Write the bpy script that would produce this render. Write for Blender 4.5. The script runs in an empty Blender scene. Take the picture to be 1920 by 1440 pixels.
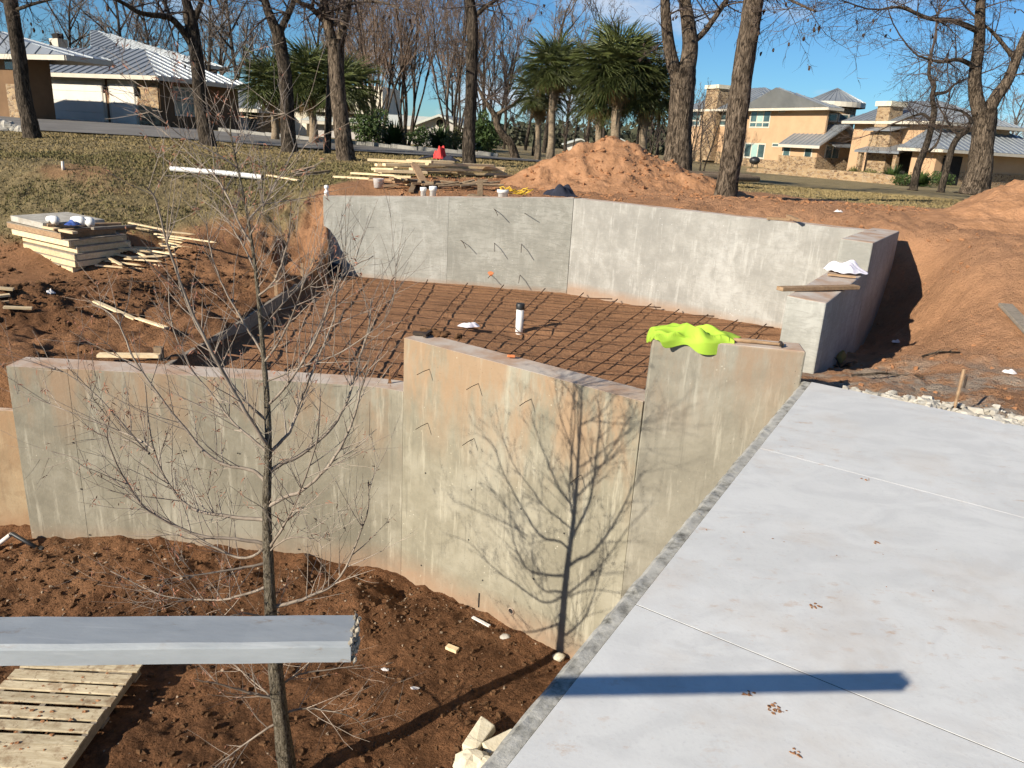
import bpy, math, random
import numpy as np
from mathutils import Vector, Matrix

# ------------------------------------------------------------------ camera, sky, sun, exposure
scene = bpy.context.scene
COL = scene.collection
R_ = math.radians
F_PX, CX, CY = 1442.0, 960.0, 720.0
PITCH, ROLL, CAM_H = R_(17.7), R_(3.3), 1.6
_fw = np.array([0, math.cos(PITCH), -math.sin(PITCH)])
_rt0 = np.array([1.0, 0, 0])
_up0 = np.cross(_rt0, _fw)
_rt = math.cos(ROLL) * _rt0 + math.sin(ROLL) * _up0
_up = -math.sin(ROLL) * _rt0 + math.cos(ROLL) * _up0
CAM = np.array([0, 0, CAM_H])

cam_data = bpy.data.cameras.new('camera')
cam_data.sensor_width = 36.0
cam_data.lens = 36.0 * F_PX / 1920.0
cam_data.clip_start = 0.05
cam_data.clip_end = 3000
cam = bpy.data.objects.new('camera', cam_data)
COL.objects.link(cam)
cam.matrix_world = Matrix(((_rt[0], _up[0], -_fw[0], 0), (_rt[1], _up[1], -_fw[1], 0),
                           (_rt[2], _up[2], -_fw[2], CAM_H), (0, 0, 0, 1)))
scene.camera = cam

SUN_AZ, SUN_EL = R_(51.2), R_(26.0)          # direction in which the shadows fall, clockwise from +Y
world = bpy.data.worlds.new('World')
scene.world = world
world.use_nodes = True
wn = world.node_tree.nodes
wl = world.node_tree.links
wn.clear()
w_out = wn.new('ShaderNodeOutputWorld')
w_bg = wn.new('ShaderNodeBackground')
w_sky = wn.new('ShaderNodeTexSky')
w_sky.sky_type = 'NISHITA'
w_sky.sun_disc = False
w_sky.sun_elevation = SUN_EL
w_sky.sun_rotation = SUN_AZ + math.pi
w_sky.altitude = 300
w_sky.air_density = 1.0
w_sky.dust_density = 0.0
w_sky.ozone_density = 3.0
w_bg.inputs['Strength'].default_value = 0.055
# scattered fair-weather cloud in the sky itself
w_tc = wn.new('ShaderNodeTexCoord')
w_map = wn.new('ShaderNodeMapping')
w_map.inputs['Scale'].default_value = (1.0, 1.0, 2.6)
w_map.inputs['Location'].default_value = (1.7, 0.3, 0.1)
w_noise = wn.new('ShaderNodeTexNoise')
w_noise.inputs['Scale'].default_value = 3.6
w_noise.inputs['Detail'].default_value = 7.0
w_noise.inputs['Roughness'].default_value = 0.56
w_ramp = wn.new('ShaderNodeValToRGB')
w_ramp.color_ramp.elements[0].position = 0.57
w_ramp.color_ramp.elements[1].position = 0.74
w_mix = wn.new('ShaderNodeMixRGB')
w_mix.inputs['Color2'].default_value = (8.4, 8.9, 9.8, 1)
w_tint = wn.new('ShaderNodeMixRGB')
w_tint.blend_type = 'MULTIPLY'
w_tint.inputs['Fac'].default_value = 1.0
w_tint.inputs['Color2'].default_value = (0.54, 0.90, 1.20, 1)
wl.new(w_tc.outputs['Generated'], w_map.inputs['Vector'])
wl.new(w_map.outputs['Vector'], w_noise.inputs['Vector'])
wl.new(w_noise.outputs['Fac'], w_ramp.inputs['Fac'])
wl.new(w_ramp.outputs['Color'], w_mix.inputs['Fac'])
wl.new(w_sky.outputs['Color'], w_tint.inputs['Color1'])
wl.new(w_tint.outputs['Color'], w_mix.inputs['Color1'])
wl.new(w_mix.outputs['Color'], w_bg.inputs['Color'])
wl.new(w_bg.outputs['Background'], w_out.inputs['Surface'])

sun_data = bpy.data.lights.new('sun', 'SUN')
sun_data.energy = 5.0
sun_data.angle = R_(0.53)
sun_data.color = (1.0, 0.915, 0.775)
sun = bpy.data.objects.new('sun', sun_data)
COL.objects.link(sun)
SUN_DIR = Vector((math.sin(SUN_AZ) * math.cos(SUN_EL), math.cos(SUN_AZ) * math.cos(SUN_EL), -math.sin(SUN_EL)))
sun.rotation_euler = SUN_DIR.to_track_quat('-Z', 'Y').to_euler()
sun.location = (-20, -16, 20)

scene.view_settings.view_transform = 'Standard'
scene.view_settings.look = 'None'
scene.view_settings.gamma = 1.0
scene.view_settings.use_curve_mapping = False
scene.view_settings.exposure = 0.72
scene.render.engine = 'CYCLES'
scene.cycles.use_denoising = True
scene.cycles.use_adaptive_sampling = True
scene.cycles.adaptive_threshold = 0.03
scene.cycles.max_bounces = 4
scene.cycles.diffuse_bounces = 3
scene.cycles.glossy_bounces = 2
scene.cycles.transparent_max_bounces = 8
scene.render.film_transparent = False

# ------------------------------------------------------------------ helpers
rng = np.random.default_rng(11)
random.seed(7)

def ray(x, y):
    return _fw + _rt * (x - CX) / F_PX - _up * (y - CY) / F_PX
def atz(x, y, z):                         # point of the place seen at that bearing, on the level z
    d = ray(x, y)
    return CAM + d * ((z - CAM_H) / d[2])
def aty(x, y, Y):                         # ... at the distance Y
    d = ray(x, y)
    return CAM + d * (Y / d[1])
def V(*a):
    return np.array(a, float)
def unit(v):
    v = np.asarray(v, float)
    return v / max(math.sqrt(float(v @ v)), 1e-9)
def cross(a, b):
    return np.array([a[1] * b[2] - a[2] * b[1], a[2] * b[0] - a[0] * b[2], a[0] * b[1] - a[1] * b[0]])

_CS = {}
class MB:
    """collects polygons for one mesh"""
    def __init__(self):
        self.v = []; self.f = []; self.n = 0
    def add(self, vs, fs):
        b = self.n
        self.v.extend([tuple(p) for p in vs])
        self.f.extend([tuple(i + b for i in f) for f in fs])
        self.n += len(vs)
        return self
    def hexa(self, p):
        # p: 4 bottom (ccw from above) + 4 top
        return self.add(p, [(3, 2, 1, 0), (4, 5, 6, 7), (0, 1, 5, 4), (1, 2, 6, 5), (2, 3, 7, 6), (3, 0, 4, 7)])
    def box(self, c, s, M=None):
        c = np.asarray(c, float); h = np.asarray(s, float) / 2
        q = [V(-1, -1, -1), V(1, -1, -1), V(1, 1, -1), V(-1, 1, -1), V(-1, -1, 1), V(1, -1, 1), V(1, 1, 1), V(-1, 1, 1)]
        p = [a * h for a in q]
        if M is not None:
            p = [M @ a for a in p]
        return self.hexa([a + c for a in p])
    def bar(self, a, b, w, h, up=(0, 0, 1), jit=0.0):
        a = np.asarray(a, float); b = np.asarray(b, float)
        d = unit(b - a); s = cross(d, np.asarray(up, float))
        if np.linalg.norm(s) < 1e-4:
            s = cross(d, V(1, 0, 0))
        s = unit(s); u = cross(s, d)
        p = []
        for e in (-1, 1):
            for (o, su) in ((a, 1), (b, 1), (b, -1), (a, -1)):
                p.append(o + s * su * w / 2 + u * e * h / 2 + (rng.normal(0, jit, 3) if jit else 0))
        return self.hexa(p)
    def prism(self, poly, z0, z1):
        n = len(poly)
        z0 = [z0] * n if np.isscalar(z0) else z0
        z1 = [z1] * n if np.isscalar(z1) else z1
        vs = [(p[0], p[1], z0[i]) for i, p in enumerate(poly)] + [(p[0], p[1], z1[i]) for i, p in enumerate(poly)]
        fs = [tuple(range(n - 1, -1, -1)), tuple(range(n, 2 * n))]
        for i in range(n):
            j = (i + 1) % n
            fs.append((i, j, n + j, n + i))
        return self.add(vs, fs)
    def tube(self, pts, rad, n=6, cap=True):
        P = np.asarray(pts, float); m = len(P)
        rad = np.full(m, rad, float) if np.isscalar(rad) else np.asarray(rad, float)
        D = np.empty_like(P)
        D[1:-1] = P[2:] - P[:-2]; D[0] = P[1] - P[0]; D[-1] = P[-1] - P[-2]
        D /= np.maximum(np.sqrt((D * D).sum(1)), 1e-9)[:, None]
        Dl = D.tolist(); A = []; B = []
        rx, ry, rz = (1.0, 0.0, 0.0) if abs(Dl[0][0]) < 0.8 else (0.0, 1.0, 0.0)
        for (dx, dy, dz) in Dl:
            k = rx * dx + ry * dy + rz * dz
            rx, ry, rz = rx - dx * k, ry - dy * k, rz - dz * k
            l = math.sqrt(rx * rx + ry * ry + rz * rz) or 1.0
            rx, ry, rz = rx / l, ry / l, rz / l
            A.append((rx, ry, rz)); B.append((dy * rz - dz * ry, dz * rx - dx * rz, dx * ry - dy * rx))
        if n not in _CS:
            t = 2 * math.pi * np.arange(n) / n
            _CS[n] = (np.cos(t), np.sin(t))
        c, sn = _CS[n]
        vs = P[:, None, :] + (np.array(A)[:, None, :] * c[None, :, None] + np.array(B)[:, None, :] * sn[None, :, None]) * rad[:, None, None]
        b = self.n
        self.v.extend(map(tuple, vs.reshape(-1, 3).tolist()))
        for i in range(m - 1):
            o = b + i * n
            for k in range(n):
                k2 = (k + 1) % n
                self.f.append((o + k, o + k2, o + n + k2, o + n + k))
        if cap and n > 2:
            self.f.append(tuple(range(b + n - 1, b - 1, -1)))
            self.f.append(tuple(b + (m - 1) * n + k for k in range(n)))
        self.n += m * n
        return self
    def quad(self, a, b, c, d):
        return self.add([a, b, c, d], [(0, 1, 2, 3)])
    def tri(self, a, b, c):
        return self.add([a, b, c], [(0, 1, 2)])
    def lathe(self, c, prof, n=24):
        vs = []; fs = []
        for (r, z) in prof:
            for k in range(n):
                t = 2 * math.pi * k / n
                vs.append((c[0] + r * math.cos(t), c[1] + r * math.sin(t), c[2] + z))
        for i in range(len(prof) - 1):
            for k in range(n):
                k2 = (k + 1) % n
                fs.append((i * n + k, i * n + k2, (i + 1) * n + k2, (i + 1) * n + k))
        return self.add(vs, fs)
    def sphere(self, c, r, n=10, m=6, jit=0.0, sq=(1, 1, 1)):
        vs = [V(0, 0, -1)]
        for i in range(1, m):
            ph = -math.pi / 2 + math.pi * i / m
            for k in range(n):
                t = 2 * math.pi * k / n
                vs.append(V(math.cos(ph) * math.cos(t), math.cos(ph) * math.sin(t), math.sin(ph)))
        vs.append(V(0, 0, 1))
        fs = []
        for k in range(n):
            fs.append((0, 1 + (k + 1) % n, 1 + k))
            fs.append((len(vs) - 1, 1 + (m - 2) * n + k, 1 + (m - 2) * n + (k + 1) % n))
        for i in range(m - 2):
            for k in range(n):
                k2 = (k + 1) % n
                fs.append((1 + i * n + k, 1 + i * n + k2, 1 + (i + 1) * n + k2, 1 + (i + 1) * n + k))
        sq = np.asarray(sq, float)
        vs = [np.asarray(c) + v * r * sq * (1 + (rng.normal(0, jit) if jit else 0)) for v in vs]
        return self.add(vs, fs)

OFF = {}
def link(o, parent=None):
    COL.objects.link(o)
    if parent is not None:
        o.parent = parent
    return o
def tag(o, label=None, cat=None, group=None, kind=None):
    if label: o['label'] = label
    if cat: o['category'] = cat
    if group: o['group'] = group
    if kind: o['kind'] = kind
    return o
def thing(name, label, cat, loc=(0, 0, 0), group=None, rz=0.0):
    o = bpy.data.objects.new(name, None)
    o.empty_display_size = 0.1
    o.location = tuple(float(c) for c in loc)
    o.rotation_euler = (0, 0, rz)
    link(o)
    OFF[o.name] = np.asarray(loc, float)
    return tag(o, label, cat, group)
def mesh_of(name, mb, mat, smooth=False, off=None):
    me = bpy.data.meshes.new(name)
    v = np.asarray(mb.v, float)
    if off is not None and len(v):
        v = v - off
    me.from_pydata([tuple(p) for p in v], [], mb.f)
    me.materials.append(mat)
    if smooth:
        me.polygons.foreach_set('use_smooth', [True] * len(me.polygons))
    me.update()
    return me
def build(name, mb, mat, parent=None, smooth=False, local=False, base=None):
    """world-coordinate shapes become one mesh object (child of parent when given)"""
    off = None
    if parent is not None and not local:
        off = OFF[parent.name]
    if parent is None and base is not None:
        off = np.asarray(base, float)
    me = mesh_of(name, mb, mat, smooth, off)
    o = bpy.data.objects.new(name, me)
    link(o, parent)
    if parent is None and base is not None:
        o.location = tuple(float(c) for c in base)
    OFF[o.name] = off if off is not None else np.zeros(3)
    return o
def bevel(o, w=0.01, seg=2, ang=40):
    m = o.modifiers.new('bevel', 'BEVEL')
    m.width = w; m.segments = seg; m.limit_method = 'ANGLE'; m.angle_limit = R_(ang)
    return o
def copy_tree(o, parent=None):
    c = o.copy()
    COL.objects.link(c)
    c.parent = parent
    for ch in [x for x in o.children]:
        copy_tree(ch, c)
    return c

# value noise / fbm on arrays
_tab = rng.random((256, 256))
def vnoise(x, y):
    xi = np.floor(x).astype(int); yi = np.floor(y).astype(int)
    fx = x - xi; fy = y - yi
    fx = fx * fx * (3 - 2 * fx); fy = fy * fy * (3 - 2 * fy)
    a = _tab[xi & 255, yi & 255]; b = _tab[(xi + 1) & 255, yi & 255]
    c = _tab[xi & 255, (yi + 1) & 255]; d = _tab[(xi + 1) & 255, (yi + 1) & 255]
    return (a * (1 - fx) + b * fx) * (1 - fy) + (c * (1 - fx) + d * fx) * fy
def fbm(x, y, s, o=4, ox=0.0, g=0.5):
    x = np.asarray(x, float); y = np.asarray(y, float)
    t = np.zeros_like(x); amp = 1.0; tot = 0
    for k in range(o):
        t = t + amp * (vnoise(x * s + ox + 17.3 * k, y * s + ox * 0.7 + 5.1 * k) - 0.5)
        tot += amp; amp *= g; s *= 2.03
    return t / tot * 2
def ridg(x, y, s, o=3, ox=0.0):
    x = np.asarray(x, float); y = np.asarray(y, float)
    t = np.zeros_like(x); amp = 1.0; tot = 0
    for k in range(o):
        t = t + amp * (1 - np.abs(2 * vnoise(x * s + ox + 7.7 * k, y * s - ox + 3.1 * k) - 1))
        tot += amp; amp *= 0.5; s *= 2.1
    return t / tot
def sstep(a, b, x):
    t = np.clip((x - a) / (b - a), 0, 1)
    return t * t * (3 - 2 * t)
def inside(poly, x, y):
    x = np.asarray(x, float); y = np.asarray(y, float)
    r = np.zeros(x.shape, bool)
    n = len(poly); j = n - 1
    for i in range(n):
        xi, yi = poly[i]; xj, yj = poly[j]
        with np.errstate(divide='ignore', invalid='ignore'):
            c = ((yi > y) != (yj > y)) & (x < (xj - xi) * (y - yi) / ((yj - yi) if yj != yi else 1e-12) + xi)
        r ^= c
        j = i
    return r

# ------------------------------------------------------------------ materials
class NT:
    def __init__(self, name):
        self.m = bpy.data.materials.new(name)
        self.m.use_nodes = True
        self.t = self.m.node_tree
        self.n = self.t.nodes; self.l = self.t.links
        self.b = self.n['Principled BSDF']
        self.tc = self.n.new('ShaderNodeTexCoord')
        self.co = self.tc.outputs['Object']
    def lk(self, a, b):
        self.l.new(a, b)
    def mapped(self, scale=(1, 1, 1), loc=(0, 0, 0), co=None):
        m = self.n.new('ShaderNodeMapping')
        m.inputs['Scale'].default_value = scale
        m.inputs['Location'].default_value = loc
        self.lk(co or self.co, m.inputs['Vector'])
        return m.outputs['Vector']
    def noise(self, scale, detail=4, rough=0.55, vec=None, dist=0.0):
        n = self.n.new('ShaderNodeTexNoise')
        n.inputs['Scale'].default_value = scale
        n.inputs['Detail'].default_value = detail
        n.inputs['Roughness'].default_value = rough
        n.inputs['Distortion'].default_value = dist
        self.lk(vec or self.co, n.inputs['Vector'])
        return n.outputs['Fac']
    def vor(self, scale, vec=None, feature='F1', out='Distance'):
        n = self.n.new('ShaderNodeTexVoronoi')
        n.feature = feature
        n.inputs['Scale'].default_value = scale
        self.lk(vec or self.co, n.inputs['Vector'])
        return n.outputs[out]
    def ramp(self, fac, stops):
        r = self.n.new('ShaderNodeValToRGB')
        e = r.color_ramp.elements
        while len(e) < len(stops):
            e.new(0.5)
        for i, (p, c) in enumerate(stops):
            e[i].position = p
            e[i].color = (c, c, c, 1) if np.isscalar(c) else (c[0], c[1], c[2], 1)
        self.lk(fac, r.inputs['Fac'])
        return r.outputs['Color']
    def mix(self, fac, a, b, mode='MIX'):
        m = self.n.new('ShaderNodeMixRGB')
        m.blend_type = mode
        for k, v in (('Fac', fac), ('Color1', a), ('Color2', b)):
            if isinstance(v, (int, float)):
                m.inputs[k].default_value = v if k == 'Fac' else (v, v, v, 1)
            elif isinstance(v, tuple):
                m.inputs[k].default_value = (v[0], v[1], v[2], 1)
            else:
                self.lk(v, m.inputs[k])
        return m.outputs['Color']
    def math(self, op, a, b=0.0):
        m = self.n.new('ShaderNodeMath')
        m.operation = op
        for k, v in ((0, a), (1, b)):
            if isinstance(v, (int, float)):
                m.inputs[k].default_value = v
            else:
                self.lk(v, m.inputs[k])
        return m.outputs[0]
    def attr(self, name):
        a = self.n.new('ShaderNodeAttribute')
        a.attribute_name = name
        return a.outputs['Fac']
    def sep(self, co=None):
        s = self.n.new('ShaderNodeSeparateXYZ')
        self.lk(co or self.co, s.inputs[0])
        return s.outputs
    def objrand(self):
        return self.n.new('ShaderNodeObjectInfo').outputs['Random']
    def color(self, c):
        if isinstance(c, tuple):
            self.b.inputs['Base Color'].default_value = (c[0], c[1], c[2], 1)
        else:
            self.lk(c, self.b.inputs['Base Color'])
        return self
    def rough(self, r):
        if isinstance(r, (int, float)):
            self.b.inputs['Roughness'].default_value = r
        else:
            self.lk(r, self.b.inputs['Roughness'])
        return self
    def spec(self, s):
        self.b.inputs['Specular IOR Level'].default_value = s
        return self
    def bump(self, h, strength=0.4, dist=0.02):
        b = self.n.new('ShaderNodeBump')
        b.inputs['Strength'].default_value = strength
        b.inputs['Distance'].default_value = dist
        self.lk(h, b.inputs['Height'])
        self.lk(b.outputs['Normal'], self.b.inputs['Normal'])
        return self

def simple(name, c1, c2=None, scale=6.0, rough=0.8, bump=0.0, bscale=40.0, bdist=0.01, metal=0.0, spec=0.3, stretch=(1, 1, 1), rand=0.0):
    t = NT(name)
    v = t.mapped(stretch)
    col = c1
    if c2 is not None:
        f = t.noise(scale, 5, 0.6, v)
        col = t.ramp(f, [(0.3, c1), (0.7, c2)])
    if rand:
        r = t.ramp(t.objrand(), [(0.0, 1 - rand), (1.0, 1 + rand)])
        col = t.mix(1.0, col, r, 'MULTIPLY')
    t.color(col).rough(rough).spec(spec)
    t.b.inputs['Metallic'].default_value = metal
    if bump:
        t.bump(t.noise(bscale, 4, 0.6, v), bump, bdist)
    return t.m

def wood_mat(name, c1, c2, rand=0.15):
    t = NT(name)
    r = t.objrand()
    off = t.n.new('ShaderNodeVectorMath'); off.operation = 'ADD'
    t.lk(t.co, off.inputs[0])
    cmb = t.n.new('ShaderNodeCombineXYZ')
    t.lk(t.math('MULTIPLY', r, 31.0), cmb.inputs[0]); t.lk(t.math('MULTIPLY', r, 17.0), cmb.inputs[2])
    t.lk(cmb.outputs[0], off.inputs[1])
    v = t.mapped((9, 9, 14), co=off.outputs[0])
    g = t.noise(2.0, 5, 0.65, v, 0.6)
    b = t.noise(2.5, 3, 0.5, off.outputs[0])
    col = t.ramp(g, [(0.32, c1), (0.68, c2)])
    col = t.mix(t.ramp(b, [(0.5, 0.0), (0.8, 0.4)]), col, tuple(0.6 * x for x in c1))
    col = t.mix(1.0, col, t.ramp(r, [(0, 1 - rand), (1, 1 + rand)]), 'MULTIPLY')
    t.color(col).rough(0.85).spec(0.2)
    t.bump(g, 0.3, 0.004)
    return t.m

M = {}
M['wood_new'] = wood_mat('wood_new', (0.62, 0.46, 0.26), (0.78, 0.62, 0.40), 0.22)
M['wood_old'] = wood_mat('wood_old', (0.24, 0.15, 0.085), (0.40, 0.27, 0.16))
M['wood_grey'] = wood_mat('wood_grey', (0.20, 0.17, 0.13), (0.34, 0.29, 0.23))
M['wood_form'] = wood_mat('wood_form', (0.15, 0.105, 0.065), (0.27, 0.2, 0.13))
M['pvc'] = simple('white_pvc', (0.78, 0.78, 0.76), (0.66, 0.64, 0.6), 9, 0.4, spec=0.5)
M['pvc_dirty'] = simple('dirty_pvc', (0.74, 0.72, 0.68), (0.45, 0.33, 0.22), 7, 0.5, spec=0.4)
M['black_plastic'] = simple('black_plastic', (0.012, 0.012, 0.013), (0.03, 0.03, 0.03), 15, 0.45, spec=0.5)
M['rebar'] = simple('rusty_rebar', (0.085, 0.045, 0.026), (0.17, 0.085, 0.042), 14, 0.8, 0.3, 160, 0.002)
M['wire'] = simple('dark_wire', (0.03, 0.025, 0.02), (0.07, 0.045, 0.03), 20, 0.6)
M['red_cloth'] = simple('red_cloth', (0.52, 0.03, 0.03), (0.66, 0.06, 0.05), 10, 0.7, 0.3, 30)
M['dark_cloth'] = simple('dark_cloth', (0.012, 0.014, 0.022), (0.03, 0.032, 0.05), 12, 0.85, 0.3, 40)
M['blue_cloth'] = simple('blue_plastic', (0.02, 0.05, 0.22), (0.05, 0.1, 0.3), 12, 0.6)
M['yellow'] = simple('yellow_plastic', (0.62, 0.38, 0.03), (0.7, 0.46, 0.05), 12, 0.5)
M['orange'] = simple('orange_paint', (0.62, 0.17, 0.05), (0.55, 0.22, 0.1), 25, 0.8)
M['paper'] = simple('white_paper', (0.72, 0.7, 0.68), (0.55, 0.5, 0.47), 18, 0.7, 0.3, 30)

def vest_mat():
    t = NT('hi_vis_cloth')
    f = t.noise(5, 3)
    t.color(t.ramp(f, [(0.3, (0.29, 0.46, 0.04)), (0.7, (0.37, 0.54, 0.055))])).rough(0.75).spec(0.25)
    t.bump(t.noise(170, 2), 0.25, 0.002)
    return t.m
M['vest'] = vest_mat()

def plastic_sheet():
    t = NT('white_plastic_bag')
    t.color(t.ramp(t.noise(9, 4), [(0.35, (0.78, 0.76, 0.80)), (0.7, (0.62, 0.58, 0.66))])).rough(0.35).spec(0.5)
    t.bump(t.noise(30, 4, 0.6, None, 0.8), 0.5, 0.01)
    return t.m
M['bag'] = plastic_sheet()

def wall_concrete(name, base, light, dirt, dirt_top=None, streak=0.5, zt=(-0.9, -0.25), zb=(-2.9, -2.45), seed=0.0, grain=0.0, top=(0.50, 0.43, 0.36)):
    """cast concrete: patches of form release, vertical runs, soil splashed on its foot and washed over its top"""
    t = NT(name)
    s = t.mapped((1, 1, 1), (seed, seed * 0.7, seed * 0.3))
    big = t.noise(1.1, 6, 0.66, s)
    mid = t.noise(5.0, 6, 0.7, s, 0.4)
    run = t.noise(5.0, 6, 0.68, t.mapped((2.6, 2.6, 0.30), (seed, 0, 0)))
    col = t.ramp(big, [(0.36, tuple(0.82 * c for c in base)), (0.50, base), (0.64, light)])
    col = t.mix(t.ramp(mid, [(0.38, 0.5), (0.52, 0.0)]), col, tuple(0.76 * c for c in base))
    col = t.mix(t.ramp(mid, [(0.54, 0.0), (0.70, 0.45)]), col, light)
    col = t.mix(t.math('MULTIPLY', t.ramp(run, [(0.55, 0.0), (0.66, 1.0)]), streak * 0.9), col, tuple(1.3 * c for c in light))
    run2 = t.noise(6.1, 6, 0.68, t.mapped((2.8, 2.8, 0.22), (seed + 5, 3, 0)))
    col = t.mix(t.math('MULTIPLY', t.ramp(run2, [(0.56, 0.0), (0.68, 1.0)]), streak * 0.7), col, tuple(0.62 * c for c in base))
    if grain:
        g = t.noise(1.6, 3, 0.6, t.mapped((1.0, 1.0, 7.0), (seed, 0, 0)), 2.2)
        col = t.mix(t.math('MULTIPLY', t.ramp(g, [(0.5, 0.0), (0.56, 1.0), (0.62, 0.0)]), grain), col, tuple(0.70 * c for c in base))
    z = t.sep(t.n.new('ShaderNodeNewGeometry').outputs['Position'])[2]
    def band(a, b):
        mr = t.n.new('ShaderNodeMapRange')
        mr.inputs['From Min'].default_value = a; mr.inputs['From Max'].default_value = b
        t.lk(z, mr.inputs['Value'])
        return mr.outputs[0]
    jag = t.noise(1.5, 6, 0.68, t.mapped((1.6, 1.6, 0.45), (seed + 2, 0, 0)))
    if zb:
        fb = t.math('MULTIPLY', band(zb[1], zb[0]), t.ramp(t.noise(5, 4, 0.6), [(0.25, 0.5), (0.7, 1.2)]))
        col = t.mix(t.math('MINIMUM', fb, 0.7), col, dirt)
    if dirt_top is not None:
        ft = t.math('MULTIPLY', band(zt[0], zt[1]), t.ramp(jag, [(0.44, 0.0), (0.60, 1.0)]))
        col = t.mix(t.math('MINIMUM', ft, 0.75), col, dirt_top)
    pit = t.vor(26.0, s)
    pf = t.math('MULTIPLY', t.ramp(pit, [(0.05, 1.0), (0.11, 0.0)]), t.ramp(t.noise(2.4, 3), [(0.5, 0.0), (0.62, 0.85)]))
    col = t.mix(pf, col, tuple(0.30 * c for c in base))
    spot = t.math('MULTIPLY', t.ramp(t.vor(17.0, t.mapped((1, 1, 1), (3.3, 1, seed))), [(0.07, 1.0), (0.14, 0.0)]), t.ramp(t.noise(1.7, 3, 0.5, t.mapped((1, 1, 1), (9, 2, seed))), [(0.54, 0.0), (0.64, 0.7)]))
    col = t.mix(spot, col, tuple(min(0.6, 1.7 * c) for c in light))
    # laitance and dust on the level tops
    nz = t.sep(t.n.new('ShaderNodeNewGeometry').outputs['Normal'])[2]
    tcol = t.ramp(t.noise(3.0, 5, 0.65), [(0.38, top), (0.66, (0.40, 0.255, 0.165))])
    col = t.mix(t.ramp(nz, [(0.6, 0.0), (0.85, 1.0)]), col, tcol)
    t.color(col).rough(0.88).spec(0.25)
    t.bump(t.noise(30, 4, 0.65), 0.3, 0.010)
    return t.m
DIRT = (0.30, 0.155, 0.08)
M['wall_front'] = wall_concrete('front_wall_concrete', (0.255, 0.232, 0.175), (0.318, 0.293, 0.23), (0.30, 0.185, 0.115), (0.31, 0.205, 0.125), 0.8, (-1.75, -0.85), (-2.95, -2.55), 0.0)
M['wall_mid'] = wall_concrete('middle_wall_concrete', (0.252, 0.230, 0.170), (0.312, 0.288, 0.222), (0.30, 0.185, 0.115), (0.33, 0.215, 0.125), 0.7, (-1.5, -0.45), (-2.95, -2.55), 4.0)
M['wall_block'] = wall_concrete('block_concrete', (0.275, 0.253, 0.20), (0.335, 0.312, 0.255), (0.30, 0.185, 0.11), (0.29, 0.2, 0.13), 0.6, (-0.6, 0.3), None, 7.0)
M['wall_back'] = wall_concrete('back_wall_concrete', (0.315, 0.308, 0.272), (0.385, 0.378, 0.342), (0.30, 0.19, 0.12), None, 0.35, (0, 1), (-1.1, -0.95), 11.0, 0.4, (0.52, 0.47, 0.41))
M['wall_back_dark'] = wall_concrete('back_wall_plywood_printed_concrete', (0.302, 0.295, 0.257), (0.37, 0.363, 0.325), (0.30, 0.19, 0.12), None, 0.25, (0, 1), (-1.1, -0.95), 15.0, 0.6, (0.52, 0.47, 0.41))
M['wall_back_pale'] = wall_concrete('back_wall_pale_concrete', (0.30, 0.29, 0.262), (0.385, 0.376, 0.348), (0.30, 0.19, 0.12), None, 0.4, (0, 1), (-1.0, -0.8), 19.0, 0.25, (0.52, 0.47, 0.41))
M['wall_top'] = simple('wall_top_concrete', (0.42, 0.37, 0.31), (0.36, 0.235, 0.155), 3.0, 0.9, 0.4, 30, 0.008)

def slab_mat():
    t = NT('slab_concrete')
    big = t.noise(0.8, 5, 0.6)
    trow = t.noise(2.4, 7, 0.66, t.mapped((1.0, 1.6, 1.0)), 1.4)
    fine = t.noise(60, 4, 0.6)
    col = t.ramp(big, [(0.3, (0.54, 0.538, 0.515)), (0.7, (0.635, 0.632, 0.608))])
    col = t.mix(t.ramp(trow, [(0.40, 0.6), (0.56, 0.0)]), col, (0.50, 0.498, 0.484))
    col = t.mix(t.ramp(t.noise(1.3, 6, 0.65, t.mapped((1, 1, 1), (4, 2, 0))), [(0.5, 0.0), (0.7, 0.65)]), col, (0.50, 0.44, 0.375))
    # tracked-in red mud
    mudmask = t.ramp(t.noise(0.9, 3, 0.55, t.mapped((1, 1, 1), (7, 1, 0))), [(0.42, 0.0), (0.58, 1.0)])
    mud = t.ramp(t.noise(9, 6, 0.7, t.mapped((1, 2.0, 1), (1, 8, 0))), [(0.57, 0.0), (0.68, 0.75)])
    col = t.mix(t.math('MULTIPLY', mud, mudmask), col, (0.46, 0.33, 0.235))
    col = t.mix(t.ramp(fine, [(0.56, 0.0), (0.74, 0.4)]), col, (0.42, 0.415, 0.405))
    swirl = t.n.new('ShaderNodeTexWave'); swirl.wave_type = 'RINGS'; swirl.inputs['Scale'].default_value = 1.1; swirl.inputs['Distortion'].default_value = 9.0; swirl.inputs['Detail'].default_value = 4.0; swirl.inputs['Detail Scale'].default_value = 2.2
    t.lk(t.mapped((1, 1, 1), (2.3, -1.2, 0)), swirl.inputs['Vector'])
    col = t.mix(t.ramp(swirl.outputs['Fac'], [(0.55, 0.0), (0.95, 0.28)]), col, (0.64, 0.635, 0.612))
    t.color(col).rough(0.72).spec(0.3)
    t.bump(t.math('ADD', t.math('MULTIPLY', trow, 0.5), t.math('MULTIPLY', fine, 0.5)), 0.16, 0.006)
    return t.m
M['slab'] = slab_mat()
def kerb_mat():
    t = NT('rough_edge_concrete')
    n = t.noise(14, 6, 0.7)
    b = t.noise(3, 4, 0.6)
    col = t.ramp(n, [(0.34, (0.09, 0.085, 0.07)), (0.46, (0.26, 0.25, 0.215)), (0.6, (0.42, 0.405, 0.36))])
    col = t.mix(t.ramp(b, [(0.46, 0.0), (0.6, 0.75)]), col, (0.42, 0.405, 0.365))
    t.color(col).rough(0.9)
    t.bump(n, 0.6, 0.012)
    return t.m
M['kerb'] = kerb_mat()

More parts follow.
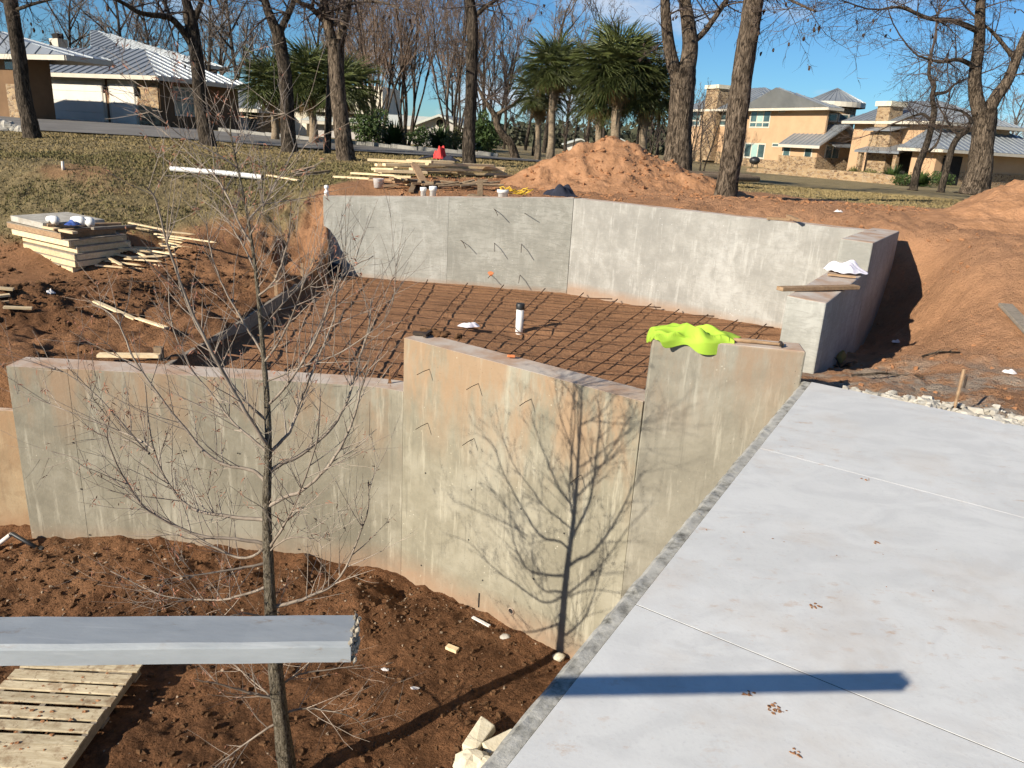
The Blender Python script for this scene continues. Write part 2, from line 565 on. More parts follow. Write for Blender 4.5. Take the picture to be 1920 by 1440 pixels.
def soil_mat(name, cols, bs=0.7):
    """earth; the attributes grass / damp / pale of the ground sheet say which soil lies where"""
    t = NT(name)
    n1 = t.noise(1.2, 4, 0.6); n2 = t.noise(14, 7, 0.74)
    mixn = t.math('ADD', t.math('MULTIPLY', n1, 0.45), t.math('MULTIPLY', n2, 0.55))
    pale, brown, dark = cols
    c_b = t.ramp(mixn, [(0.38, tuple(0.68 * c for c in brown)), (0.52, brown), (0.64, tuple(1.3 * c for c in brown))])
    c_p = t.ramp(mixn, [(0.36, tuple(0.75 * c for c in pale)), (0.52, pale), (0.68, tuple(1.15 * c for c in pale))])
    c_d = t.ramp(mixn, [(0.38, tuple(0.45 * c for c in dark)), (0.5, dark), (0.64, tuple(1.75 * c for c in dark))])
    col = t.mix(t.attr('pale'), c_b, c_p)
    col = t.mix(t.attr('damp'), col, c_d)
    gr = t.ramp(t.noise(2.6, 6, 0.7), [(0.34, (0.10, 0.08, 0.038)), (0.5, (0.175, 0.136, 0.066)), (0.66, (0.275, 0.205, 0.108))])
    gr = t.mix(t.ramp(t.noise(0.7, 4, 0.6, t.mapped((1, 1, 1), (3, 3, 0))), [(0.5, 0.0), (0.75, 0.55)]), gr, (0.11, 0.105, 0.044))
    gr = t.mix(t.ramp(t.noise(38, 3, 0.6), [(0.45, 0.0), (0.7, 0.6)]), gr, (0.33, 0.26, 0.15))
    yy = t.n.new('ShaderNodeMapRange'); yy.inputs['From Min'].default_value = 17.5; yy.inputs['From Max'].default_value = 22.0
    t.lk(t.sep()[1], yy.inputs['Value'])
    straw = t.ramp(t.noise(1.7, 6, 0.7, t.mapped((1, 1, 1), (2, 9, 0))), [(0.38, (0.19, 0.15, 0.075)), (0.62, (0.34, 0.265, 0.145))])
    gr = t.mix(t.math('MULTIPLY', yy.outputs[0], 0.85), gr, straw)
    col = t.mix(t.attr('grass'), col, gr)
    cement = t.ramp(t.noise(2.2, 6, 0.7, t.mapped((1, 1, 1), (6, 1, 2))), [(0.44, 0.0), (0.56, 1.0)])
    col = t.mix(t.math('MULTIPLY', t.attr('cement'), cement), col, (0.33, 0.29, 0.235))
    t.color(col).rough(0.95).spec(0.12)
    t.bump(t.noise(26, 5, 0.72), bs, 0.035)
    return t.m
M['soil'] = soil_mat('site_soil', ((0.395, 0.213, 0.115), (0.27, 0.138, 0.068), (0.135, 0.065, 0.031)), 1.3)
M['mound'] = simple('mound_soil', (0.27, 0.14, 0.07), (0.41, 0.22, 0.118), 5, 0.95, 0.7, 16, 0.05, spec=0.1)
M['clod'] = simple('soil_clods', (0.065, 0.034, 0.017), (0.15, 0.08, 0.04), 9, 0.95, 0.5, 30, 0.02, spec=0.1)
M['clod_pale'] = simple('pale_clods', (0.24, 0.118, 0.057), (0.37, 0.185, 0.093), 6, 0.95, 0.5, 30, 0.02, spec=0.1)
M['pebble'] = simple('pebbles', (0.17, 0.11, 0.068), (0.36, 0.28, 0.20), 15, 0.8, rand=0.1)
M['limestone'] = simple('limestone', (0.56, 0.49, 0.35), (0.68, 0.62, 0.48), 6, 0.9, 0.5, 35, 0.01)
M['rubble'] = simple('concrete_rubble', (0.30, 0.27, 0.22), (0.50, 0.47, 0.41), 7, 0.92, 0.6, 30, 0.015)
M['grass_dry'] = simple('dry_grass', (0.30, 0.225, 0.11), (0.18, 0.145, 0.066), 1.4, 0.9, spec=0.1)
M['grass_green'] = simple('green_grass', (0.125, 0.115, 0.048), (0.21, 0.175, 0.08), 1.1, 0.9, spec=0.1)
M['asphalt'] = simple('driveway', (0.125, 0.115, 0.102), (0.20, 0.185, 0.165), 0.6, 0.9, 0.2, 30, 0.01)
M['kerbstone'] = simple('kerb_concrete', (0.20, 0.19, 0.165), (0.28, 0.265, 0.235), 3, 0.9)

def bark_mat(name, a, b, c, s=1.0):
    t = NT(name)
    v = t.mapped((19 * s, 19 * s, 5.0 * s))
    n = t.noise(1.0, 5, 0.65, v, 1.0)
    big = t.noise(1.1, 4, 0.6)
    col = t.ramp(n, [(0.40, a), (0.50, b), (0.62, c)])
    col = t.mix(t.ramp(big, [(0.54, 0.0), (0.7, 0.45)]), col, tuple(1.25 * x for x in c))
    t.color(col).rough(0.92).spec(0.15)
    t.bump(n, 1.0, 0.05)
    return t.m
M['bark'] = bark_mat('pecan_bark', (0.022, 0.016, 0.011), (0.08, 0.06, 0.042), (0.19, 0.145, 0.105))
M['bark_dark'] = bark_mat('dark_bark', (0.018, 0.014, 0.01), (0.05, 0.039, 0.029), (0.115, 0.09, 0.067))
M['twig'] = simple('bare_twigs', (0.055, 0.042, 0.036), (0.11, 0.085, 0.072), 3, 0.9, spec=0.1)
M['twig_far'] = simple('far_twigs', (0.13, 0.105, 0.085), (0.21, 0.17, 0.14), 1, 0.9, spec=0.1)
M['twig_red'] = simple('russet_twigs', (0.14, 0.095, 0.068), (0.22, 0.16, 0.12), 1, 0.9, spec=0.1)
M['sap_bark'] = bark_mat('sapling_bark', (0.07, 0.057, 0.038), (0.19, 0.16, 0.115), (0.31, 0.27, 0.205), 5.0)
M['sap_twig'] = simple('sapling_twigs', (0.17, 0.132, 0.10), (0.40, 0.33, 0.265), 5, 0.7, spec=0.3)
M['sap_branch'] = simple('sapling_branches', (0.12, 0.093, 0.07), (0.34, 0.28, 0.22), 7, 0.75, 0.3, 60, 0.002, spec=0.3)
M['dead_leaf'] = simple('dead_leaflets', (0.22, 0.085, 0.05), (0.34, 0.16, 0.10), 9, 0.8)
M['brown_leaf'] = simple('hanging_husks', (0.035, 0.024, 0.018), (0.07, 0.045, 0.03), 5, 0.9)
M['palm_green'] = simple('palm_frond', (0.05, 0.07, 0.018), (0.13, 0.145, 0.045), 2.0, 0.55, spec=0.4, rand=0.3)
M['palm_dead'] = simple('dead_palm_frond', (0.22, 0.135, 0.06), (0.36, 0.25, 0.12), 3, 0.8, rand=0.25)
M['palm_trunk'] = simple('palm_trunk', (0.16, 0.115, 0.075), (0.32, 0.25, 0.17), 12, 0.95, 0.8, 18, 0.03, stretch=(1, 1, 2.2))
M['shrub'] = simple('shrub_leaf', (0.022, 0.045, 0.012), (0.07, 0.105, 0.025), 3, 0.6)
M['shrub_olive'] = simple('olive_shrub_leaf', (0.10, 0.105, 0.03), (0.18, 0.16, 0.06), 3, 0.7)
M['evergreen'] = simple('far_wood', (0.035, 0.042, 0.022), (0.085, 0.08, 0.05), 0.5, 0.95)

# ------------------------------------------------------------------ plan of the place (metres)
PIT_Z, FLOOR_Z = -2.9, -1.05
# slab edge line on the pit side, and the far edge
SL_A = V(-1.99, -1.80); SL_B = V(2.16, 5.52); SL_C = V(3.34, 4.73)
_e = unit(SL_B - SL_A); _fdir = unit(SL_C - SL_B)
BASIN = [(-3.55, 7.35), (-3.55, 14.55), (0.95, 14.1), (4.85, 10.95), (2.6, 7.0), (2.2, 5.75), (1.1, 5.9), (-0.95, 7.25), (-1.3, 7.45)]
PIT = [(-16, 7.55), (-1.3, 7.42), (-1.0, 7.3), (1.1, 5.85), (2.25, 5.68), (2.2, 5.45), (-1.95, -1.85), (-3, -6), (-16, -6)]
UNDER = [(2.2, 5.45), (SL_C + 0.0 * _fdir)[:2].tolist(), (14, -2.4), (8, -10), (-4, -6), (-1.95, -1.85)]

ctrl = []
def cz(px, py, z): ctrl.append(atz(px, py, z))
def cd(px, py, Y): ctrl.append(aty(px, py, Y))
# lawn, left
for p in ((0, 255, 23), (200, 261, 23), (400, 275, 23), (640, 299, 20), (560, 287, 23), (250, 300, 17.6), (120, 325, 15.6), (0, 318, 15.8),
          (400, 330, 16.8), (590, 345, 16.2), (260, 385, 14.9), (400, 385, 15.0), (500, 382, 15.0), (585, 372, 15.1), (60, 380, 14.6), (160, 385, 14.6), (0, 390, 14.5),
          (0, 475, 12.9), (80, 462, 13.0), (180, 452, 13.3), (260, 446, 13.5), (330, 452, 13.5), (420, 468, 13.6), (500, 480, 13.8), (560, 497, 14.0)):
    cd(*p)
# foot of the bank and the earth terrace
for p in ((0, 560, -0.9), (0, 640, -0.92), (130, 520, -0.88), (320, 490, -0.8),
          (350, 540, -0.85), (450, 520, -0.9), (250, 600, -0.86), (200, 655, -0.95), (420, 600, -0.85), (500, 545, -0.95)):
    cz(*p)
# behind the back wall
for p in ((-3.6, 15.0, 0.33), (-2.0, 14.9, 0.42), (1, 14.6, 0.56), (3, 13.1, 0.58), (5.2, 12.0, 0.58), (7, 12, 0.62), (8, 10, 0.55), (9, 8.5, 0.42), (12, 9, 0.6),
          (0, 17, 0.60), (-2, 18, 0.70), (3, 17, 0.62), (6, 17, 0.60), (9, 16, 0.62), (0, 22, 0.85), (4, 21, 0.70), (8, 21, 0.58), (13, 20, 0.55), (14, 14, 0.75),
          # right of the wing wall, and along the slab's far edge
          (3.0, 6.9, -0.34), (3.6, 7.6, -0.45), (4.3, 8.9, -0.62), (4.95, 10.0, -0.55), (5.4, 10.75, -0.2), (5.75, 11.35, 0.5), (4.95, 9.3, -0.40), (5.45, 9.6, 0.34), (5.5, 10.2, 0.1), (5.9, 10.5, 0.48), (4.5, 8.0, -0.28), (5.3, 8.4, 0.02),
          (6.3, 8.9, 0.36), (2.5, 6.0, -0.20), (3.0, 5.3, -0.07), (3.5, 5.0, -0.05), (3.9, 5.3, -0.05), (4.8, 4.3, -0.06), (4.6, 6.2, -0.10), (5.6, 6.6, -0.02), (6.5, 7.0, 0.08), (8, 6, 0.10), (12, 5, 0.2), (6, 3.6, -0.07), (9, 2, -0.1),
          # far ground
          (0, 30, 0.85), (-10, 30, 1.0), (-20, 30, 1.15), (-20, 42, 1.2), (-30, 44, 1.3), (-10, 45, 1.0), (0, 45, 0.75), (10, 30, 0.5), (12, 45, 0.38), (25, 62, 0.25), (30, 50, 0.15), (20, 30, 0.35),
          (40, 60, 0.1), (0, 80, 0.6), (-40, 90, 1.2), (50, 100, 0.2), (0, 150, 0.4), (-100, 120, 0.8), (120, 140, 0.2), (0, 400, 0.3), (-400, 300, 0.4), (400, 300, 0.3), (-60, 10, 0.9), (60, 10, 0.4), (-12, 9, -0.9), (-9, 8, -0.93), (-14, 13, -0.6), (-18, 17, 0.6), (-16, 9, -0.5)):
    ctrl.append(V(*p))
ctrl = np.array(ctrl)
_D = np.sqrt(((ctrl[:, None, :2] - ctrl[None, :, :2]) ** 2).sum(-1) + 0.09)
_n = len(ctrl)
_A = np.zeros((_n + 1, _n + 1)); _A[:_n, :_n] = _D - np.eye(_n) * 0.02; _A[:_n, _n] = 1; _A[_n, :_n] = 1
_w = np.linalg.solve(_A, np.append(ctrl[:, 2], 0))
def macro(x, y):
    x = np.asarray(x, float); y = np.asarray(y, float)
    r = np.full(x.shape, _w[_n])
    for k in range(_n):
        r = r + _w[k] * np.sqrt((x - ctrl[k, 0]) ** 2 + (y - ctrl[k, 1]) ** 2 + 0.09)
    return r
def masks(x, y):
    """(grass, damp, pale, cement) and the roughness of the surface"""
    bx = np.array([-60, -16, -11, -7, -4.2, -3.6, -2, 0, 3, 6, 9, 13, 60]); by = np.array([13.2, 13.0, 12.9, 13.6, 14.5, 15.9, 17.3, 19.2, 20.6, 19.6, 18.2, 17.6, 15])
    d = y - np.interp(x, bx, by) + 0.9 * fbm(x, y, 0.7, 4, 3.0)
    grass = sstep(-0.25, 0.5, d)
    scar = sstep(0.25, 0.5, fbm(x, y, 0.55, 4, 9.0) + 0.30 * sstep(-6, -3, x) * sstep(16, 13, y))
    grass = grass * (1 - 0.85 * scar * sstep(19, 14, y))
    grass = np.where((y > 17) & (x > -3), grass, grass)
    damp = sstep(13.2, 10.5, y) * sstep(-3.2, -3.9, x) * (0.25 + 0.6 * sstep(-0.1, 0.4, fbm(x, y, 0.6, 4, 21.0)))
    pale = sstep(1.0, 4.0, x) + sstep(13.6, 14.4, y) * (0.5 + 0.3 * fbm(x, y, 0.8, 3, 2.0))
    pale = np.clip(pale, 0, 1) * (1 - 0.3 * sstep(0, 0.5, fbm(x, y, 0.5, 3, 31.0)))
    cem = 0.75 * sstep(8.2, 6.0, np.abs(x - 3.2) + np.abs(y - 5.9) * 1.0 + 4.6) * sstep(2.2, 2.8, x)
    return grass, np.clip(damp, 0, 1), pale, np.clip(cem, 0, 1)
def ground_z(x, y, cut=True):
    x = np.asarray(x, float); y = np.asarray(y, float)
    z = macro(x, y)
    near = sstep(40, 20, np.hypot(x, y - 8))
    terr = sstep(13.4, 12.6, y) * sstep(-3.4, -3.9, x)
    right = sstep(2.2, 3.0, x) * sstep(20, 15, y)
    z = z + near * (0.03 * fbm(x, y, 0.5, 4, 1.0) + 0.035 * fbm(x, y, 3.1, 4, 5.0))
    lump = np.maximum(0, fbm(x, y, 0.75, 3, 41.0) + 0.05) * 0.38 + 0.20 * (ridg(x, y, 2.1, 5, 3.0) - 0.5) + 0.09 * fbm(x, y, 6.0, 4, 8.0)
    quiet = sstep(10.4, 11.4, y) * sstep(-5.4, -6.2, x)
    z = z + terr * lump * sstep(7.4, 8.1, y) * (1 - 0.85 * quiet)
    z = z + right * (0.08 * (ridg(x, y, 1.9, 5, 12.0) - 0.55) + 0.085 * fbm(x, y, 3.6, 6, 2.0, 0.7))
    back = sstep(14.2, 14.8, y) * sstep(19.5, 17.5, y) * sstep(-3.5, -2.5, x)
    z = z + back * 0.05 * (ridg(x, y, 1.9, 4, 6.0) - 0.5)
    bank = sstep(13.0, 13.6, y) * sstep(16.5, 15.2, y) * sstep(-3.4, -3.9, x)
    z = z + bank * (0.07 * (ridg(x, y, 1.3, 4, 16.0) - 0.5) + 0.05 * fbm(x, y, 5, 3, 8.0))
    scarp = sstep(-5.6, -4.4, x) * sstep(-3.3, -3.6, x) * sstep(13.4, 13.9, y) * sstep(15.3, 14.7, y)
    z = z + scarp * (0.34 * (ridg(x, y, 2.6, 4, 26.0) - 0.5) + 0.10 * fbm(x, y, 8, 3, 18.0))
    if cut:
        b = inside(BASIN, x, y)
        zb = FLOOR_Z + 0.16 * sstep(1.0, 4.6, x) + 0.018 * fbm(x, y, 1.6, 4, 3.0) + 0.012 * fbm(x, y, 9, 3, 1.0)
        zb = zb - 0.10 * np.exp(-(((x - 0.15) / 0.38) ** 2 + ((y - 10.75) / 0.3) ** 2))
        z = np.where(b, zb, z)
        z = np.where(inside(PIT, x, y), -3.4, z)
        z = np.where(inside(UNDER, x, y), -0.6, z)
    return z
def pit_z(x, y):
    x = np.asarray(x, float); y = np.asarray(y, float)
    z = PIT_Z + 0.05 * fbm(x, y, 0.8, 3, 2.0) + 0.085 * (ridg(x, y, 2.4, 4, 7.0) - 0.5) + 0.035 * fbm(x, y, 9, 4, 4.0)
    z = z + 0.16 * sstep(6.0, 6.9, y) * sstep(-1.4, -2.4, x) * (0.5 + ridg(x, y, 1.7, 3, 5.0) - 0.3)
    z = z + 0.12 * np.exp(-(((x + 1.35) / 0.5) ** 2 + ((y - 6.5) / 0.45) ** 2)) * (0.6 + ridg(x, y, 3.5, 3, 8.0))
    z = z - 0.13 * np.exp(-(((x + 1.05) / 0.2) ** 2 + ((y - 6.85) / 0.22) ** 2))
    flat = np.exp(-(((x + 0.35) / 0.9) ** 2 + ((y - 5.4) / 0.8) ** 2))
    return z * (1 - 0.55 * flat) + (PIT_Z - 0.01) * 0.55 * flat

def sheet(name, xs, ys, zf, mat, attrs=None, drop=None):
    X, Y = np.meshgrid(xs, ys, indexing='xy')
    Z = zf(X, Y)
    nx, ny = len(xs), len(ys)
    co = np.stack([X, Y, Z], -1).reshape(-1, 3)
    i = np.arange(nx * ny).reshape(ny, nx)
    f = np.stack([i[:-1, :-1], i[:-1, 1:], i[1:, 1:], i[1:, :-1]], -1).reshape(-1, 4)
    me = bpy.data.meshes.new(name)
    me.vertices.add(len(co)); me.vertices.foreach_set('co', co.ravel())
    me.loops.add(f.size); me.loops.foreach_set('vertex_index', f.ravel().astype(np.int32))
    me.polygons.add(len(f))
    me.polygons.foreach_set('loop_start', np.arange(0, f.size, 4, dtype=np.int32))
    me.polygons.foreach_set('use_smooth', np.ones(len(f), bool))
    me.update(calc_edges=True)
    if attrs:
        for k, fn in attrs.items():
            a = me.attributes.new(k, 'FLOAT', 'POINT')
            a.data.foreach_set('value', np.asarray(fn, float).ravel())
    me.materials.append(mat)
    o = bpy.data.objects.new(name, me)
    COL.objects.link(o)
    return tag(o, kind='structure')
def graded(a, b, step, lo, hi, g=1.14):
    c = list(np.arange(a, b + 1e-6, step))
    s, p = step, c[-1]
    while p < hi:
        s = min(s * g, 60); p += s; c.append(p)
    s, p = step, c[0]
    pre = []
    while p > lo:
        s = min(s * g, 60); p -= s; pre.append(p)
    return np.array(pre[::-1] + c)
gx = graded(-11.5, 8.5, 0.045, -900, 900)
gy = graded(5.2, 18.5, 0.045, -60, 1500)
_X, _Y = np.meshgrid(gx, gy, indexing='xy')
_g, _dm, _pl, _cm = masks(_X, _Y)
_inb = inside(BASIN, _X, _Y)
ground = sheet('ground', gx, gy, ground_z, M['soil'], {'grass': np.where(_inb, 0, _g), 'damp': np.where(_inb, 0.0, _dm), 'pale': np.where(_inb, 0.55, _pl), 'cement': np.where(_inb, 0, _cm)})
tag(ground, 'reddish bare earth of the building site passing into winter lawn')
px_ = np.arange(-9.5, 2.5, 0.026); py_ = np.arange(2.4, 7.62, 0.026)
_X2, _Y2 = np.meshgrid(px_, py_, indexing='xy')
_dd = np.clip(1.0 - 0.75 * sstep(0.05, 0.5, fbm(_X2, _Y2, 0.9, 4, 13.0)) * sstep(5.6, 6.6, _Y2), 0, 1)
pit = sheet('pit_soil', px_, py_, pit_z, M['soil'], {'grass': 0 * _X2, 'damp': _dd, 'pale': 0 * _X2, 'cement': 0 * _X2})
tag(pit, 'dark brown dug soil at the foot of the front wall')

# ------------------------------------------------------------------ slab
slab = thing('concrete_slab', 'pale trowelled concrete slab with control joints in the right foreground', 'slab', (0.8, 2.6, 0))
slab['kind'] = 'structure'
if 'category' in slab: del slab['category']
def on_edge(s, o=0.0, z=0.0):            # s metres from SL_B back along the pit edge, o metres inward
    q = SL_B - _e * s + unit(V(_e[1], -_e[0])) * o
    return V(q[0], q[1], z)
_in = unit(V(_e[1], -_e[0]))
KW = 0.066
def slab_piece(s0, s1, e0, e1):
    """bay between two joints; joints run along the far-edge direction"""
    L = 9.0
    a = on_edge(s0, KW + 0.004); b = on_edge(s1, KW + 0.004)
    fd = V(_fdir[0], _fdir[1], 0)
    p = [b, b + fd * L, a + fd * L, a]
    mb = MB()
    mb.prism([(q[0], q[1]) for q in p], -0.16, 0.0)
    return mb
J1 = 3.53 + 0.0
def s_on_edge(px, py):
    q = atz(px, py, 0)[:2]
    # intersection of the joint through q (direction _fdir) with the pit edge
    A = np.array([[-_e[0], -_fdir[0]], [-_e[1], -_fdir[1]]])
    return np.linalg.solve(A, q - SL_B)[0]
sj = [0.0, s_on_edge(1490, 858), s_on_edge(1180, 1130), 5.2, 7.2, 8.4]
for i in range(len(sj) - 1):
    o = build('slab_bay', slab_piece(sj[i] + (0.002 if i > 1 else (0.0012 if i else 0)), sj[i + 1] - (0.002 if i > 0 else 0.0012), 0, 0), M['slab'], slab)
    bevel(o, 0.0012, 1)
# bed under the bays closes the joints
mb = MB()
q = [on_edge(8.3, KW + 0.03), on_edge(8.3, KW + 0.03) + V(_fdir[0], _fdir[1], 0) * 8.9, on_edge(0.02, KW + 0.03) + V(_fdir[0], _fdir[1], 0) * 8.9, on_edge(0.02, KW + 0.03)]
mb.prism([(p[0], p[1]) for p in q], -0.5, -0.07)
build('slab_bed', mb, M['kerb'], slab)
M['joint'] = simple('joint_grey', (0.10, 0.095, 0.085), (0.16, 0.15, 0.135), 20, 0.9)
for i, m_ in ((1, 'rubble'), (2, 'joint'), (3, 'joint')):
    mb = MB(); a = on_edge(sj[i], KW + 0.004, -0.0088); fd = V(_fdir[0], _fdir[1], 0)
    mb.bar(a, a + fd * 8.9, 0.0038 if i > 1 else 0.0022, 0.016); build('joint_filler', mb, M[m_], slab)
# rough-topped edge wall standing in the pit
mb = MB()
N = 150
top = []
for k in range(N + 1):
    s = 8.3 * k / N
    wob = rng.normal(0, 0.0015)
    top.append((s, wob))
vs = []; fs = []
for (s, wob) in top:
    a = on_edge(s, 0.0 + wob); b = on_edge(s, 0.02 + wob); c = on_edge(s, KW)
    vs += [(a[0], a[1], -3.3), (a[0], a[1], -0.022 + rng.normal(0, 0.003)), (b[0], b[1], -0.006 + rng.normal(0, 0.002)), (c[0], c[1], -0.006), (c[0], c[1], -0.4)]
for k in range(N):
    for j in range(4):
        fs.append((k * 5 + j, k * 5 + j + 1, (k + 1) * 5 + j + 1, (k + 1) * 5 + j))
fs.append((0, 1, 2, 3, 4))
mb.add(vs, fs)
o = build('slab_edge', mb, M['kerb'], slab)
o['label'] = 'rough grey edge strip of the slab'

# ------------------------------------------------------------------ cast walls of the basin
def wall_run(pts, th, z0, z1, mat, parent, name='wall_section', inward=1, bev=0.006):
    """vertical wall whose face follows pts (left to right seen from the camera), thickness away from the camera"""
    pts = [np.asarray(p, float) for p in pts]
    n = len(pts)
    nor = []
    for i in range(n):
        d = unit(pts[min(i + 1, n - 1)] - pts[max(i - 1, 0)])
        nor.append(V(-d[1], d[0]) * inward)
    back = [p + m * th for p, m in zip(pts, nor)]
    z1 = [z1] * n if np.isscalar(z1) else list(z1)
    poly = [tuple(p) for p in pts] + [tuple(p) for p in back[::-1]]
    mb = MB(); mb.prism(poly, z0, z1 + z1[::-1])
    o = build(name, mb, mat, parent)
    return bevel(o, bev, 2)

fw_ = thing('front_basin_wall', 'beige cast concrete basin wall behind the bare sapling', 'wall', (-1.0, 7.2, PIT_Z))
LW_Z, MW_Z, BK_Z = -0.83, -0.28, 0.22
wall_run([(-5.04, 7.26), (-4.44, 7.275)], 0.34, -3.3, LW_Z - 0.004, M['wall_front'], fw_, bev=0.0025)
wall_run([(-4.4395, 7.277), (-3.0, 7.285), (-1.62, 7.275)], 0.32, -3.3, LW_Z, M['wall_front'], fw_, bev=0.0025)
wall_run([(-1.6195, 7.2735), (-1.40, 7.268), (-1.22, 7.235), (-1.065, 7.17)], 0.30, -3.3, LW_Z - 0.003, M['wall_front'], fw_, bev=0.0025)
wall_run([(-1.0645, 7.1685), (1.03, 5.695)], 0.29, -3.3, [MW_Z - 0.004, MW_Z - 0.02], M['wall_mid'], fw_, bev=0.004)
# high block with a raked end beside the slab
mb = MB()
a, b = V(0.995, 5.705), V(2.155, 5.515)
d = unit(b - a); nn = V(-d[1], d[0])
def bp(s, o, z):
    q = a + d * s + nn * o
    return (q[0], q[1], z)
Lb = np.linalg.norm(b - a)
mb.hexa([bp(0.0, 0, -3.3), bp(Lb, 0, -3.3), bp(Lb, 0.27, -3.3), bp(0.0, 0.27, -3.3), bp(0.055, 0, BK_Z), bp(Lb, 0, BK_Z), bp(Lb, 0.27, BK_Z), bp(0.055, 0.27, BK_Z)])
o = build('wall_block', mb, M['wall_block'], fw_); bevel(o, 0.014, 2)
o['label'] = 'higher end block of the wall meeting the slab'
# weep slot and drain hole
mb = MB()
md = unit(V(1.03 + 1.06, 5.695 - 7.165)); mn = V(md[1], -md[0])      # along / out of the middle wall
def on_mid(px, py, o=0.0):
    d_ = ray(px, py); n3 = V(mn[0], mn[1], 0); p0 = V(-1.06, 7.165, 0)
    t_ = ((p0 - CAM) @ n3) / (d_ @ n3)
    return CAM + d_ * t_ + n3 * o
c = on_mid(898, 1125, 0.0)
mb.box(c, (0.014, 0.014, 0.16), None)
build('weep_slot', mb, M['black_plastic'], fw_)
c = on_mid(959, 1145, 0.0)
mb = MB()
ax = V(mn[0], mn[1], 0)
ring = []
for k in range(18):
    t_ = 2 * math.pi * k / 18
    u_ = V(md[0], md[1], 0) * math.cos(t_) + V(0, 0, 1) * math.sin(t_)
    ring.append(u_)
vs = [c + u_ * 0.034 + ax * 0.012 for u_ in ring] + [c + u_ * 0.027 + ax * 0.014 for u_ in ring] + [c + u_ * 0.026 + ax * 0.001 for u_ in ring] + [c + u_ * 0.036 - ax * 0.01 for u_ in ring]
fs = []
for k in range(18):
    k2 = (k + 1) % 18
    fs += [(k, k2, 18 + k2, 18 + k), (18 + k, 18 + k2, 36 + k2, 36 + k), (54 + k, 54 + k2, k2, k)]
mb.add(vs, fs)
build('drain_ring', mb, M['wall_top'], fw_)
mb = MB(); mb.add([c + u_ * 0.027 + ax * 0.003 for u_ in ring], [tuple(range(18))])
build('drain_opening', mb, M['black_plastic'], fw_)
# tie wires sticking out of the faces
def tie(c, out, L=0.16, droop=0.02, r=0.0035):
    mb = MB()
    mb.tube([c - out * 0.02, c + out * L * 0.5 + V(0, 0, -droop * 0.3), c + out * L + V(0, 0, -droop)], r, 5)
    return mb
for (px, py) in ((805, 692), (897, 719), (996, 748), (802, 793), (889, 822), (1090, 890)):
    build('tie_wire', tie(on_mid(px, py), V(mn[0], mn[1], 0), 0.17), M['wire'], fw_)
# form-tie holes
for (px, py) in ((884, 918), (798, 887), (977, 954), (1058, 1000), (879, 1012), (790, 1060), (1000, 1085), (905, 1088)):
    mb = MB(); cc = on_mid(px, py, 0.002)
    mb.add([cc + u_ * 0.009 for u_ in ring], [tuple(range(18))])
    build('tie_hole', mb, M['black_plastic'], fw_)
for (px, py) in ((137, 830), (446, 850), (345, 845), (168, 1003), (437, 757), (152, 917), (360, 1018), (560, 1030), (645, 990)):
    mb = MB(); cc = aty(px, py, 7.27)
    mb.add([cc + V(math.cos(t_), 0, math.sin(t_)) * 0.009 for t_ in np.linspace(0, 2 * math.pi, 13)[:-1]], [tuple(range(12))])
    build('tie_hole', mb, M['black_plastic'], fw_)
# lower stretch to the left
lw = thing('low_wall', 'lower orange-stained wall stretch at the left edge of the photo', 'wall', (-7, 7.45, PIT_Z))
M['wall_low'] = wall_concrete('stained_low_wall', (0.33, 0.23, 0.135), (0.38, 0.29, 0.18), DIRT, (0.36, 0.22, 0.12), 0.5, (-2.6, -1.4), (-2.9, -2.5), 23.0)
wall_run([(-9.4, 7.43), (-5.045, 7.41)], 0.28, -3.3, -1.37, M['wall_low'], lw)

bw = thing('back_basin_wall', 'long grey cast concrete wall across the back of the basin', 'wall', (0.9, 14, FLOOR_Z))
BL, BM, BR = V(-3.66, 14.43), V(0.90, 13.95), V(4.60, 10.86)
Zl, Zm, Zr = 0.40, 0.65, 0.66
def bl(t): return BL + (BM - BL) * t
def zl(t): return Zl + (Zm - Zl) * t
wall_run([bl(0), bl(0.512)], 0.27, -1.5, [zl(0), zl(0.512)], M['wall_back'], bw, bev=0.003)
wall_run([bl(0.5125), bl(1.0)], 0.27, -1.5, [zl(0.5125), Zm], M['wall_back_dark'], bw, bev=0.003)
wall_run([BM + V(0.006, 0.0), BR + (BR - BM) * 0.045], 0.27, -1.5, [Zm, Zr], M['wall_back_pale'], bw, bev=0.003)
bn = unit(V((BM - BL)[1], -(BM - BL)[0]))
def on_back(px, py, o=0.0):
    d_ = ray(px, py); n3 = V(bn[0], bn[1], 0); p0 = V(BL[0], BL[1], 0)
    t_ = ((p0 - CAM) @ n3) / (d_ @ n3)
    return CAM + d_ * t_ + n3 * o
for (px, py, dr, sx) in ((926, 391, 0.10, 0.5), (984, 400, 0.0, 0.3), (864, 450, 0.12, 0.7), (927, 455, 0.13, 0.2), (978, 457, 0.13, 0.1), (975, 515, 0.12, 0.03), (921, 515, 0.03, -0.1)):
    out = unit(V(bn[0] + sx, bn[1], 0))
    build('tie_wire', tie(on_back(px, py), out, 0.22, dr, 0.006), M['wire'], bw)
mb = MB(); cc = on_back(920, 513, 0.004)
mb.add([cc + V(bn[1], -bn[0], 0) * (0.05 * math.cos(t_) * (1 + 0.3 * math.sin(3 * t_))) + V(0, 0, 0.045 * math.sin(t_)) for t_ in np.linspace(0, 2 * math.pi, 15)[:-1]], [tuple(range(14))])
build('paint_mark', mb, M['orange'], bw)

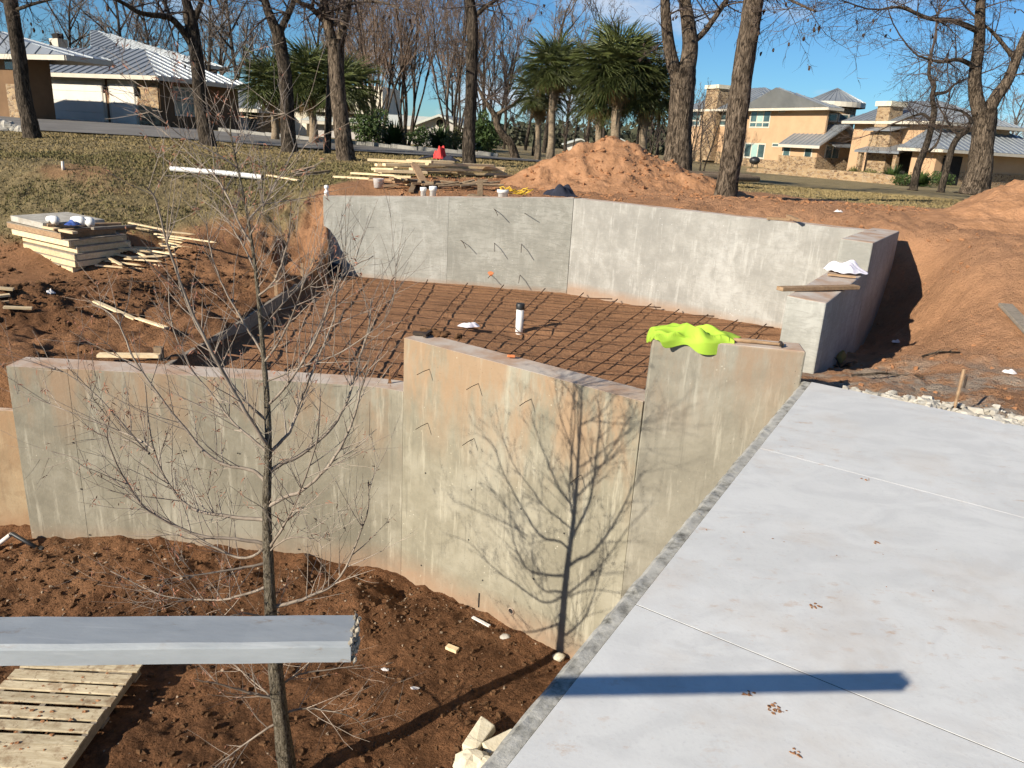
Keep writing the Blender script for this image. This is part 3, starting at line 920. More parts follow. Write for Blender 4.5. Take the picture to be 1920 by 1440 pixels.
ww = thing('wing_wall', 'stepped grey concrete wing wall carrying a white bag', 'wall', (3.4, 8.2, -0.4))
wd = unit(V(4.08 - 2.84, 9.05 - 7.0)); wnr = V(-wd[1], wd[0])       # along, towards the basin
W0 = V(2.84, 7.0)
def wp(s, o): return W0 + wd * s + wnr * o
s_step = np.linalg.norm(V(4.08, 9.05) - W0); s_end = np.linalg.norm(V(5.42, 11.25) - W0)
mb = MB(); mb.prism([tuple(wp(0, 0.0)), tuple(wp(s_step, 0)), tuple(wp(s_step, 0.36)), tuple(wp(0.0, 0.36))], -1.5, [0.315, 0.35, 0.35, 0.335])
bevel(build('wall_section', mb, M['wall_back'], ww), 0.014, 2)
mb = MB(); mb.prism([tuple(wp(s_step + 0.002, -0.003)), tuple(wp(s_end, -0.003)), tuple(wp(s_end, 0.363)), tuple(wp(s_step + 0.002, 0.363))], -1.5, [0.675, 0.64, 0.65, 0.685])
bevel(build('wall_section', mb, M['wall_back'], ww), 0.014, 2)

# ------------------------------------------------------------------ reinforcement mat and edge form
def gz(x, y, cut=True):
    return float(ground_z(np.array([x]), np.array([y]), cut)[0])
rm = thing('rebar_mat', 'rusty reinforcing bar grid laid over the basin floor', 'rebar', (0, 10.5, FLOOR_Z))
BAR_H = FLOOR_Z + 0.06
def clip_to(poly, p, d, lim=14.0):
    """longest stretch of the line p + t d inside the polygon"""
    ts = np.linspace(-lim, lim, 1400)
    q = p[None, :] + ts[:, None] * d[None, :]
    ins = inside(poly, q[:, 0], q[:, 1])
    best = None; i = 0
    while i < len(ts):
        if ins[i]:
            j = i
            while j + 1 < len(ts) and ins[j + 1]: j += 1
            if best is None or ts[j] - ts[i] > best[1] - best[0]: best = (ts[i], ts[j])
            i = j + 1
        else: i += 1
    return best
RB = [(-3.35, 7.75), (-3.35, 14.25), (0.95, 13.82), (4.55, 10.75), (2.45, 7.1), (2.1, 6.05), (1.2, 6.2), (-0.85, 7.6), (-1.3, 7.78)]
def bar_mesh(p, d, z, t0, t1, hook=False, r=0.0105):
    n = 14
    pts = []
    for k in range(n + 1):
        t = t0 + (t1 - t0) * k / n
        q = p + d * t
        pts.append(V(q[0] + rng.normal(0, 0.006), q[1] + rng.normal(0, 0.006), z + rng.normal(0, 0.006) + 0.16 * max(0, (q[0] - 1.0) / 3.6) * 0.9))
    if hook:
        e = pts[-1]; dd = V(d[0], d[1], 0)
        pts += [e + dd * 0.03 + V(0, 0, 0.025), e + V(0.01, 0, 0.045), e - dd * 0.06 + V(0.02, 0, 0.035)]
    mb = MB(); mb.tube(pts, r, 5)
    return mb
crossx = []
for x0, azd in zip(np.arange(-3.2, 4.6, 0.52), np.interp(np.arange(-3.2, 4.6, 0.52), [-3.2, -1.5, -1.0, -0.5, 0.1, 0.6, 1.5, 4.5], [-6, 0, 5, 7, 13.5, 17, 24.5, 33])):
    p = V(x0, 11.0); d = V(math.sin(R_(azd)), math.cos(R_(azd)))
    c = clip_to(RB, p, d)
    if c is None or c[1] - c[0] < 0.4: continue
    build('rebar', bar_mesh(p, d, BAR_H + 0.017, c[0], c[1], False, 0.0095), M['rebar'], rm, True)
dd2 = unit(V(0.985, -0.172))
for k in range(26):
    p = V(0.0, 6.0) + V(0, 1) * 0.50 * k
    c = clip_to(RB, p, dd2, 9)
    if c is None or c[1] - c[0] < 0.5: continue
    build('rebar', bar_mesh(p, dd2, BAR_H, c[0], c[1], False, 0.0105), M['rebar'], rm, True)
# short dowels along the front wall
for i, x in enumerate(np.arange(-3.0, -1.2, 0.28)):
    mb = MB(); a = V(x, 7.66, BAR_H + 0.02)
    mb.tube([a, a + V(0.03, 0.5, 0.0), a + V(0.02, 0.95, 0.01)], 0.0075, 5)
    build('rebar', mb, M['rebar'], rm, True)

ef = thing('edge_form', 'dark form board staked along the left edge of the rebar grid', 'formwork', (-3.6, 11, -0.95))
ep = [V(-3.62, 7.68), V(-3.56, 10.0), V(-3.58, 12.3), V(-3.64, 14.36)]
for a, b, dz in zip(ep[:-1], ep[1:], (0.0, 0.015, -0.01)):
    mb = MB(); mb.bar(V(*a, -0.945 + dz), V(*(b - (b - a) * 0.004), -0.945 + dz), 0.045, 0.19)
    build('form_board', mb, M['wood_grey'], ef)
for (px, py, hh, w) in ((466, 560, 0.42, 0.05), (518, 525, 0.34, 0.05), (562, 500, 0.30, 0.05), (597, 492, 0.26, 0.045), (390, 620, 0.16, 0.045)):
    y = float(np.interp(py, [490, 525, 560, 620, 690], [13.9, 12.9, 11.4, 9.8, 8.1]))
    x = float(np.interp(y, [p[1] for p in ep], [p[0] for p in ep])) - 0.055
    mb = MB(); tl = rng.normal(0, 0.02)
    mb.bar(V(x, y, -1.2), V(x + tl, y + rng.normal(0, 0.02), -0.85 + hh * 0.75), w, 0.022, (0, 1, 0))
    build('stake', mb, M['wood_old'], ef)
mb = MB(); q = aty(297, 668, 7.86); mb.bar(V(q[0], 7.86, -1.0), V(q[0] + 0.01, 7.86, -0.72), 0.085, 0.06, (0, 1, 0))
build('stake', mb, M['wood_form'], ef)
mb = MB(); mb.bar(V(-4.35, 7.7, -0.80), V(-3.75, 7.80, -0.80), 0.1, 0.03)
build('form_board', mb, M['wood_new'], ef)

# ------------------------------------------------------------------ things lying in and on the basin
pb = atz(973, 627, FLOOR_Z - 0.08)
vp = thing('vent_pipe', 'white plastic pipe stub with black cap standing in the rebar grid', 'pipe', (pb[0], pb[1], FLOOR_Z - 0.1))
tp = aty(976, 572, pb[1])
mb = MB(); mb.tube([V(pb[0], pb[1], -1.35), V(tp[0], tp[1], tp[2] - 0.02)], 0.055, 18)
build('pipe', mb, M['pvc'], vp, True)
mb = MB(); mb.lathe(V(tp[0], tp[1], tp[2] - 0.06), [(0.0, 0), (0.062, 0.0), (0.064, 0.01), (0.064, 0.075), (0.058, 0.085), (0.03, 0.088), (0.0, 0.088)], 18)
build('cap', mb, M['black_plastic'], vp, True)

def crumple(c, size, seed, n=28, m=20, hang=None, fold=0.35, crease=False):
    """rumpled cloth or film lying at c: ripples, a puckered outline and a doubled-over middle"""
    r = np.random.default_rng(seed)
    ph = r.uniform(0, 6.28, 12)
    mb = MB(); vs = []
    for j in range(m + 1):
        rr = j / m
        for k in range(n):
            t = 2 * math.pi * k / n
            out = 1 + 0.16 * math.sin(2 * t + ph[0]) + 0.10 * math.sin(5 * t + ph[1]) + 0.05 * math.sin(9 * t + ph[2])
            x = math.cos(t) * rr * out * size[0]; y = math.sin(t) * rr * out * size[1]
            w = math.sin(x / size[0] * 5 + ph[3] + 1.6 * math.sin(y / size[1] * 3 + ph[4])) * 0.5 + math.sin(y / size[1] * 6 + ph[5] + 2 * x / size[0]) * 0.35 + math.sin((x / size[0] + y / size[1]) * 9 + ph[6]) * 0.2
            if crease:
                u1 = x / size[0]; v1 = y / size[1]
                w = 0.55 * w + 0.55 * (1 - 2 * abs(math.sin(u1 * 4.3 + 1.9 * math.sin(v1 * 2.2 + ph[8]) + ph[9]))) + 0.4 * (1 - 2 * abs(math.sin(v1 * 5.1 + 2.2 * u1 + ph[10]))) + 0.16 * math.sin(13 * u1 - 9 * v1 + ph[11])
            z = size[2] * ((1 - rr ** 2.4) * (0.62 + fold * w) + 0.06 + 0.10 * abs(math.sin(6 * t + ph[7])) * rr)
            p = V(x, y, max(z, 0.006))
            if hang is not None: p = hang(p)
            vs.append(np.asarray(c) + p)
    fs = []
    for j in range(m):
        for k in range(n):
            k2 = (k + 1) % n
            fs.append((j * n + k, j * n + k2, (j + 1) * n + k2, (j + 1) * n + k))
    mb.add(vs, fs)
    return mb
def solid(o, th=0.004):
    m = o.modifiers.new('thick', 'SOLIDIFY'); m.thickness = th; m.offset = 1.0
    s = o.modifiers.new('sub', 'SUBSURF'); s.levels = 1; s.render_levels = 1
    return o
g = atz(880, 610, FLOOR_Z + 0.1)
tag(solid(build('plastic_scrap', crumple(V(g[0], g[1], FLOOR_Z + 0.085), (0.16, 0.10, 0.07), 4), M['bag'], None, True, base=(g[0], g[1], FLOOR_Z + 0.08)), 0.003), 'crumpled white plastic scrap on the rebar grid beside the white pipe stub', 'plastic')

# hi-vis vest over the block
vc = V(1.36, 5.70, BK_Z + 0.005)
def vest_hang(p):
    # cloth falls over the near face of the block and its raked end
    over = max(0.0, -(p[1]) - 0.11 + 0.02 * math.sin(p[0] * 14))
    if over > 0:
        p = V(p[0], -0.135 - 0.02 * math.sin(p[0] * 17) - min(over, 0.03) * 0.6, p[2] * 0.4 - over * 0.95)
    over = max(0.0, -p[0] - 0.27)
    if over > 0:
        p = V(-0.28 - 0.25 * min(over, 0.1), p[1], p[2] - over * 0.75)
    return p
tag(solid(build('safety_vest', crumple(V(1.34, 5.77, BK_Z + 0.012), (0.34, 0.235, 0.095), 8, 110, 60, vest_hang, 0.45, True), M['vest'], None, True, base=vc), 0.006), 'crumpled fluorescent yellow-green safety vest draped over the wall block', 'vest')
# hammer beside it
ha = aty(1380, 630, 5.62); hb = aty(1462, 646, 5.60)
ha = V(1.66, 5.70, BK_Z + 0.016); hb = V(2.0, 5.625, BK_Z + 0.018)
hm = thing('hammer', 'wooden-handled hammer lying on the wall block beside the yellow-green vest', 'hammer', hb)
mb = MB(); hdv = unit(hb - ha)
mb.tube([ha, ha + hdv * 0.08, ha + hdv * 0.2, hb - hdv * 0.02, hb + hdv * 0.02], [0.015, 0.017, 0.013, 0.012, 0.011], 8)
build('handle', mb, M['wood_old'], hm, True)
mb = MB(); sd_ = unit(cross(hdv, V(0, 0, 1)))
mb.tube([hb - sd_ * 0.055, hb - sd_ * 0.05, hb - sd_ * 0.025, hb + sd_ * 0.01, hb + sd_ * 0.03, hb + sd_ * 0.065 - hdv * 0.02], [0.016, 0.017, 0.012, 0.015, 0.011, 0.003], 8)
build('head', mb, M['wire'], hm, True)
# white sack on the low step of the wing wall
sk = wp(2.02, 0.20)
tag(solid(build('white_sack', crumple(V(sk[0], sk[1], 0.352), (0.24, 0.2, 0.16), 15, 70, 40, None, 0.3, False), M['bag'], None, True, base=(sk[0], sk[1], 0.35)), 0.004), 'crumpled white plastic sack on the low step of the wing wall', 'sack')
mb = MB(); a = wp(1.66, 0.02); b = wp(1.60, 0.30); mb.bar(V(*a, 0.362), V(*b, 0.362), 0.06, 0.02)
tag(build('wood_offcut', mb, M['wood_old'], base=(*a, 0.35)), 'short brown offcut just in front of the white sack', 'offcut')
mb = MB(); a = wp(0.98, -0.10); b = wp(0.16, 0.47); mb.bar(V(*a, 0.357), V(*b, 0.362), 0.09, 0.038)
tag(bevel(build('wood_board', mb, M['wood_old'], base=(*a, 0.35)), 0.003, 1), 'brown board laid across the low step of the wing wall', 'board')
# boards and bits on top of the back wall
def btop(px, o=0.13):
    """point on the crest of the right stretch of the back wall under that bearing"""
    d_ = ray(px, 400); dr = unit(BR - BM); n2 = V(-dr[1], dr[0])
    p0 = BM + n2 * o
    t_ = (p0 @ n2) / (d_[:2] @ n2)
    return V(d_[0] * t_, d_[1] * t_, 0.66)
def ltop(px, o=0.13):
    d_ = ray(px, 400); dr = unit(BM - BL); n2 = V(-dr[1], dr[0])
    p0 = BL + n2 * o
    t_ = (p0 @ n2) / (d_[:2] @ n2)
    q = V(d_[0] * t_, d_[1] * t_)
    return V(q[0], q[1], zl((q - BL) @ dr / np.linalg.norm(BM - BL)))
a = btop(1440, -0.02); b = btop(1482, 0.2)
mb = MB(); mb.bar(a + V(0, 0, 0.02), b + V(0, 0, 0.02), 0.05, 0.035)
tag(build('wood_stick', mb, M['wood_old'], base=a), 'dark flat stick lying along the crest of the back wall', 'stick')
a = btop(1478, 0.36); b = btop(1500, -0.14)
mb = MB(); mb.bar(a + V(0, 0, 0.058), b + V(0, 0, 0.05), 0.055, 0.035)
tag(build('wood_stick', mb, M['wood_old'], base=a), 'lighter brown stick crossing the dark stick on the back wall', 'stick')
# pipe stubs and litter behind the crest of the back wall
def stub(px, h, r, label, mat='pvc', o=0.30, nm='pipe_stub'):
    q = ltop(px, o)
    mb = MB(); mb.lathe(q - V(0, 0, 0.4), [(0, 0), (r, 0), (r, 0.4 + h * 0.55), (r * 1.22, 0.4 + h * 0.56), (r * 1.22, 0.4 + h), (r * 0.95, 0.4 + h + 0.004), (r * 0.9, 0.4 + h * 0.7), (0, 0.4 + h * 0.7)], 14)
    return tag(build(nm, mb, M[mat], None, True, base=q), label, 'pipe')
stub(793, 0.15, 0.05, 'left of the two white pipe stubs standing side by side behind the back wall')
stub(811, 0.17, 0.06, 'right of the two white pipe stubs standing side by side behind the back wall')
stub(941, 0.12, 0.09, 'wide white pipe collar behind the back wall beside yellow strapping')
q = ltop(613, 0.12)
mb = MB()
mb.lathe(q, [(0.0, 0), (0.045, 0.0), (0.045, 0.08), (0.028, 0.09), (0.026, 0.12), (0.044, 0.13), (0.045, 0.17), (0.026, 0.19), (0.0, 0.19)], 12)
tag(build('pipe_fitting', mb, M['pvc'], None, True, base=q), 'small white valve fitting standing at the left end of the back wall', 'fitting')
q = ltop(900, 0.4)
mb = MB(); mb.bar(q + V(0, 0, -0.5), q + V(-0.02, 0, 0.30), 0.10, 0.09, (0, 1, 0))
mb.sphere(q + V(-0.12, 0.02, -0.02), 0.10, 8, 5, 0.15, (1.3, 0.8, 0.5))
mb.sphere(q + V(0.10, 0.0, -0.02), 0.08, 8, 5, 0.15, (1.2, 0.8, 0.5))
tag(build('timber_post', mb, M['wood_form'], base=q), 'short dark timber post standing behind the back wall', 'post')
q = ltop(965, 0.36)
mb = MB()
for k in range(7):
    t0 = rng.uniform(0, 6.28); pts = []
    for j in range(9):
        t = j / 8
        pts.append(q + V(-0.24 + 0.5 * t + 0.06 * math.sin(4 * t + t0), rng.normal(0, 0.03), 0.03 + 0.12 * abs(math.sin(3.1 * t + t0)) * rng.uniform(0.5, 1.2)))
    mb.tube(pts, 0.009, 4)
tag(build('yellow_strapping', mb, M['yellow'], None, True, base=q), 'tangled yellow strapping behind the back wall', 'strapping')
q = ltop(1048, 0.45)
tag(solid(build('dark_jacket', crumple(V(q[0], q[1], 0.63), (0.36, 0.22, 0.22), 23, 30, 14, None, 0.6), M['dark_cloth'], None, True, base=q), 0.01), 'dark navy jacket heaped behind the corner of the back wall', 'jacket')
mb = MB(); q = V(-3.42, 14.30, FLOOR_Z)
mb.lathe(q, [(0, 0.0), (0.09, 0.0), (0.11, 0.22), (0.115, 0.23), (0.10, 0.225), (0.085, 0.02), (0, 0.02)], 14)
tag(build('bucket', mb, M['dark_cloth'], None, True, base=q), 'small dark blue bucket in the corner at the left end of the back wall', 'bucket')
q = V(-0.80, 7.28, MW_Z)
mb = MB()
for k in range(9):
    mb.sphere(q + V(rng.normal(0.05, 0.1), rng.normal(0.06, 0.05), 0.02), 0.035, 7, 4, 0.25, (1.3, 1, 0.8))
tag(build('soil_clump', mb, M['clod'], base=q), 'dark soil clump on the left corner of the higher front wall', 'soil')
mb = MB(); q = V(-0.93, 7.22, MW_Z)
mb.bar(q + V(-0.06, 0.06, 0.02), q + V(0.10, 0.05, 0.02), 0.05, 0.03); mb.bar(q + V(0.06, -0.03, 0.02), q + V(0.10, 0.12, 0.03), 0.03, 0.03)
tag(build('metal_bracket', mb, M['wire'], base=q), 'dark metal bracket at the left corner of the higher front wall', 'bracket')
q = V(0.0, 6.68, MW_Z)
mb = MB(); mb.box(q + V(-0.02, 0, 0.012), (0.075, 0.035, 0.022), None)
tag(bevel(build('orange_cap', mb, M['orange'], base=q), 0.008, 2), 'small orange plastic piece on top of the higher front wall', 'plastic')

# ------------------------------------------------------------------ screed bar over the foreground
be = V(-0.196, 0.890, 0.954); bdir = unit(V(-0.994, -0.106, 0.0))
BLEN = 2.1
sb = thing('screed_bar', 'grey metal screed bar reaching in from the left over the pit', 'bar', be)
bs_ = unit(cross(bdir, V(0, 0, 1)))          # sideways
if bs_[1] > 0: bs_ = -bs_                       # points to the camera side
W_, H_ = 0.064, 0.027
prof = [(-W_ / 2, -H_), (-W_ / 2, 0.0), (W_ / 2 - 0.006, 0.0), (W_ / 2 - 0.001, -0.0035), (W_ / 2 + 0.0, -0.006), (W_ / 2 + 0.002, -H_)]
mb = MB(); vs = []; NS = 30
for k in range(NS + 1):
    s = BLEN * k / NS
    c = be + bdir * s
    for (o, z) in prof:
        vs.append(c + bs_ * o + V(0, 0, z + 0.0006 * math.sin(k * 2.3)))
fs = []; n = len(prof)
for k in range(NS):
    for j in range(n):
        j2 = (j + 1) % n
        fs.append((k * n + j, k * n + j2, (k + 1) * n + j2, (k + 1) * n + j))
fs += [tuple(range(n)), tuple(NS * n + j for j in range(n - 1, -1, -1))]
mb.add(vs, fs)
def galv():
    t = NT('galvanised_metal')
    n1 = t.noise(9, 6, 0.68, t.mapped((0.6, 3, 3))); n2 = t.noise(40, 6, 0.7, t.mapped((0.45, 1.2, 1.2)))
    col = t.ramp(n1, [(0.32, (0.285, 0.305, 0.315)), (0.5, (0.315, 0.335, 0.345)), (0.68, (0.345, 0.365, 0.373))])
    spl = t.math('MULTIPLY', t.ramp(n2, [(0.56, 0.0), (0.64, 0.9)]), t.ramp(t.noise(5, 4, 0.6), [(0.46, 0.0), (0.58, 1.0)]))
    col = t.mix(spl, col, (0.23, 0.165, 0.11))
    scr = t.noise(60, 3, 0.6, t.mapped((0.06, 2.2, 2.2), (0, 1, 0)))
    col = t.mix(t.ramp(scr, [(0.63, 0.0), (0.68, 0.3)]), col, (0.42, 0.435, 0.44))
    t.color(col).rough(t.ramp(n1, [(0.3, 0.38), (0.7, 0.62)])).spec(0.5)
    t.b.inputs['Metallic'].default_value = 0.2
    t.bump(t.noise(55, 5, 0.7, t.mapped((0.5, 1.5, 1.5))), 0.16, 0.003)
    return t.m
M['galv'] = galv()
build('profile', mb, M['galv'], sb)
mb = MB()
for k in range(46):                             # crust of set concrete on the cut end
    o = rng.uniform(-W_ / 2 + 0.002, W_ / 2); z = rng.uniform(-H_, 0.0)
    if rng.random() < 0.6:
        z = rng.choice([0.0, -H_]); 
    mb.sphere(be - bdir * rng.uniform(0.0, 0.006) + bs_ * o + V(0, 0, z), rng.uniform(0.0015, 0.0045), 7, 5, 0.25, (0.8, 1.4, 1.2))
o = build('concrete_crust', mb, simple('crust', (0.06, 0.05, 0.04), (0.46, 0.40, 0.31), 90, 0.95, 0.6, 200, 0.003), sb)
o['label'] = 'crust of set concrete on the end of the bar'
# its stand, left of the picture
ps = be + bdir * 1.75
st = thing('steel_post', 'steel post holding up the screed bar', 'post', (ps[0], ps[1], PIT_Z))
mb = MB(); mb.tube([V(ps[0], ps[1], PIT_Z - 0.2), V(ps[0], ps[1], 0.90)], 0.03, 12)
build('tube', mb, M['galv'], st, True)
mb = MB(); mb.box(V(ps[0], ps[1], 0.925), (0.14, 0.11, 0.05))
build('head_plate', mb, M['galv'], st)

# ------------------------------------------------------------------ pallet in the pit
pc0 = V(-2.97, 5.36); pc1 = V(-2.96, 4.27)                      # right edge, far and near
pv = unit(pc1 - pc0); pu = V(pv[1], -pv[0])                      # along the right edge towards the camera; to the left
if pu[0] > 0: pu = -pu
pl_z = PIT_Z + 0.05
pal = thing('wooden_pallet', 'weathered pale wooden pallet lying on the pit soil', 'pallet', (-3.45, 4.8, pl_z))
def pp(u, v, z): q = pc0 + pu * u + pv * v; return V(q[0], q[1], z)
def pallet_mat():
    t = NT('pallet_wood')
    g = t.noise(3.0, 6, 0.7, t.mapped((2, 9, 9)), 0.5); b = t.noise(7.0, 6, 0.7); r = t.objrand()
    col = t.ramp(g, [(0.34, (0.40, 0.32, 0.20)), (0.66, (0.64, 0.55, 0.38))])
    col = t.mix(t.ramp(b, [(0.52, 0.0), (0.66, 0.75)]), col, (0.25, 0.165, 0.095))
    col = t.mix(t.ramp(t.noise(22, 4, 0.7), [(0.58, 0.0), (0.68, 0.8)]), col, (0.20, 0.12, 0.07))
    col = t.mix(1.0, col, t.ramp(r, [(0, 0.82), (1, 1.1)]), 'MULTIPLY')
    t.color(col).rough(0.85).spec(0.2); t.bump(g, 0.4, 0.005)
    return t.m
M['pallet'] = pallet_mat()
PWD, PLN = 0.93, 1.16
for u in (0.025, 0.50, 0.90):
    mb = MB(); mb.bar(pp(u, 0.0, pl_z + 0.062), pp(u, PLN, pl_z + 0.062), 0.04, 0.085)
    build('stringer', mb, M['wood_grey'], pal)
vv = 0.0
widths = [0.125, 0.11, 0.09, 0.095, 0.12, 0.09, 0.10, 0.22]
gaps = [0.042, 0.03, 0.028, 0.036, 0.036, 0.034, 0.004, 0.0]
for w, gp in zip(widths, gaps):
    mb = MB(); z = pl_z + 0.114 + rng.normal(0, 0.002)
    e0 = rng.normal(-0.012, 0.012); e1 = PWD + rng.normal(0, 0.012)
    a = pp(e0, vv + w / 2, z); b = pp(e1, vv + w / 2 + rng.normal(0, 0.003), z + rng.normal(0, 0.003))
    mb.bar(a, b, w, 0.017)
    bevel(build('deck_board', mb, M['pallet'], pal), 0.003, 1)
    vv += w + gp
for vv in (0.06, 0.58, 1.10):
    mb = MB(); mb.bar(pp(-0.005, vv, pl_z + 0.009), pp(PWD, vv, pl_z + 0.009), 0.11, 0.017)
    build('bottom_board', mb, M['wood_grey'], pal)
mb = MB()
for k in range(60):
    q = pp(rng.uniform(0.03, 0.9), abs(rng.normal(0.7, 0.25)) % 1.1, pl_z + 0.124)
    mb.sphere(q, rng.uniform(0.004, 0.013), 6, 4, 0.25, (1.5, 1.2, 0.5))
o = build('soil_crumbs', mb, M['clod_pale'], pal); o['kind'] = 'stuff'

# ------------------------------------------------------------------ small things in the pit
def rock_mesh(c, s, mb, r, nx=7, ny=5):
    mb.sphere(c, 1.0, nx, ny, r, s)
    return mb
for (px, py, L, ang, label) in ((897, 1385, 0.30, 62, 'upright cream limestone block beside the slab edge'), (940, 1395, 0.27, 38, 'tilted cream limestone block touching the slab edge'), (885, 1432, 0.2, 10, 'broken cream limestone lump nearest the bottom of the photo')):
    q = atz(px, py, PIT_Z + 0.06)
    a = R_(ang); d_ = V(math.cos(a), math.sin(a), 0.12)
    mb = MB()
    if ang > 20:
        mb.bar(q - d_ * L / 2, q + d_ * L / 2, 0.125, 0.10, (0, 0, 1), 0.008)
    else:
        mb.sphere(q, 0.11, 9, 6, 0.10, (1.35, 1.0, 0.8))
        mb.sphere(q + V(0.1, -0.03, 0.02), 0.08, 8, 6, 0.10, (1.2, 1.0, 0.8))
    o = build('limestone_block', mb, M['limestone'], base=(q[0], q[1], PIT_Z))
    bevel(o, 0.012, 2)
    tag(o, label, 'stone', 'limestone pieces at the slab edge')
def stick(name, a, b, w, h, mat, label, cat, r=None):
    mb = MB()
    if r: mb.tube([a, (a + b) / 2 + V(0, 0, rng.normal(0, 0.004)), b], r, 7)
    else: mb.bar(a, b, w, h)
    return tag(build(name, mb, M[mat], base=a), label, cat)
a = atz(886, 1157, PIT_Z + 0.05); b = atz(918, 1174, PIT_Z + 0.05)
stick('plastic_strip', a, b, 0.03, 0.012, 'pvc', 'thin white strip lying at the foot of the middle wall', 'strip')
a = atz(838, 1212, PIT_Z + 0.03); b = atz(858, 1220, PIT_Z + 0.03)
stick('wood_offcut', a, b, 0.055, 0.03, 'wood_new', 'small tan wood offcut on the dark pit soil', 'offcut')
q = atz(948, 1195, PIT_Z + 0.02); mb = MB(); mb.sphere(q, 0.045, 9, 6, 0.08, (1.2, 0.9, 0.7))
tag(build('grey_stone', mb, M['rubble'], None, True, base=q), 'rounded grey stone near the foot of the middle wall', 'stone')
q = atz(1048, 1232, PIT_Z + 0.03); mb = MB(); mb.sphere(q, 0.05, 9, 6, 0.1, (1.2, 0.9, 0.8))
tag(build('grey_stone', mb, M['limestone'], None, True, base=q), 'pale stone where the middle wall meets the slab edge', 'stone')
for (px, py, label) in ((778, 1291, 'white paper shred on the open pit soil above the long shadow'), (722, 1256, 'white scrap on the pit soil right of the screed bar end')):
    q = atz(px, py, PIT_Z + 0.03)
    tag(solid(build('paper_shred', crumple(q, (0.035, 0.022, 0.02), int(px)), M['paper'], None, True, base=q), 0.002), label, 'scrap')
# bent pipe end at the left edge
bp_ = thing('bent_pipe', 'bent white pipe leaning at the foot of the low wall, dark sleeve on it', 'pipe', (-5.2, 7.1, PIT_Z))
p0 = aty(-60, 1065, 7.0); p1 = aty(22, 1001, 7.1); p2 = aty(70, 1027, 7.05)
mb = MB(); mb.tube([p0, (p0 + p1) / 2, p1 - (p1 - p0) * 0.05, p1], 0.024, 10); build('pipe', mb, M['pvc_dirty'], bp_, True)
mb = MB(); mb.tube([p1 - (p1 - p0) * 0.03, p1 + V(0.01, 0, 0), p1 + (p2 - p1) * 0.5, p2], [0.026, 0.024, 0.022, 0.022], 10); build('sleeve', mb, M['black_plastic'], bp_, True)
mb = MB(); mb.box(p2 + V(0.02, 0, -0.05), (0.10, 0.06, 0.12)); bevel(build('coupling', mb, M['black_plastic'], bp_), 0.01, 2)

# ------------------------------------------------------------------ timber and litter on the left terrace and behind the basin
def gp(px, py, lo=7.0, hi=70.0, cut=False):
    """where that bearing meets the ground"""
    d_ = ray(px, py)
    for _ in range(2):
        ys = np.linspace(lo, hi, 260)
        t_ = ys / d_[1]
        P = CAM[None, :] + t_[:, None] * d_[None, :]
        g_ = ground_z(P[:, 0], P[:, 1], cut)
        k = int(np.argmax(P[:, 2] <= g_))
        lo, hi = ys[max(k - 1, 0)], ys[k]
    return V(P[k, 0], P[k, 1], g_[k])
FP = gp(137, 511)[:2]; fu = unit(V(-0.845, 0.535)); fv = unit(V(0.36, 0.93))
fz = float(gz(FP[0], FP[1])) - 0.015
PAN = [(0.0, 0.0, 1.70, 1.15, 0.0), (-0.06, 0.02, 1.55, 1.1, 1.0), (-0.05, 0.03, 1.6, 1.1, 0.5), (0.0, 0.12, 1.72, 1.05, -2.0), (0.06, 0.02, 1.80, 1.12, 1.5), (0.24, 0.0, 1.72, 1.05, 0.5)]
labs = ['bottom form panel of the stack on the left terrace', 'second form panel from the bottom of the stack', 'third form panel from the bottom of the stack', 'fourth form panel up, set back under the overhang', 'fifth form panel up, overhanging the lower ones', 'sixth form panel up, under the pale slab']
z = fz
for i, (su, sv, lu, lv, yaw) in enumerate(PAN):
    th = 0.102
    t = thing('form_panel', labs[i], 'panel', (FP[0] - 0.4, FP[1] + 0.5, z), 'form panels stacked on the left terrace')
    o0 = FP + fu * su + fv * sv
    def q3(a, b, zz): w_ = o0 + fu * a + fv * b; return V(w_[0], w_[1], zz)
    zc = z + th / 2
    for (a0, b0, a1, b1) in ((0, 0.02, lu, 0.02), (0, lv - 0.02, lu, lv - 0.02), (0.02, 0.042, 0.02, lv - 0.042), (lu - 0.02, 0.042, lu - 0.02, lv - 0.042), (lu * 0.5, 0.042, lu * 0.5, lv - 0.042)):
        mb = MB(); mb.bar(q3(a0, b0, zc - 0.01), q3(a1, b1, zc - 0.01), 0.04, 0.088)
        bevel(build('rail', mb, M['wood_new'] if i < 5 else M['wood_old'], t), 0.003, 1)
    mb = MB(); mb.hexa([q3(0, 0, z + th - 0.022), q3(0, lv, z + th - 0.022), q3(lu, lv, z + th - 0.022), q3(lu, 0, z + th - 0.022), q3(0, 0, z + th - 0.003), q3(0, lv, z + th - 0.003), q3(lu, lv, z + th - 0.003), q3(lu, 0, z + th - 0.003)])
    build('plywood', mb, M['wood_grey'], t)
    z += th + 0.002
ztop = z
def q4(a, b, zz): w_ = FP + fu * a + fv * b; return V(w_[0], w_[1], zz)
for (a0, b0, a1, b1, zz, m, lab) in ((-0.12, 0.05, 0.75, 0.02, 0.03, 'wood_new', 'short pale board on the near corner of the panel stack'), (0.35, -0.05, -0.25, 1.12, 0.03, 'wood_old', 'brown board along the right edge of the panel stack top'), (0.62, 0.0, 0.05, 1.05, 0.075, 'wood_old', 'upper brown board beside the white pipe fittings on the stack'),
                                  (-0.15, 0.35, -0.3, 1.1, 0.075, 'wood_grey', 'grey board end at the far right of the panel stack top')):
    mb = MB(); mb.bar(q4(a0, b0, ztop + zz), q4(a1, b1, ztop + zz), 0.09, 0.04)
    tag(bevel(build('wood_board', mb, M[m], base=q4(a0, b0, ztop)), 0.003, 1), lab, 'board', 'loose boards on the panel stack')
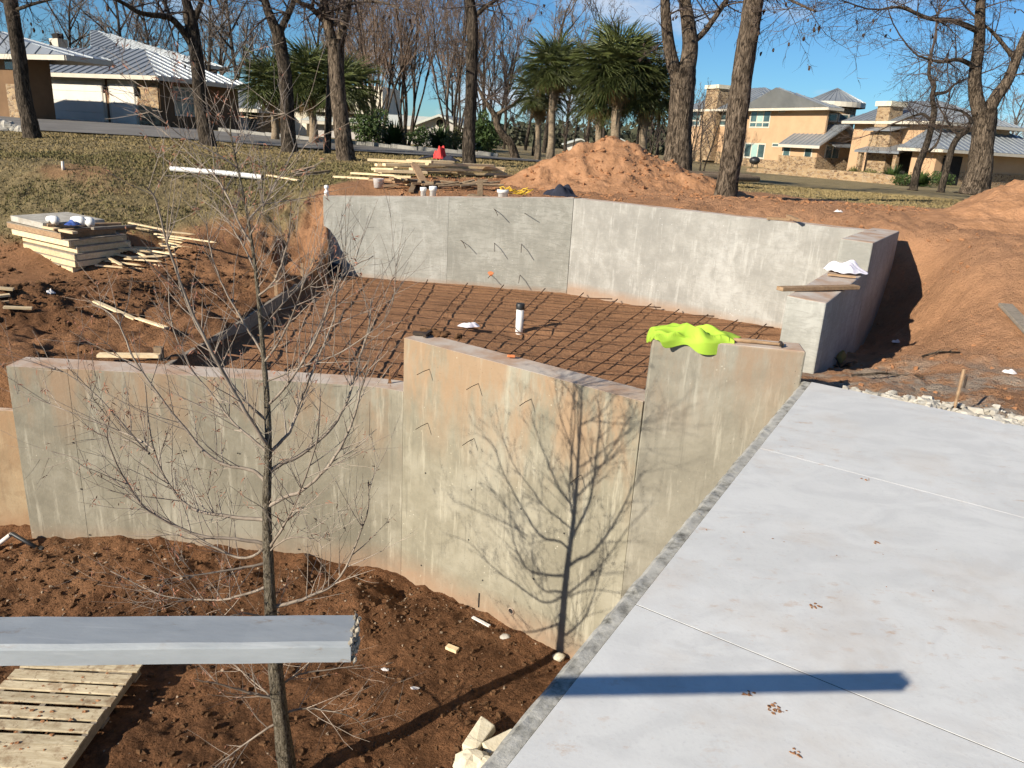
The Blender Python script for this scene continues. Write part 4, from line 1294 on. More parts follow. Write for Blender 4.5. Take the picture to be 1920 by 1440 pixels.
mb = MB(); c0 = [q4(0.72, -0.02, 0), q4(0.55, 1.05, 0), q4(1.85, 1.12, 0), q4(1.9, 0.05, 0)]
mb.hexa([p + V(0, 0, ztop + 0.004) for p in c0] + [p + V(0, 0, ztop + 0.10) for p in c0])
tag(bevel(build('pale_panel', mb, M['rubble'], base=q4(1.2, 0.5, ztop)), 0.008, 2), 'pale grey cement-coated panel on top of the stack', 'panel')
for (px, py, sx, lab, m) in ((103, 430, 0.075, 'leftmost white pipe elbow on the panel stack', 'pvc'), (150, 425, 0.085, 'white pipe elbow above the blue cap on the panel stack', 'pvc'), (167, 423, 0.08, 'right-hand white pipe elbow at the end of the panel stack', 'pvc')):
    q = aty(px, py, FP[1] + 0.45); q = V(q[0], q[1], ztop + 0.10 + sx * 0.9)
    mb = MB(); pts = [q + V(-sx * 1.3, 0.02, -0.02), q + V(-sx * 0.4, 0, 0.0), q + V(sx * 0.5, -0.01, 0.0), q + V(sx * 0.9, -sx * 0.6, -0.01), q + V(sx, -sx * 1.4, -0.03)]
    mb.tube(pts, [sx * 0.75, sx * 0.7, sx * 0.72, sx * 0.75, sx * 0.9], 12)
    tag(build('pipe_elbow', mb, M[m], None, True, base=q), lab, 'fitting', 'white pipe fittings on the panel stack')
q = aty(137, 432, FP[1] + 0.3); q = V(q[0], q[1], ztop + 0.10)
tag(build('blue_cap', crumple(q, (0.13, 0.09, 0.09), 5), M['blue_cloth'], None, True, base=q), 'dark blue cap lying among the white pipe fittings', 'cap')

# heap of stakes beside the stack
hc = gp(282, 482); r2 = np.random.default_rng(5)
for k in range(26):
    u_ = r2.uniform(-1, 1); w_ = r2.uniform(-1, 1)
    px = 285 + 62 * u_; py = 480 + 16 * w_ - 10 * u_
    if k < 6:
        px, py = ((330, 463), (300, 458), (345, 468), (275, 452), (215, 505), (228, 498))[k]
    c_ = gp(px, py)
    a_ = R_(r2.normal(-12, 22)); L = r2.uniform(0.45, 0.8) if k > 3 else r2.uniform(0.8, 1.1)
    if k == 3: a_ = R_(-28)
    lay = 0.02 + 0.16 * max(0, 1 - u_ * u_) * r2.random() + (0.12 if k < 4 else 0)
    d_ = V(math.cos(a_), math.sin(a_), r2.normal(0, 0.05))
    a0 = c_ - d_ * L / 2 + V(0, 0, lay); b0 = c_ + d_ * L / 2 + V(0, 0, lay)
    mb = MB(); w = 0.045; h = 0.022
    mb.bar(a0, b0, w, h)
    s_ = unit(cross(d_, V(0, 0, 1)))
    tip = b0 + d_ * 0.09
    mb.add([b0 + s_ * w / 2 + V(0, 0, h / 2), b0 - s_ * w / 2 + V(0, 0, h / 2), b0 - s_ * w / 2 - V(0, 0, h / 2), b0 + s_ * w / 2 - V(0, 0, h / 2), tip], [(0, 4, 1), (1, 4, 2), (2, 4, 3), (3, 4, 0)])
    tag(build('wooden_stake', mb, M['wood_new'], base=a0), 'pale pointed wooden stake in the heap beside the panel stack', 'stake', 'wooden stakes heaped beside the panel stack')
def gboard(pa, pb, w, h, mat, label, up=0.02, name='wood_board', cat='board', group=None, lo=7.0):
    a_ = gp(*pa, lo=lo); b_ = gp(*pb, lo=lo)
    a_ = a_ + V(0, 0, up); b_ = b_ + V(0, 0, up)
    mb = MB(); mb.bar(a_, b_, w, h)
    return tag(bevel(build(name, mb, M[mat], base=a_), 0.003, 1), label, cat, group)
gboard((178, 572), (255, 606), 0.07, 0.02, 'wood_new', 'long pale lath lying on the rough terrace soil behind the sapling', 0.05)
gboard((258, 604), (312, 622), 0.06, 0.02, 'wood_new', 'shorter pale lath in line beyond the long one on the terrace', 0.05)
gboard((8, 585), (62, 587), 0.07, 0.03, 'wood_new', 'pale stick with a dark end on the left terrace', 0.06)
gboard((-30, 552), (28, 557), 0.09, 0.03, 'wood_new', 'upper pale board at the left edge of the terrace', 0.10, group='boards at the left edge of the terrace')
gboard((-30, 566), (20, 560), 0.09, 0.03, 'wood_new', 'pale board crossing beneath at the left edge of the terrace', 0.05, group='boards at the left edge of the terrace')
gboard((-30, 575), (18, 570), 0.06, 0.03, 'wood_old', 'lowest brown board at the left edge of the terrace', 0.03, group='boards at the left edge of the terrace')
q = gp(95, 551); tag(build('paper_ball', crumple(q, (0.06, 0.05, 0.07), 31), M['paper'], None, True, base=q), 'small white paper ball on the left terrace', 'paper')
# long pipe on the lawn
a_ = gp(321, 322); b_ = gp(492, 338)
mb = MB(); mb.tube([a_ + V(0, 0, 0.06), (a_ + b_) / 2 + V(0, 0, 0.075), b_ + V(0, 0, 0.06)], 0.055, 14, False)
mb2 = MB(); mb2.tube([b_ + V(0, 0, 0.06) - unit(b_ - a_) * 0.01, b_ + V(0, 0, 0.06) + unit(b_ - a_) * 0.004], 0.046, 14)
lp = thing('white_pipe', 'long white plastic pipe lying on the lawn left of the basin', 'pipe', a_)
build('pipe', mb, M['pvc'], lp, True); build('pipe_mouth', mb2, M['black_plastic'], lp)
gboard((502, 331), (560, 341), 0.09, 0.03, 'wood_new', 'single pale board on the lawn just right of the long pipe', 0.03)
gboard((549, 327), (590, 318), 0.09, 0.04, 'wood_old', 'upper brown board of the pair on the lawn behind the basin corner', 0.06)
gboard((553, 331), (618, 323), 0.09, 0.04, 'wood_form', 'lower dark board of the pair on the lawn behind the basin corner', 0.03)
q = gp(118, 318); mb = MB(); mb.tube([q - V(0, 0, 0.1), q + V(0.01, 0, 0.16)], 0.028, 8)
tag(build('lawn_pipe', mb, M['pvc_dirty'], None, True, base=q), 'little pale pipe stub sticking out of the grassy bank', 'pipe')

# timber pile in the middle distance
r3 = np.random.default_rng(9)
grp = 'fresh boards in the timber pile behind the basin'
lay = [(703, 800, 317), (712, 842, 322), (755, 870, 327), (795, 868, 325), (860, 948, 322), (872, 950, 328), (705, 780, 312), (742, 868, 318), (770, 900, 314), (830, 944, 312), (690, 775, 303), (765, 850, 307), (800, 922, 305),
       (720, 860, 309), (850, 912, 318), (722, 798, 325), (764, 812, 299), (880, 945, 317), (700, 742, 319)]
for i, (x0, x1, y) in enumerate(lay):
    a_ = gp(x0, 331 - (i % 4) * 3 ); b_ = gp(x1, 331 - (i % 4) * 3 + 2)
    hz = max(0.02, (327 - y) / 1442 * 17.5)
    dy = r3.normal(0, 0.05)
    mb = MB(); mb.bar(a_ + V(0, dy, hz), b_ + V(0, dy + r3.normal(0, 0.12), hz + r3.normal(0, 0.01)), 0.18, 0.055)
    tag(bevel(build('timber_board', mb, M['wood_new'], base=a_), 0.003, 1), 'pale board in the low timber pile behind the basin', 'board', grp)
gboard((628, 334), (696, 338), 0.14, 0.04, 'wood_new', 'lower of two long pale boards left of the scrap wood heap', 0.03)
gboard((660, 329), (742, 334), 0.14, 0.04, 'wood_new', 'upper of two long pale boards left of the scrap wood heap', 0.05)
gboard((928, 333), (1000, 333), 0.12, 0.05, 'wood_form', 'dark brown beam at the right end of the timber pile', 0.03)
# scrap heap
for k in range(17):
    px = r3.uniform(715, 798); py = r3.uniform(347, 357)
    c_ = gp(px, py); a0 = R_(r3.normal(5, 40)); L = r3.uniform(0.3, 0.8)
    d_ = V(math.cos(a0), math.sin(a0), r3.normal(0, 0.12)); up = 0.04 + r3.random() * 0.22 * (1 - abs(px - 757) / 60)
    mb = MB(); mb.bar(c_ - d_ * L / 2 + V(0, 0, up), c_ + d_ * L / 2 + V(0, 0, up), r3.uniform(0.05, 0.1), 0.04)
    tag(build('scrap_wood', mb, M[('wood_old', 'wood_new', 'wood_form')[k % 3]], base=c_), 'short piece of wood in the scrap heap behind the basin', 'scrap wood', 'scrap wood heaped behind the basin')
a_ = gp(776, 340) + V(0, 0, 0.34); b_ = gp(800, 352) + V(0, -0.2, 0.06)
mb = MB(); mb.bar(a_, b_, 0.14, 0.04); tag(build('wood_board', mb, M['wood_old'], base=b_), 'tan board propped steeply on the scrap wood heap', 'board')
q = gp(710, 352); mb = MB(); mb.lathe(q, [(0, 0), (0.09, 0), (0.11, 0.17), (0.115, 0.175), (0.10, 0.17), (0.085, 0.02), (0, 0.02)], 14)
tag(build('clear_tub', mb, M['paper'], None, True, base=q), 'whitish plastic tub at the left end of the scrap wood heap', 'tub')
for k in range(9):
    px = r3.uniform(815, 905); c_ = gp(px, 357 - r3.uniform(0, 4)); a0 = R_(r3.normal(12, 14)); L = r3.uniform(0.6, 1.3)
    d_ = V(math.cos(a0), math.sin(a0), r3.normal(0.02, 0.05))
    mb = MB(); mb.tube([c_ - d_ * L / 2 + V(0, 0, 0.06), c_ + V(0, 0, 0.09), c_ + d_ * L / 2 + V(0, 0, 0.08 + 0.1 * r3.random())], 0.022, 6)
    tag(build('dark_rod', mb, M['wood_form'], base=c_), 'dark rod in the bundle right of the scrap wood heap', 'rod', 'dark rods right of the scrap wood heap')
# red bag and black bag on the timber
q = gp(824, 330) + V(0, 0.0, 0.34)
t = thing('red_bag', 'bright red bag sitting on the timber pile', 'bag', q)
mb = crumple(q + V(0, 0, 0.0), (0.15, 0.13, 0.30), 2, 40, 20, None, 0.75); solid(build('fabric', mb, M['red_cloth'], t, True), 0.01)
mb = MB(); mb.tube([q + V(-0.02, 0, 0.2), q + V(-0.03, 0, 0.29), q + V(0.04, 0, 0.28), q + V(0.06, 0, 0.18)], 0.012, 6); build('handle', mb, M['red_cloth'], t, True)
q2 = q + V(0.22, -0.05, 0.0)
tag(solid(build('black_bag', crumple(q2, (0.22, 0.14, 0.13), 6, 30, 14), M['dark_cloth'], None, True, base=q2), 0.01), 'flat black bag right beside the red bag on the timber', 'bag')
q2 = q + V(-0.27, -0.05, 0.0)
mb = MB(); mb.tube([q2 + V(-0.2, 0, 0.01), q2 + V(-0.05, 0.02, 0.05), q2 + V(0.1, 0, 0.09), q2 + V(0.16, 0, 0.03)], [0.01, 0.025, 0.03, 0.01], 7)
tag(build('black_strap', mb, M['dark_cloth'], None, True, base=q2), 'black strap trailing left of the red bag on the timber', 'strap')
# right-hand earth: plank, twigs, stakes, litter, pipes behind the mound
gboard((1884, 575), (1945, 640), 0.14, 0.035, 'wood_grey', 'grey plank half buried at the right edge of the photo', 0.02, lo=5.0)
def upstick(px, py, h, r, mat, label, name='stake', lean=(0, 0)):
    q = gp(px, py, lo=4.5, cut=True)
    mb = MB(); mb.tube([q - V(0, 0, 0.08), q + V(lean[0] * 0.5, lean[1] * 0.5, h * 0.5), q + V(lean[0], lean[1], h)], r, 7)
    return tag(build(name, mb, M[mat], base=q), label, 'stake')
upstick(1788, 772, 0.30, 0.011, 'wood_old', 'thin brown stake at the far edge of the slab', lean=(0.02, 0.03))
upstick(1807, 728, 0.10, 0.01, 'wire', 'short dark pin behind the thin brown stake')
q = gp(1575, 690, lo=5.2, cut=True)
lt = thing('dead_leaf', 'curled yellow-brown leaf and twigs by the far corner of the slab', 'leaf', q)
mb = MB(); vs = []
for i in range(7):
    for j in range(4):
        s = i / 6; w = 0.055 * math.sin(math.pi * (0.12 + 0.85 * s))
        vs.append(q + V((j - 1.5) / 1.5 * w, 0.03 * ((j - 1.5) / 1.5) ** 2 - 0.02 * s, 0.05 + 0.15 * s))
mb.add(vs, [(i * 4 + j, i * 4 + j + 1, i * 4 + j + 5, i * 4 + j + 4) for i in range(6) for j in range(3)])
solid(build('blade', mb, simple('dry_leaf', (0.36, 0.27, 0.09), (0.25, 0.16, 0.06), 12, 0.8), lt, True), 0.003)
for k in range(7):
    mb = MB(); d_ = V(r3.normal(0, 1), r3.normal(-0.3, 0.6), abs(r3.normal(0.3, 0.5))); d_ = unit(d_)
    mb.tube([q, q + d_ * 0.09 + V(0, 0, 0.02), q + d_ * 0.2], [0.006, 0.005, 0.002], 5); build('twig', mb, M['wire'], lt, True)
for (px, py, s, label) in ((1680, 642, 0.06, 'pinkish paper litter in the trench mouth by the wing wall'), (1893, 700, 0.06, 'white scrap on the earth at the right edge of the photo'), (1572, 398, 0.07, 'white ball of paper on the earth behind the back wall')):
    q = gp(px, py, lo=5.5, cut=True)
    tag(solid(build('paper_litter', crumple(q, (s, s * 0.7, s * 0.7), int(px)), M['paper'], None, True, base=q), 0.003), label, 'litter')
for (pa, pb, label) in (((1728, 672), (1800, 664), 'dark branch lying on the earth right of the trench'), ((1596, 708), (1730, 712), 'thin dead branch along the far edge of the slab')):
    a_ = gp(*pa, lo=5.2, cut=True) + V(0, 0, 0.02); b_ = gp(*pb, lo=5.2, cut=True) + V(0, 0, 0.02)
    mb = MB(); mb.tube([a_, a_ * 0.6 + b_ * 0.4 + V(0, 0, 0.03), b_], [0.012, 0.011, 0.006], 6)
    for k in range(5):
        s = a_ + (b_ - a_) * r3.uniform(0.2, 0.9); d_ = unit(unit(b_ - a_) + r3.normal(0, 0.5, 3))
        mb.tube([s + V(0, 0, 0.02), s + d_ * 0.12 + V(0, 0, 0.02)], [0.005, 0.002], 4)
    tag(build('dead_branch', mb, M['bark_dark'], base=a_), label, 'branch')
for k, (px, py) in enumerate(((1297, 328), (1316, 331), (1333, 334))):
    c_ = aty(px, py, 21.0); d_ = unit(V(0.75, 0.66, 0))
    mb = MB(); mb.tube([c_ - d_ * 0.4, c_ + d_ * 2.2], 0.105 - 0.012 * k, 14, False)
    mb.tube([c_ - d_ * 0.36, c_ - d_ * 0.33], 0.09, 14)
    tag(build('drain_pipe', mb, M['wood_form'], None, True, base=c_), ('leftmost', 'middle', 'rightmost')[k] + ' dark drain pipe lying behind the earth mound', 'pipe', 'drain pipes behind the mound')

# ------------------------------------------------------------------ earth mounds
def mound(name, label, humps, x0, x1, y0, y1, step, seed):
    xs = np.arange(x0, x1, step); ys = np.arange(y0, y1, step)
    def zf(x, y):
        h = np.zeros_like(x)
        for (cx, cy, hh, rx, ry) in humps:
            rr = np.sqrt(((x - cx) / rx) ** 2 + ((y - cy) / ry) ** 2)
            h = np.maximum(h, hh * np.clip(1 - rr, 0, None) ** 0.85) * 1.0 + 0.25 * np.minimum(h, hh * np.clip(1 - rr, 0, None))
        env = sstep(0.02, 0.4, h)
        h = h + env * (0.16 * (ridg(x, y, 1.4, 5, seed) - 0.5) + 0.10 * fbm(x, y, 3.2, 5, seed + 3) + 0.10 * (ridg(x, y, 5.0, 4, seed + 9) - 0.5))
        return macro(x, y) + h - 0.10
    o = sheet(name, xs, ys, zf, M['mound'])
    o['kind'] = 'thing'
    return tag(o, label, 'mound'), zf
def X_at(px, Y, py=270): return float(aty(px, py, Y)[0])
m1 = [(X_at(1152, 18.6), 18.6, 1.08, 1.9, 1.9), (X_at(1090, 18.3), 18.2, 0.72, 1.7, 1.5), (X_at(1235, 18.4), 18.3, 0.58, 1.9, 1.5), (X_at(1305, 18.2), 17.8, 0.42, 1.8, 1.3), (X_at(1040, 17.8), 17.8, 0.40, 1.5, 1.2), (X_at(1170, 17.2), 17.0, 0.38, 2.6, 1.3)]
_, m1z = mound('earth_mound', 'big mound of orange earth in front of the palms', m1, -0.6, 7.4, 15.2, 21.0, 0.05, 3.0)
m2 = [(10.7, 13.9, 1.5, 3.4, 2.5), (8.6, 13.2, 0.5, 2.4, 1.7), (14, 13.5, 1.5, 3, 2.5)]
mound('earth_mound', 'orange earth mound at the right edge below the big forked tree', m2, 6.4, 16.5, 10.8, 17.4, 0.06, 8.0)

# ------------------------------------------------------------------ trees
def grow(p, d, L, r, lev, out, P, rg):
    n = P['seg'][min(lev, len(P['seg']) - 1)]
    pts = [p]; rad = [r]; dd = d.copy()
    wob = P['wob'][min(lev, len(P['wob']) - 1)]; trop = P['trop'][min(lev, len(P['trop']) - 1)]
    for i in range(n):
        dd = unit(dd + rg.normal(0, wob, 3) + V(0, 0, trop))
        p = p + dd * L / n
        pts.append(p); rad.append(r * (1 - (1 - P['tip']) * (i + 1) / n))
    out.append((pts, rad, lev))
    if lev >= P['levels']: return
    k = P['kids'][lev]
    k = max(1, int(round(k * rg.uniform(0.8, 1.2))))
    t0 = P['from'][lev]
    for c in range(k):
        t = t0 + (1 - t0) * (c + rg.random()) / k
        i = min(int(t * n), n - 1); f = t * n - i
        q = pts[i] + (pts[i + 1] - pts[i]) * f
        rr = (rad[i] + (rad[i + 1] - rad[i]) * f)
        ax = unit(pts[i + 1] - pts[i])
        a = unit(cross(ax, V(rg.normal(), rg.normal(), rg.normal())))
        ang = R_(rg.normal(P['ang'][lev], 10))
        nd = unit(ax * math.cos(ang) + a * math.sin(ang))
        grow(q, nd, L * P['len'][lev] * (1 - P['taper'] * t) * rg.uniform(0.75, 1.25), max(min(rr * 0.75, r * P['rad'][lev]), P['rmin']), lev + 1, out, P, rg)
def tubes(lst, sides=(9, 6, 4, 3, 3, 3), cap=False):
    mb = MB()
    for (pts, rad, lev) in lst:
        mb.tube(pts, rad, sides[min(lev, len(sides) - 1)], cap)
    return mb
def lst_mesh_split(out, split=1):
    return [x for x in out if x[2] <= split], [x for x in out if x[2] > split]

# --- bare trees of the background: a few grown forms, many individuals
def bare_form(seed, H, r, multi=1, spread=32, **kw):
    rg = np.random.default_rng(seed)
    P = dict(levels=4, seg=[8, 7, 5, 4, 2], wob=[0.05, 0.09, 0.12, 0.15, 0.2], trop=[0.02, 0.05, 0.05, 0.05, 0.03], kids=[11, 8, 7, 5], ang=[42, 38, 40, 42], len=[0.50, 0.46, 0.45, 0.42],
             rad=[0.5, 0.42, 0.42, 0.5], tip=0.3, taper=0.45, rmin=0.010)
    P['from'] = [0.30, 0.18, 0.12, 0.1]
    P.update(kw)
    out = []
    for m in range(multi):
        a = 2 * math.pi * (m + rg.random() * 0.5) / max(multi, 1)
        d = unit(V(math.cos(a) * math.tan(R_(spread)) * (0 if multi == 1 else rg.uniform(0.4, 1.0)), math.sin(a) * math.tan(R_(spread)) * (0 if multi == 1 else rg.uniform(0.4, 1.0)), 1))
        grow(V(0.1 * math.cos(a) * (multi > 1), 0.1 * math.sin(a) * (multi > 1), -0.2), d, H * rg.uniform(0.85, 1.05), r, 0, out, P, rg)
    t, c = lst_mesh_split(out, 0 if multi > 1 else 1)
    return t, c
FORMS = {}
def reg_form(key, t, c, mt, mc):
    FORMS[key] = (mesh_of('trunk', tubes(t), mt, True), mesh_of('crown', tubes(c), mc, False))
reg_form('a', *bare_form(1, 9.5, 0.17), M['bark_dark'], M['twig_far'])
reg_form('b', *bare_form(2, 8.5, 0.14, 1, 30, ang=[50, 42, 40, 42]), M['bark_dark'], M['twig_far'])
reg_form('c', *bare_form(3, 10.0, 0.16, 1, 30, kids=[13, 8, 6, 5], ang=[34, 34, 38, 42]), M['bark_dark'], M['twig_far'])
reg_form('m', *bare_form(4, 7.4, 0.055, 9, 22, levels=3, rmin=0.007, wob=[0.08, 0.13, 0.16, 0.2, 0.2], kids=[9, 8, 6, 5], ang=[24, 30, 34, 34], len=[0.42, 0.45, 0.5, 0.45], trop=[0.03, 0.06, 0.05, 0.03, 0.0], **{'from': [0.35, 0.15, 0.1, 0.1]}), M['bark_dark'], M['twig_red'])
reg_form('s', *bare_form(6, 4.2, 0.05, 2, 12, levels=3, kids=[7, 6, 5, 4], ang=[40, 38, 40, 40], **{'from': [0.25, 0.15, 0.1, 0.1]}), M['bark_dark'], M['twig'])
def put_tree(key, px, Y, label, s=1.0, rz=0.0, group='bare trees behind the lawn', name='bare_tree', py=270):
    x = float(aty(px, py, Y)[0]); z = float(macro(np.array([x]), np.array([Y]))[0])
    t = thing(name, label, 'tree', (x, Y, z), group, rz)
    t.scale = (s, s, s)
    for nm, me in zip(('trunk', 'crown'), FORMS[key]):
        link(bpy.data.objects.new(nm, me), t)
    return t
r4 = np.random.default_rng(77)
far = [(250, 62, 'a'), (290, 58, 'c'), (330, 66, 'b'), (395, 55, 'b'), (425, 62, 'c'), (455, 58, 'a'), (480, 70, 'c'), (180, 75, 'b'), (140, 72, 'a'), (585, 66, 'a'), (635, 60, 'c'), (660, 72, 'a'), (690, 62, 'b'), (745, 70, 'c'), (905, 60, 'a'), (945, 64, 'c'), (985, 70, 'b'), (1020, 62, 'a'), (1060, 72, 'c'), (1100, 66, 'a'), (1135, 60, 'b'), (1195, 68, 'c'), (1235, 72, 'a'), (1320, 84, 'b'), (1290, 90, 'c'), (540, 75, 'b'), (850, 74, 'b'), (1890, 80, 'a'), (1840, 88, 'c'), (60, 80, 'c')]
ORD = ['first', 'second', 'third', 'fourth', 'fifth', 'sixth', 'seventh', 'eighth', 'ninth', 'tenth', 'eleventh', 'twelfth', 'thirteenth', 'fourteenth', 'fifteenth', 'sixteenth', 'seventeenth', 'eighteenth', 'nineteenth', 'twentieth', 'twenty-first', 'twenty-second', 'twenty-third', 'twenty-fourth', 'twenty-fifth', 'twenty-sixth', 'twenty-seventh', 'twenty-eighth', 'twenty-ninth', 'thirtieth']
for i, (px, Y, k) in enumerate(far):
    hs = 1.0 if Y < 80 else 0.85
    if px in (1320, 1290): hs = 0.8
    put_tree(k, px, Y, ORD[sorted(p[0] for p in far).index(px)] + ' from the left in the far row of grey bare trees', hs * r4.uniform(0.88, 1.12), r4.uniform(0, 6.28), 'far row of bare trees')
for (px, Y, s, label) in ((712, 40, 1.0, 'leftmost clump of slender bare stems fanning up left of the reddish shrubby tree'), (762, 41, 1.05, 'slender many-stemmed bare tree left of the small gabled house'), (850, 37, 0.98, 'reddish many-stemmed bare tree just left of the straight dark trunk'), (915, 42, 0.9, 'russet many-stemmed bare tree right of the straight dark trunk'), (690, 46, 1.0, 'rearmost many-stemmed bare tree near the green shrubs')):
    put_tree('m', px, Y, label, s, r4.uniform(0, 6.28), 'many-stemmed bare trees', 'multi_stem_tree')
for (px, Y, s, label) in ((1298, 45, 0.95, 'young bare tree in front of the left chimney of the tan house'), (1322, 44, 1.0, 'young forked bare tree right of the left chimney of the tan house'), (1070, 40, 0.9, 'small bare tree between the two palm clumps'), (1108, 44, 1.0, 'small bare tree left of the large palm'), (1225, 46, 1.0, 'small bare tree under the right side of the large palm'), (1215, 40, 0.9, 'small bare tree behind the mound'), (1000, 44, 1.0, 'small bare tree left of the tall palm')):
    put_tree('s', px, Y, label, s, r4.uniform(0, 6.28), 'small bare trees', 'small_bare_tree')

# --- big trees around the lawn: trunks and limbs where they stand, crowns above the picture
def px_path(pts, Y, dys=None):
    out = []
    for i, p in enumerate(pts):
        out.append(aty(p[0], p[1], Y + (dys[i] if dys else 0)))
    return out
def smooth_path(pts, rad, k=4):
    P_ = [np.asarray(p, float) for p in pts]; out = []; rr = []
    n = len(P_)
    for i in range(n - 1):
        p0 = P_[max(i - 1, 0)]; p1 = P_[i]; p2 = P_[i + 1]; p3 = P_[min(i + 2, n - 1)]
        for j in range(k):
            t = j / k
            out.append(0.5 * ((2 * p1) + (-p0 + p2) * t + (2 * p0 - 5 * p1 + 4 * p2 - p3) * t * t + (-p0 + 3 * p1 - 3 * p2 + p3) * t ** 3))
            rr.append(rad[i] + (rad[i + 1] - rad[i]) * t)
    out.append(P_[-1]); rr.append(rad[-1])
    return out, rr
def big_tree(label, Y, trunk, tw, limbs, mat='bark', seed=0, name='pecan_tree', twigs=9, husk=60, group='big bare trees on the lawn', ext=3.2):
    rg = np.random.default_rng(seed + 500)
    tp_ = px_path(trunk, Y)
    base = tp_[0].copy()
    g0 = float(macro(np.array([base[0]]), np.array([base[1]]))[0])
    t = thing(name, label, 'tree', (base[0], base[1], g0), group)
    sc = Y / F_PX * 1.02
    rad = [w * sc / 2 for w in tw]
    pts, rr = smooth_path([tp_[0] - (tp_[1] - tp_[0]) * 0.06] + tp_, [rad[0] * 1.25] + rad, 6)
    # knobbly trunk ring by ring
    mb = MB(); n = 14; vs = []; ref = V(1, 0, 0); ph = rg.uniform(0, 6.28, 4)
    for i, p in enumerate(pts):
        d_ = unit(pts[min(i + 1, len(pts) - 1)] - pts[max(i - 1, 0)]); a = unit(ref - d_ * (ref @ d_)); b = cross(d_, a)
        for k in range(n):
            th = 2 * math.pi * k / n
            f = 1 + 0.05 * math.sin(3 * th + ph[0] + i * 0.25) + 0.04 * math.sin(5 * th + ph[1] - i * 0.4) + rg.normal(0, 0.018)
            if i < 4: f *= 1 + 0.16 * (1 - i / 4) * (0.5 + 0.5 * math.sin(4 * th + ph[2]))
            vs.append(p + (a * math.cos(th) + b * math.sin(th)) * rr[i] * f)
    mb.add(vs, [(i * n + k, i * n + (k + 1) % n, (i + 1) * n + (k + 1) % n, (i + 1) * n + k) for i in range(len(pts) - 1) for k in range(n)])
    ends = []
    P = dict(levels=3, seg=[6, 5, 4, 3], wob=[0.12, 0.15, 0.18, 0.2], trop=[0.04, 0.0, -0.02, -0.05], kids=[8, 6, 5], ang=[45, 45, 45], len=[0.62, 0.6, 0.55], rad=[0.4, 0.4, 0.5], tip=0.2, taper=0.3, rmin=0.005)
    P['from'] = [0.15, 0.1, 0.1]
    tw_out = []
    lm = MB()
    for lb in limbs:
        w0, w1 = lb['w']; lp_ = px_path(lb['p'], Y, lb.get('dy'))
        lpts, lr = smooth_path(lp_, list(np.linspace(w0 * sc / 2, w1 * sc / 2, len(lp_))), 5)
        lm.tube(lpts, lr, 9)
        if lb.get('up', True):
            d_ = unit(lpts[-1] - lpts[-2])
            grow(lpts[-1], unit(d_ + V(0, 0, 0.1)), ext, lr[-1], 0, tw_out, P, rg)
        for q in range(int(1.6 * lb.get('tw', 3))):
            i = int(rg.integers(len(lpts) // 3, len(lpts)))
            grow(lpts[i], unit(rg.normal(0, 1, 3) + V(0, 0, 0.2)), rg.uniform(0.8, 1.6), min(0.03, lr[i] * 0.4), 1, tw_out, P, rg)
    if twigs and not limbs:
        d_ = unit(pts[-1] - pts[-2]); grow(pts[-1], d_, ext * 1.4, rr[-1], 0, tw_out, P, rg)
    tr = build('trunk', mb, M[mat], t, True)
    if lm.v: build('limbs', lm, M[mat], t, True)
    if tw_out: build('crown', tubes(tw_out, (7, 5, 3, 3)), M['twig'], t)
    if husk and tw_out:
        tips = [x[0][-1] for x in tw_out if x[2] >= 2]
        mb = MB()
        for k in range(husk):
            c_ = tips[int(rg.integers(len(tips)))] + rg.normal(0, 0.03, 3)
            s = rg.uniform(0.02, 0.045)
            mb.sphere(c_, s, 5, 4, 0.25, (0.8, 0.8, 1.3))
        o = build('husks', mb, M['brown_leaf'], t); o['kind'] = 'stuff'
    return t
L_ = lambda p, w, **k: dict(p=p, w=w, **k)
big_tree('dark leaning tree trunk at the far left in front of the garage house', 22.5, [(62, 262), (54, 222), (45, 180), (37, 120), (30, 70), (22, 10), (20, -20)], [31, 26, 24, 23, 22, 22, 20],
         [L_([(24, 16), (8, 2), (-20, -12)], (10, 6)), L_([(22, -10), (28, -60), (40, -110)], (18, 9), tw=5), L_([(26, 20), (60, 8), (105, -4), (140, -16)], (6, 3), dy=(0, -.4, -.9, -1.4), tw=6)], 'bark_dark', 1, ext=2.6)
big_tree('forked dark tree in front of the right corner of the garage house', 23.0, [(392, 279), (382, 225), (374, 160), (368, 110), (362, 62), (354, 20)], [30, 25, 23, 22, 22, 20],
         [L_([(360, 40), (352, 12), (344, -20), (338, -70)], (19, 10)), L_([(364, 40), (374, 14), (381, -10), (388, -60)], (10, 6)), L_([(366, 98), (356, 78), (338, 52), (320, 34), (300, 30), (262, 24), (235, 8), (205, -8)], (14, 5), dy=(0, 0, -.2, -.4, -.6, -1.0, -1.3, -1.6), tw=9), L_([(322, 36), (312, 14), (306, -12)], (8, 5), tw=4)], 'bark_dark', 2)
big_tree('dark Y-forked tree in front of the left palm', 22.5, [(544, 291), (540, 240), (537, 180), (532, 120), (524, 75), (519, 50)], [30, 25, 23, 22, 22, 21],
         [L_([(520, 62), (508, 34), (498, 6), (490, -40)], (19, 10), tw=4), L_([(524, 62), (536, 36), (548, 10), (556, -20)], (13, 8), tw=4)], 'bark_dark', 3)
big_tree('thin dark trunk close behind the left side of the pale-footed tree', 23.5, [(613, 292), (615, 240), (618, 180), (620, 130), (620, 80)], [14, 12, 12, 11, 9], [L_([(620, 84), (622, 40), (626, -10)], (9, 5), tw=2)], 'bark_dark', 4, husk=0)
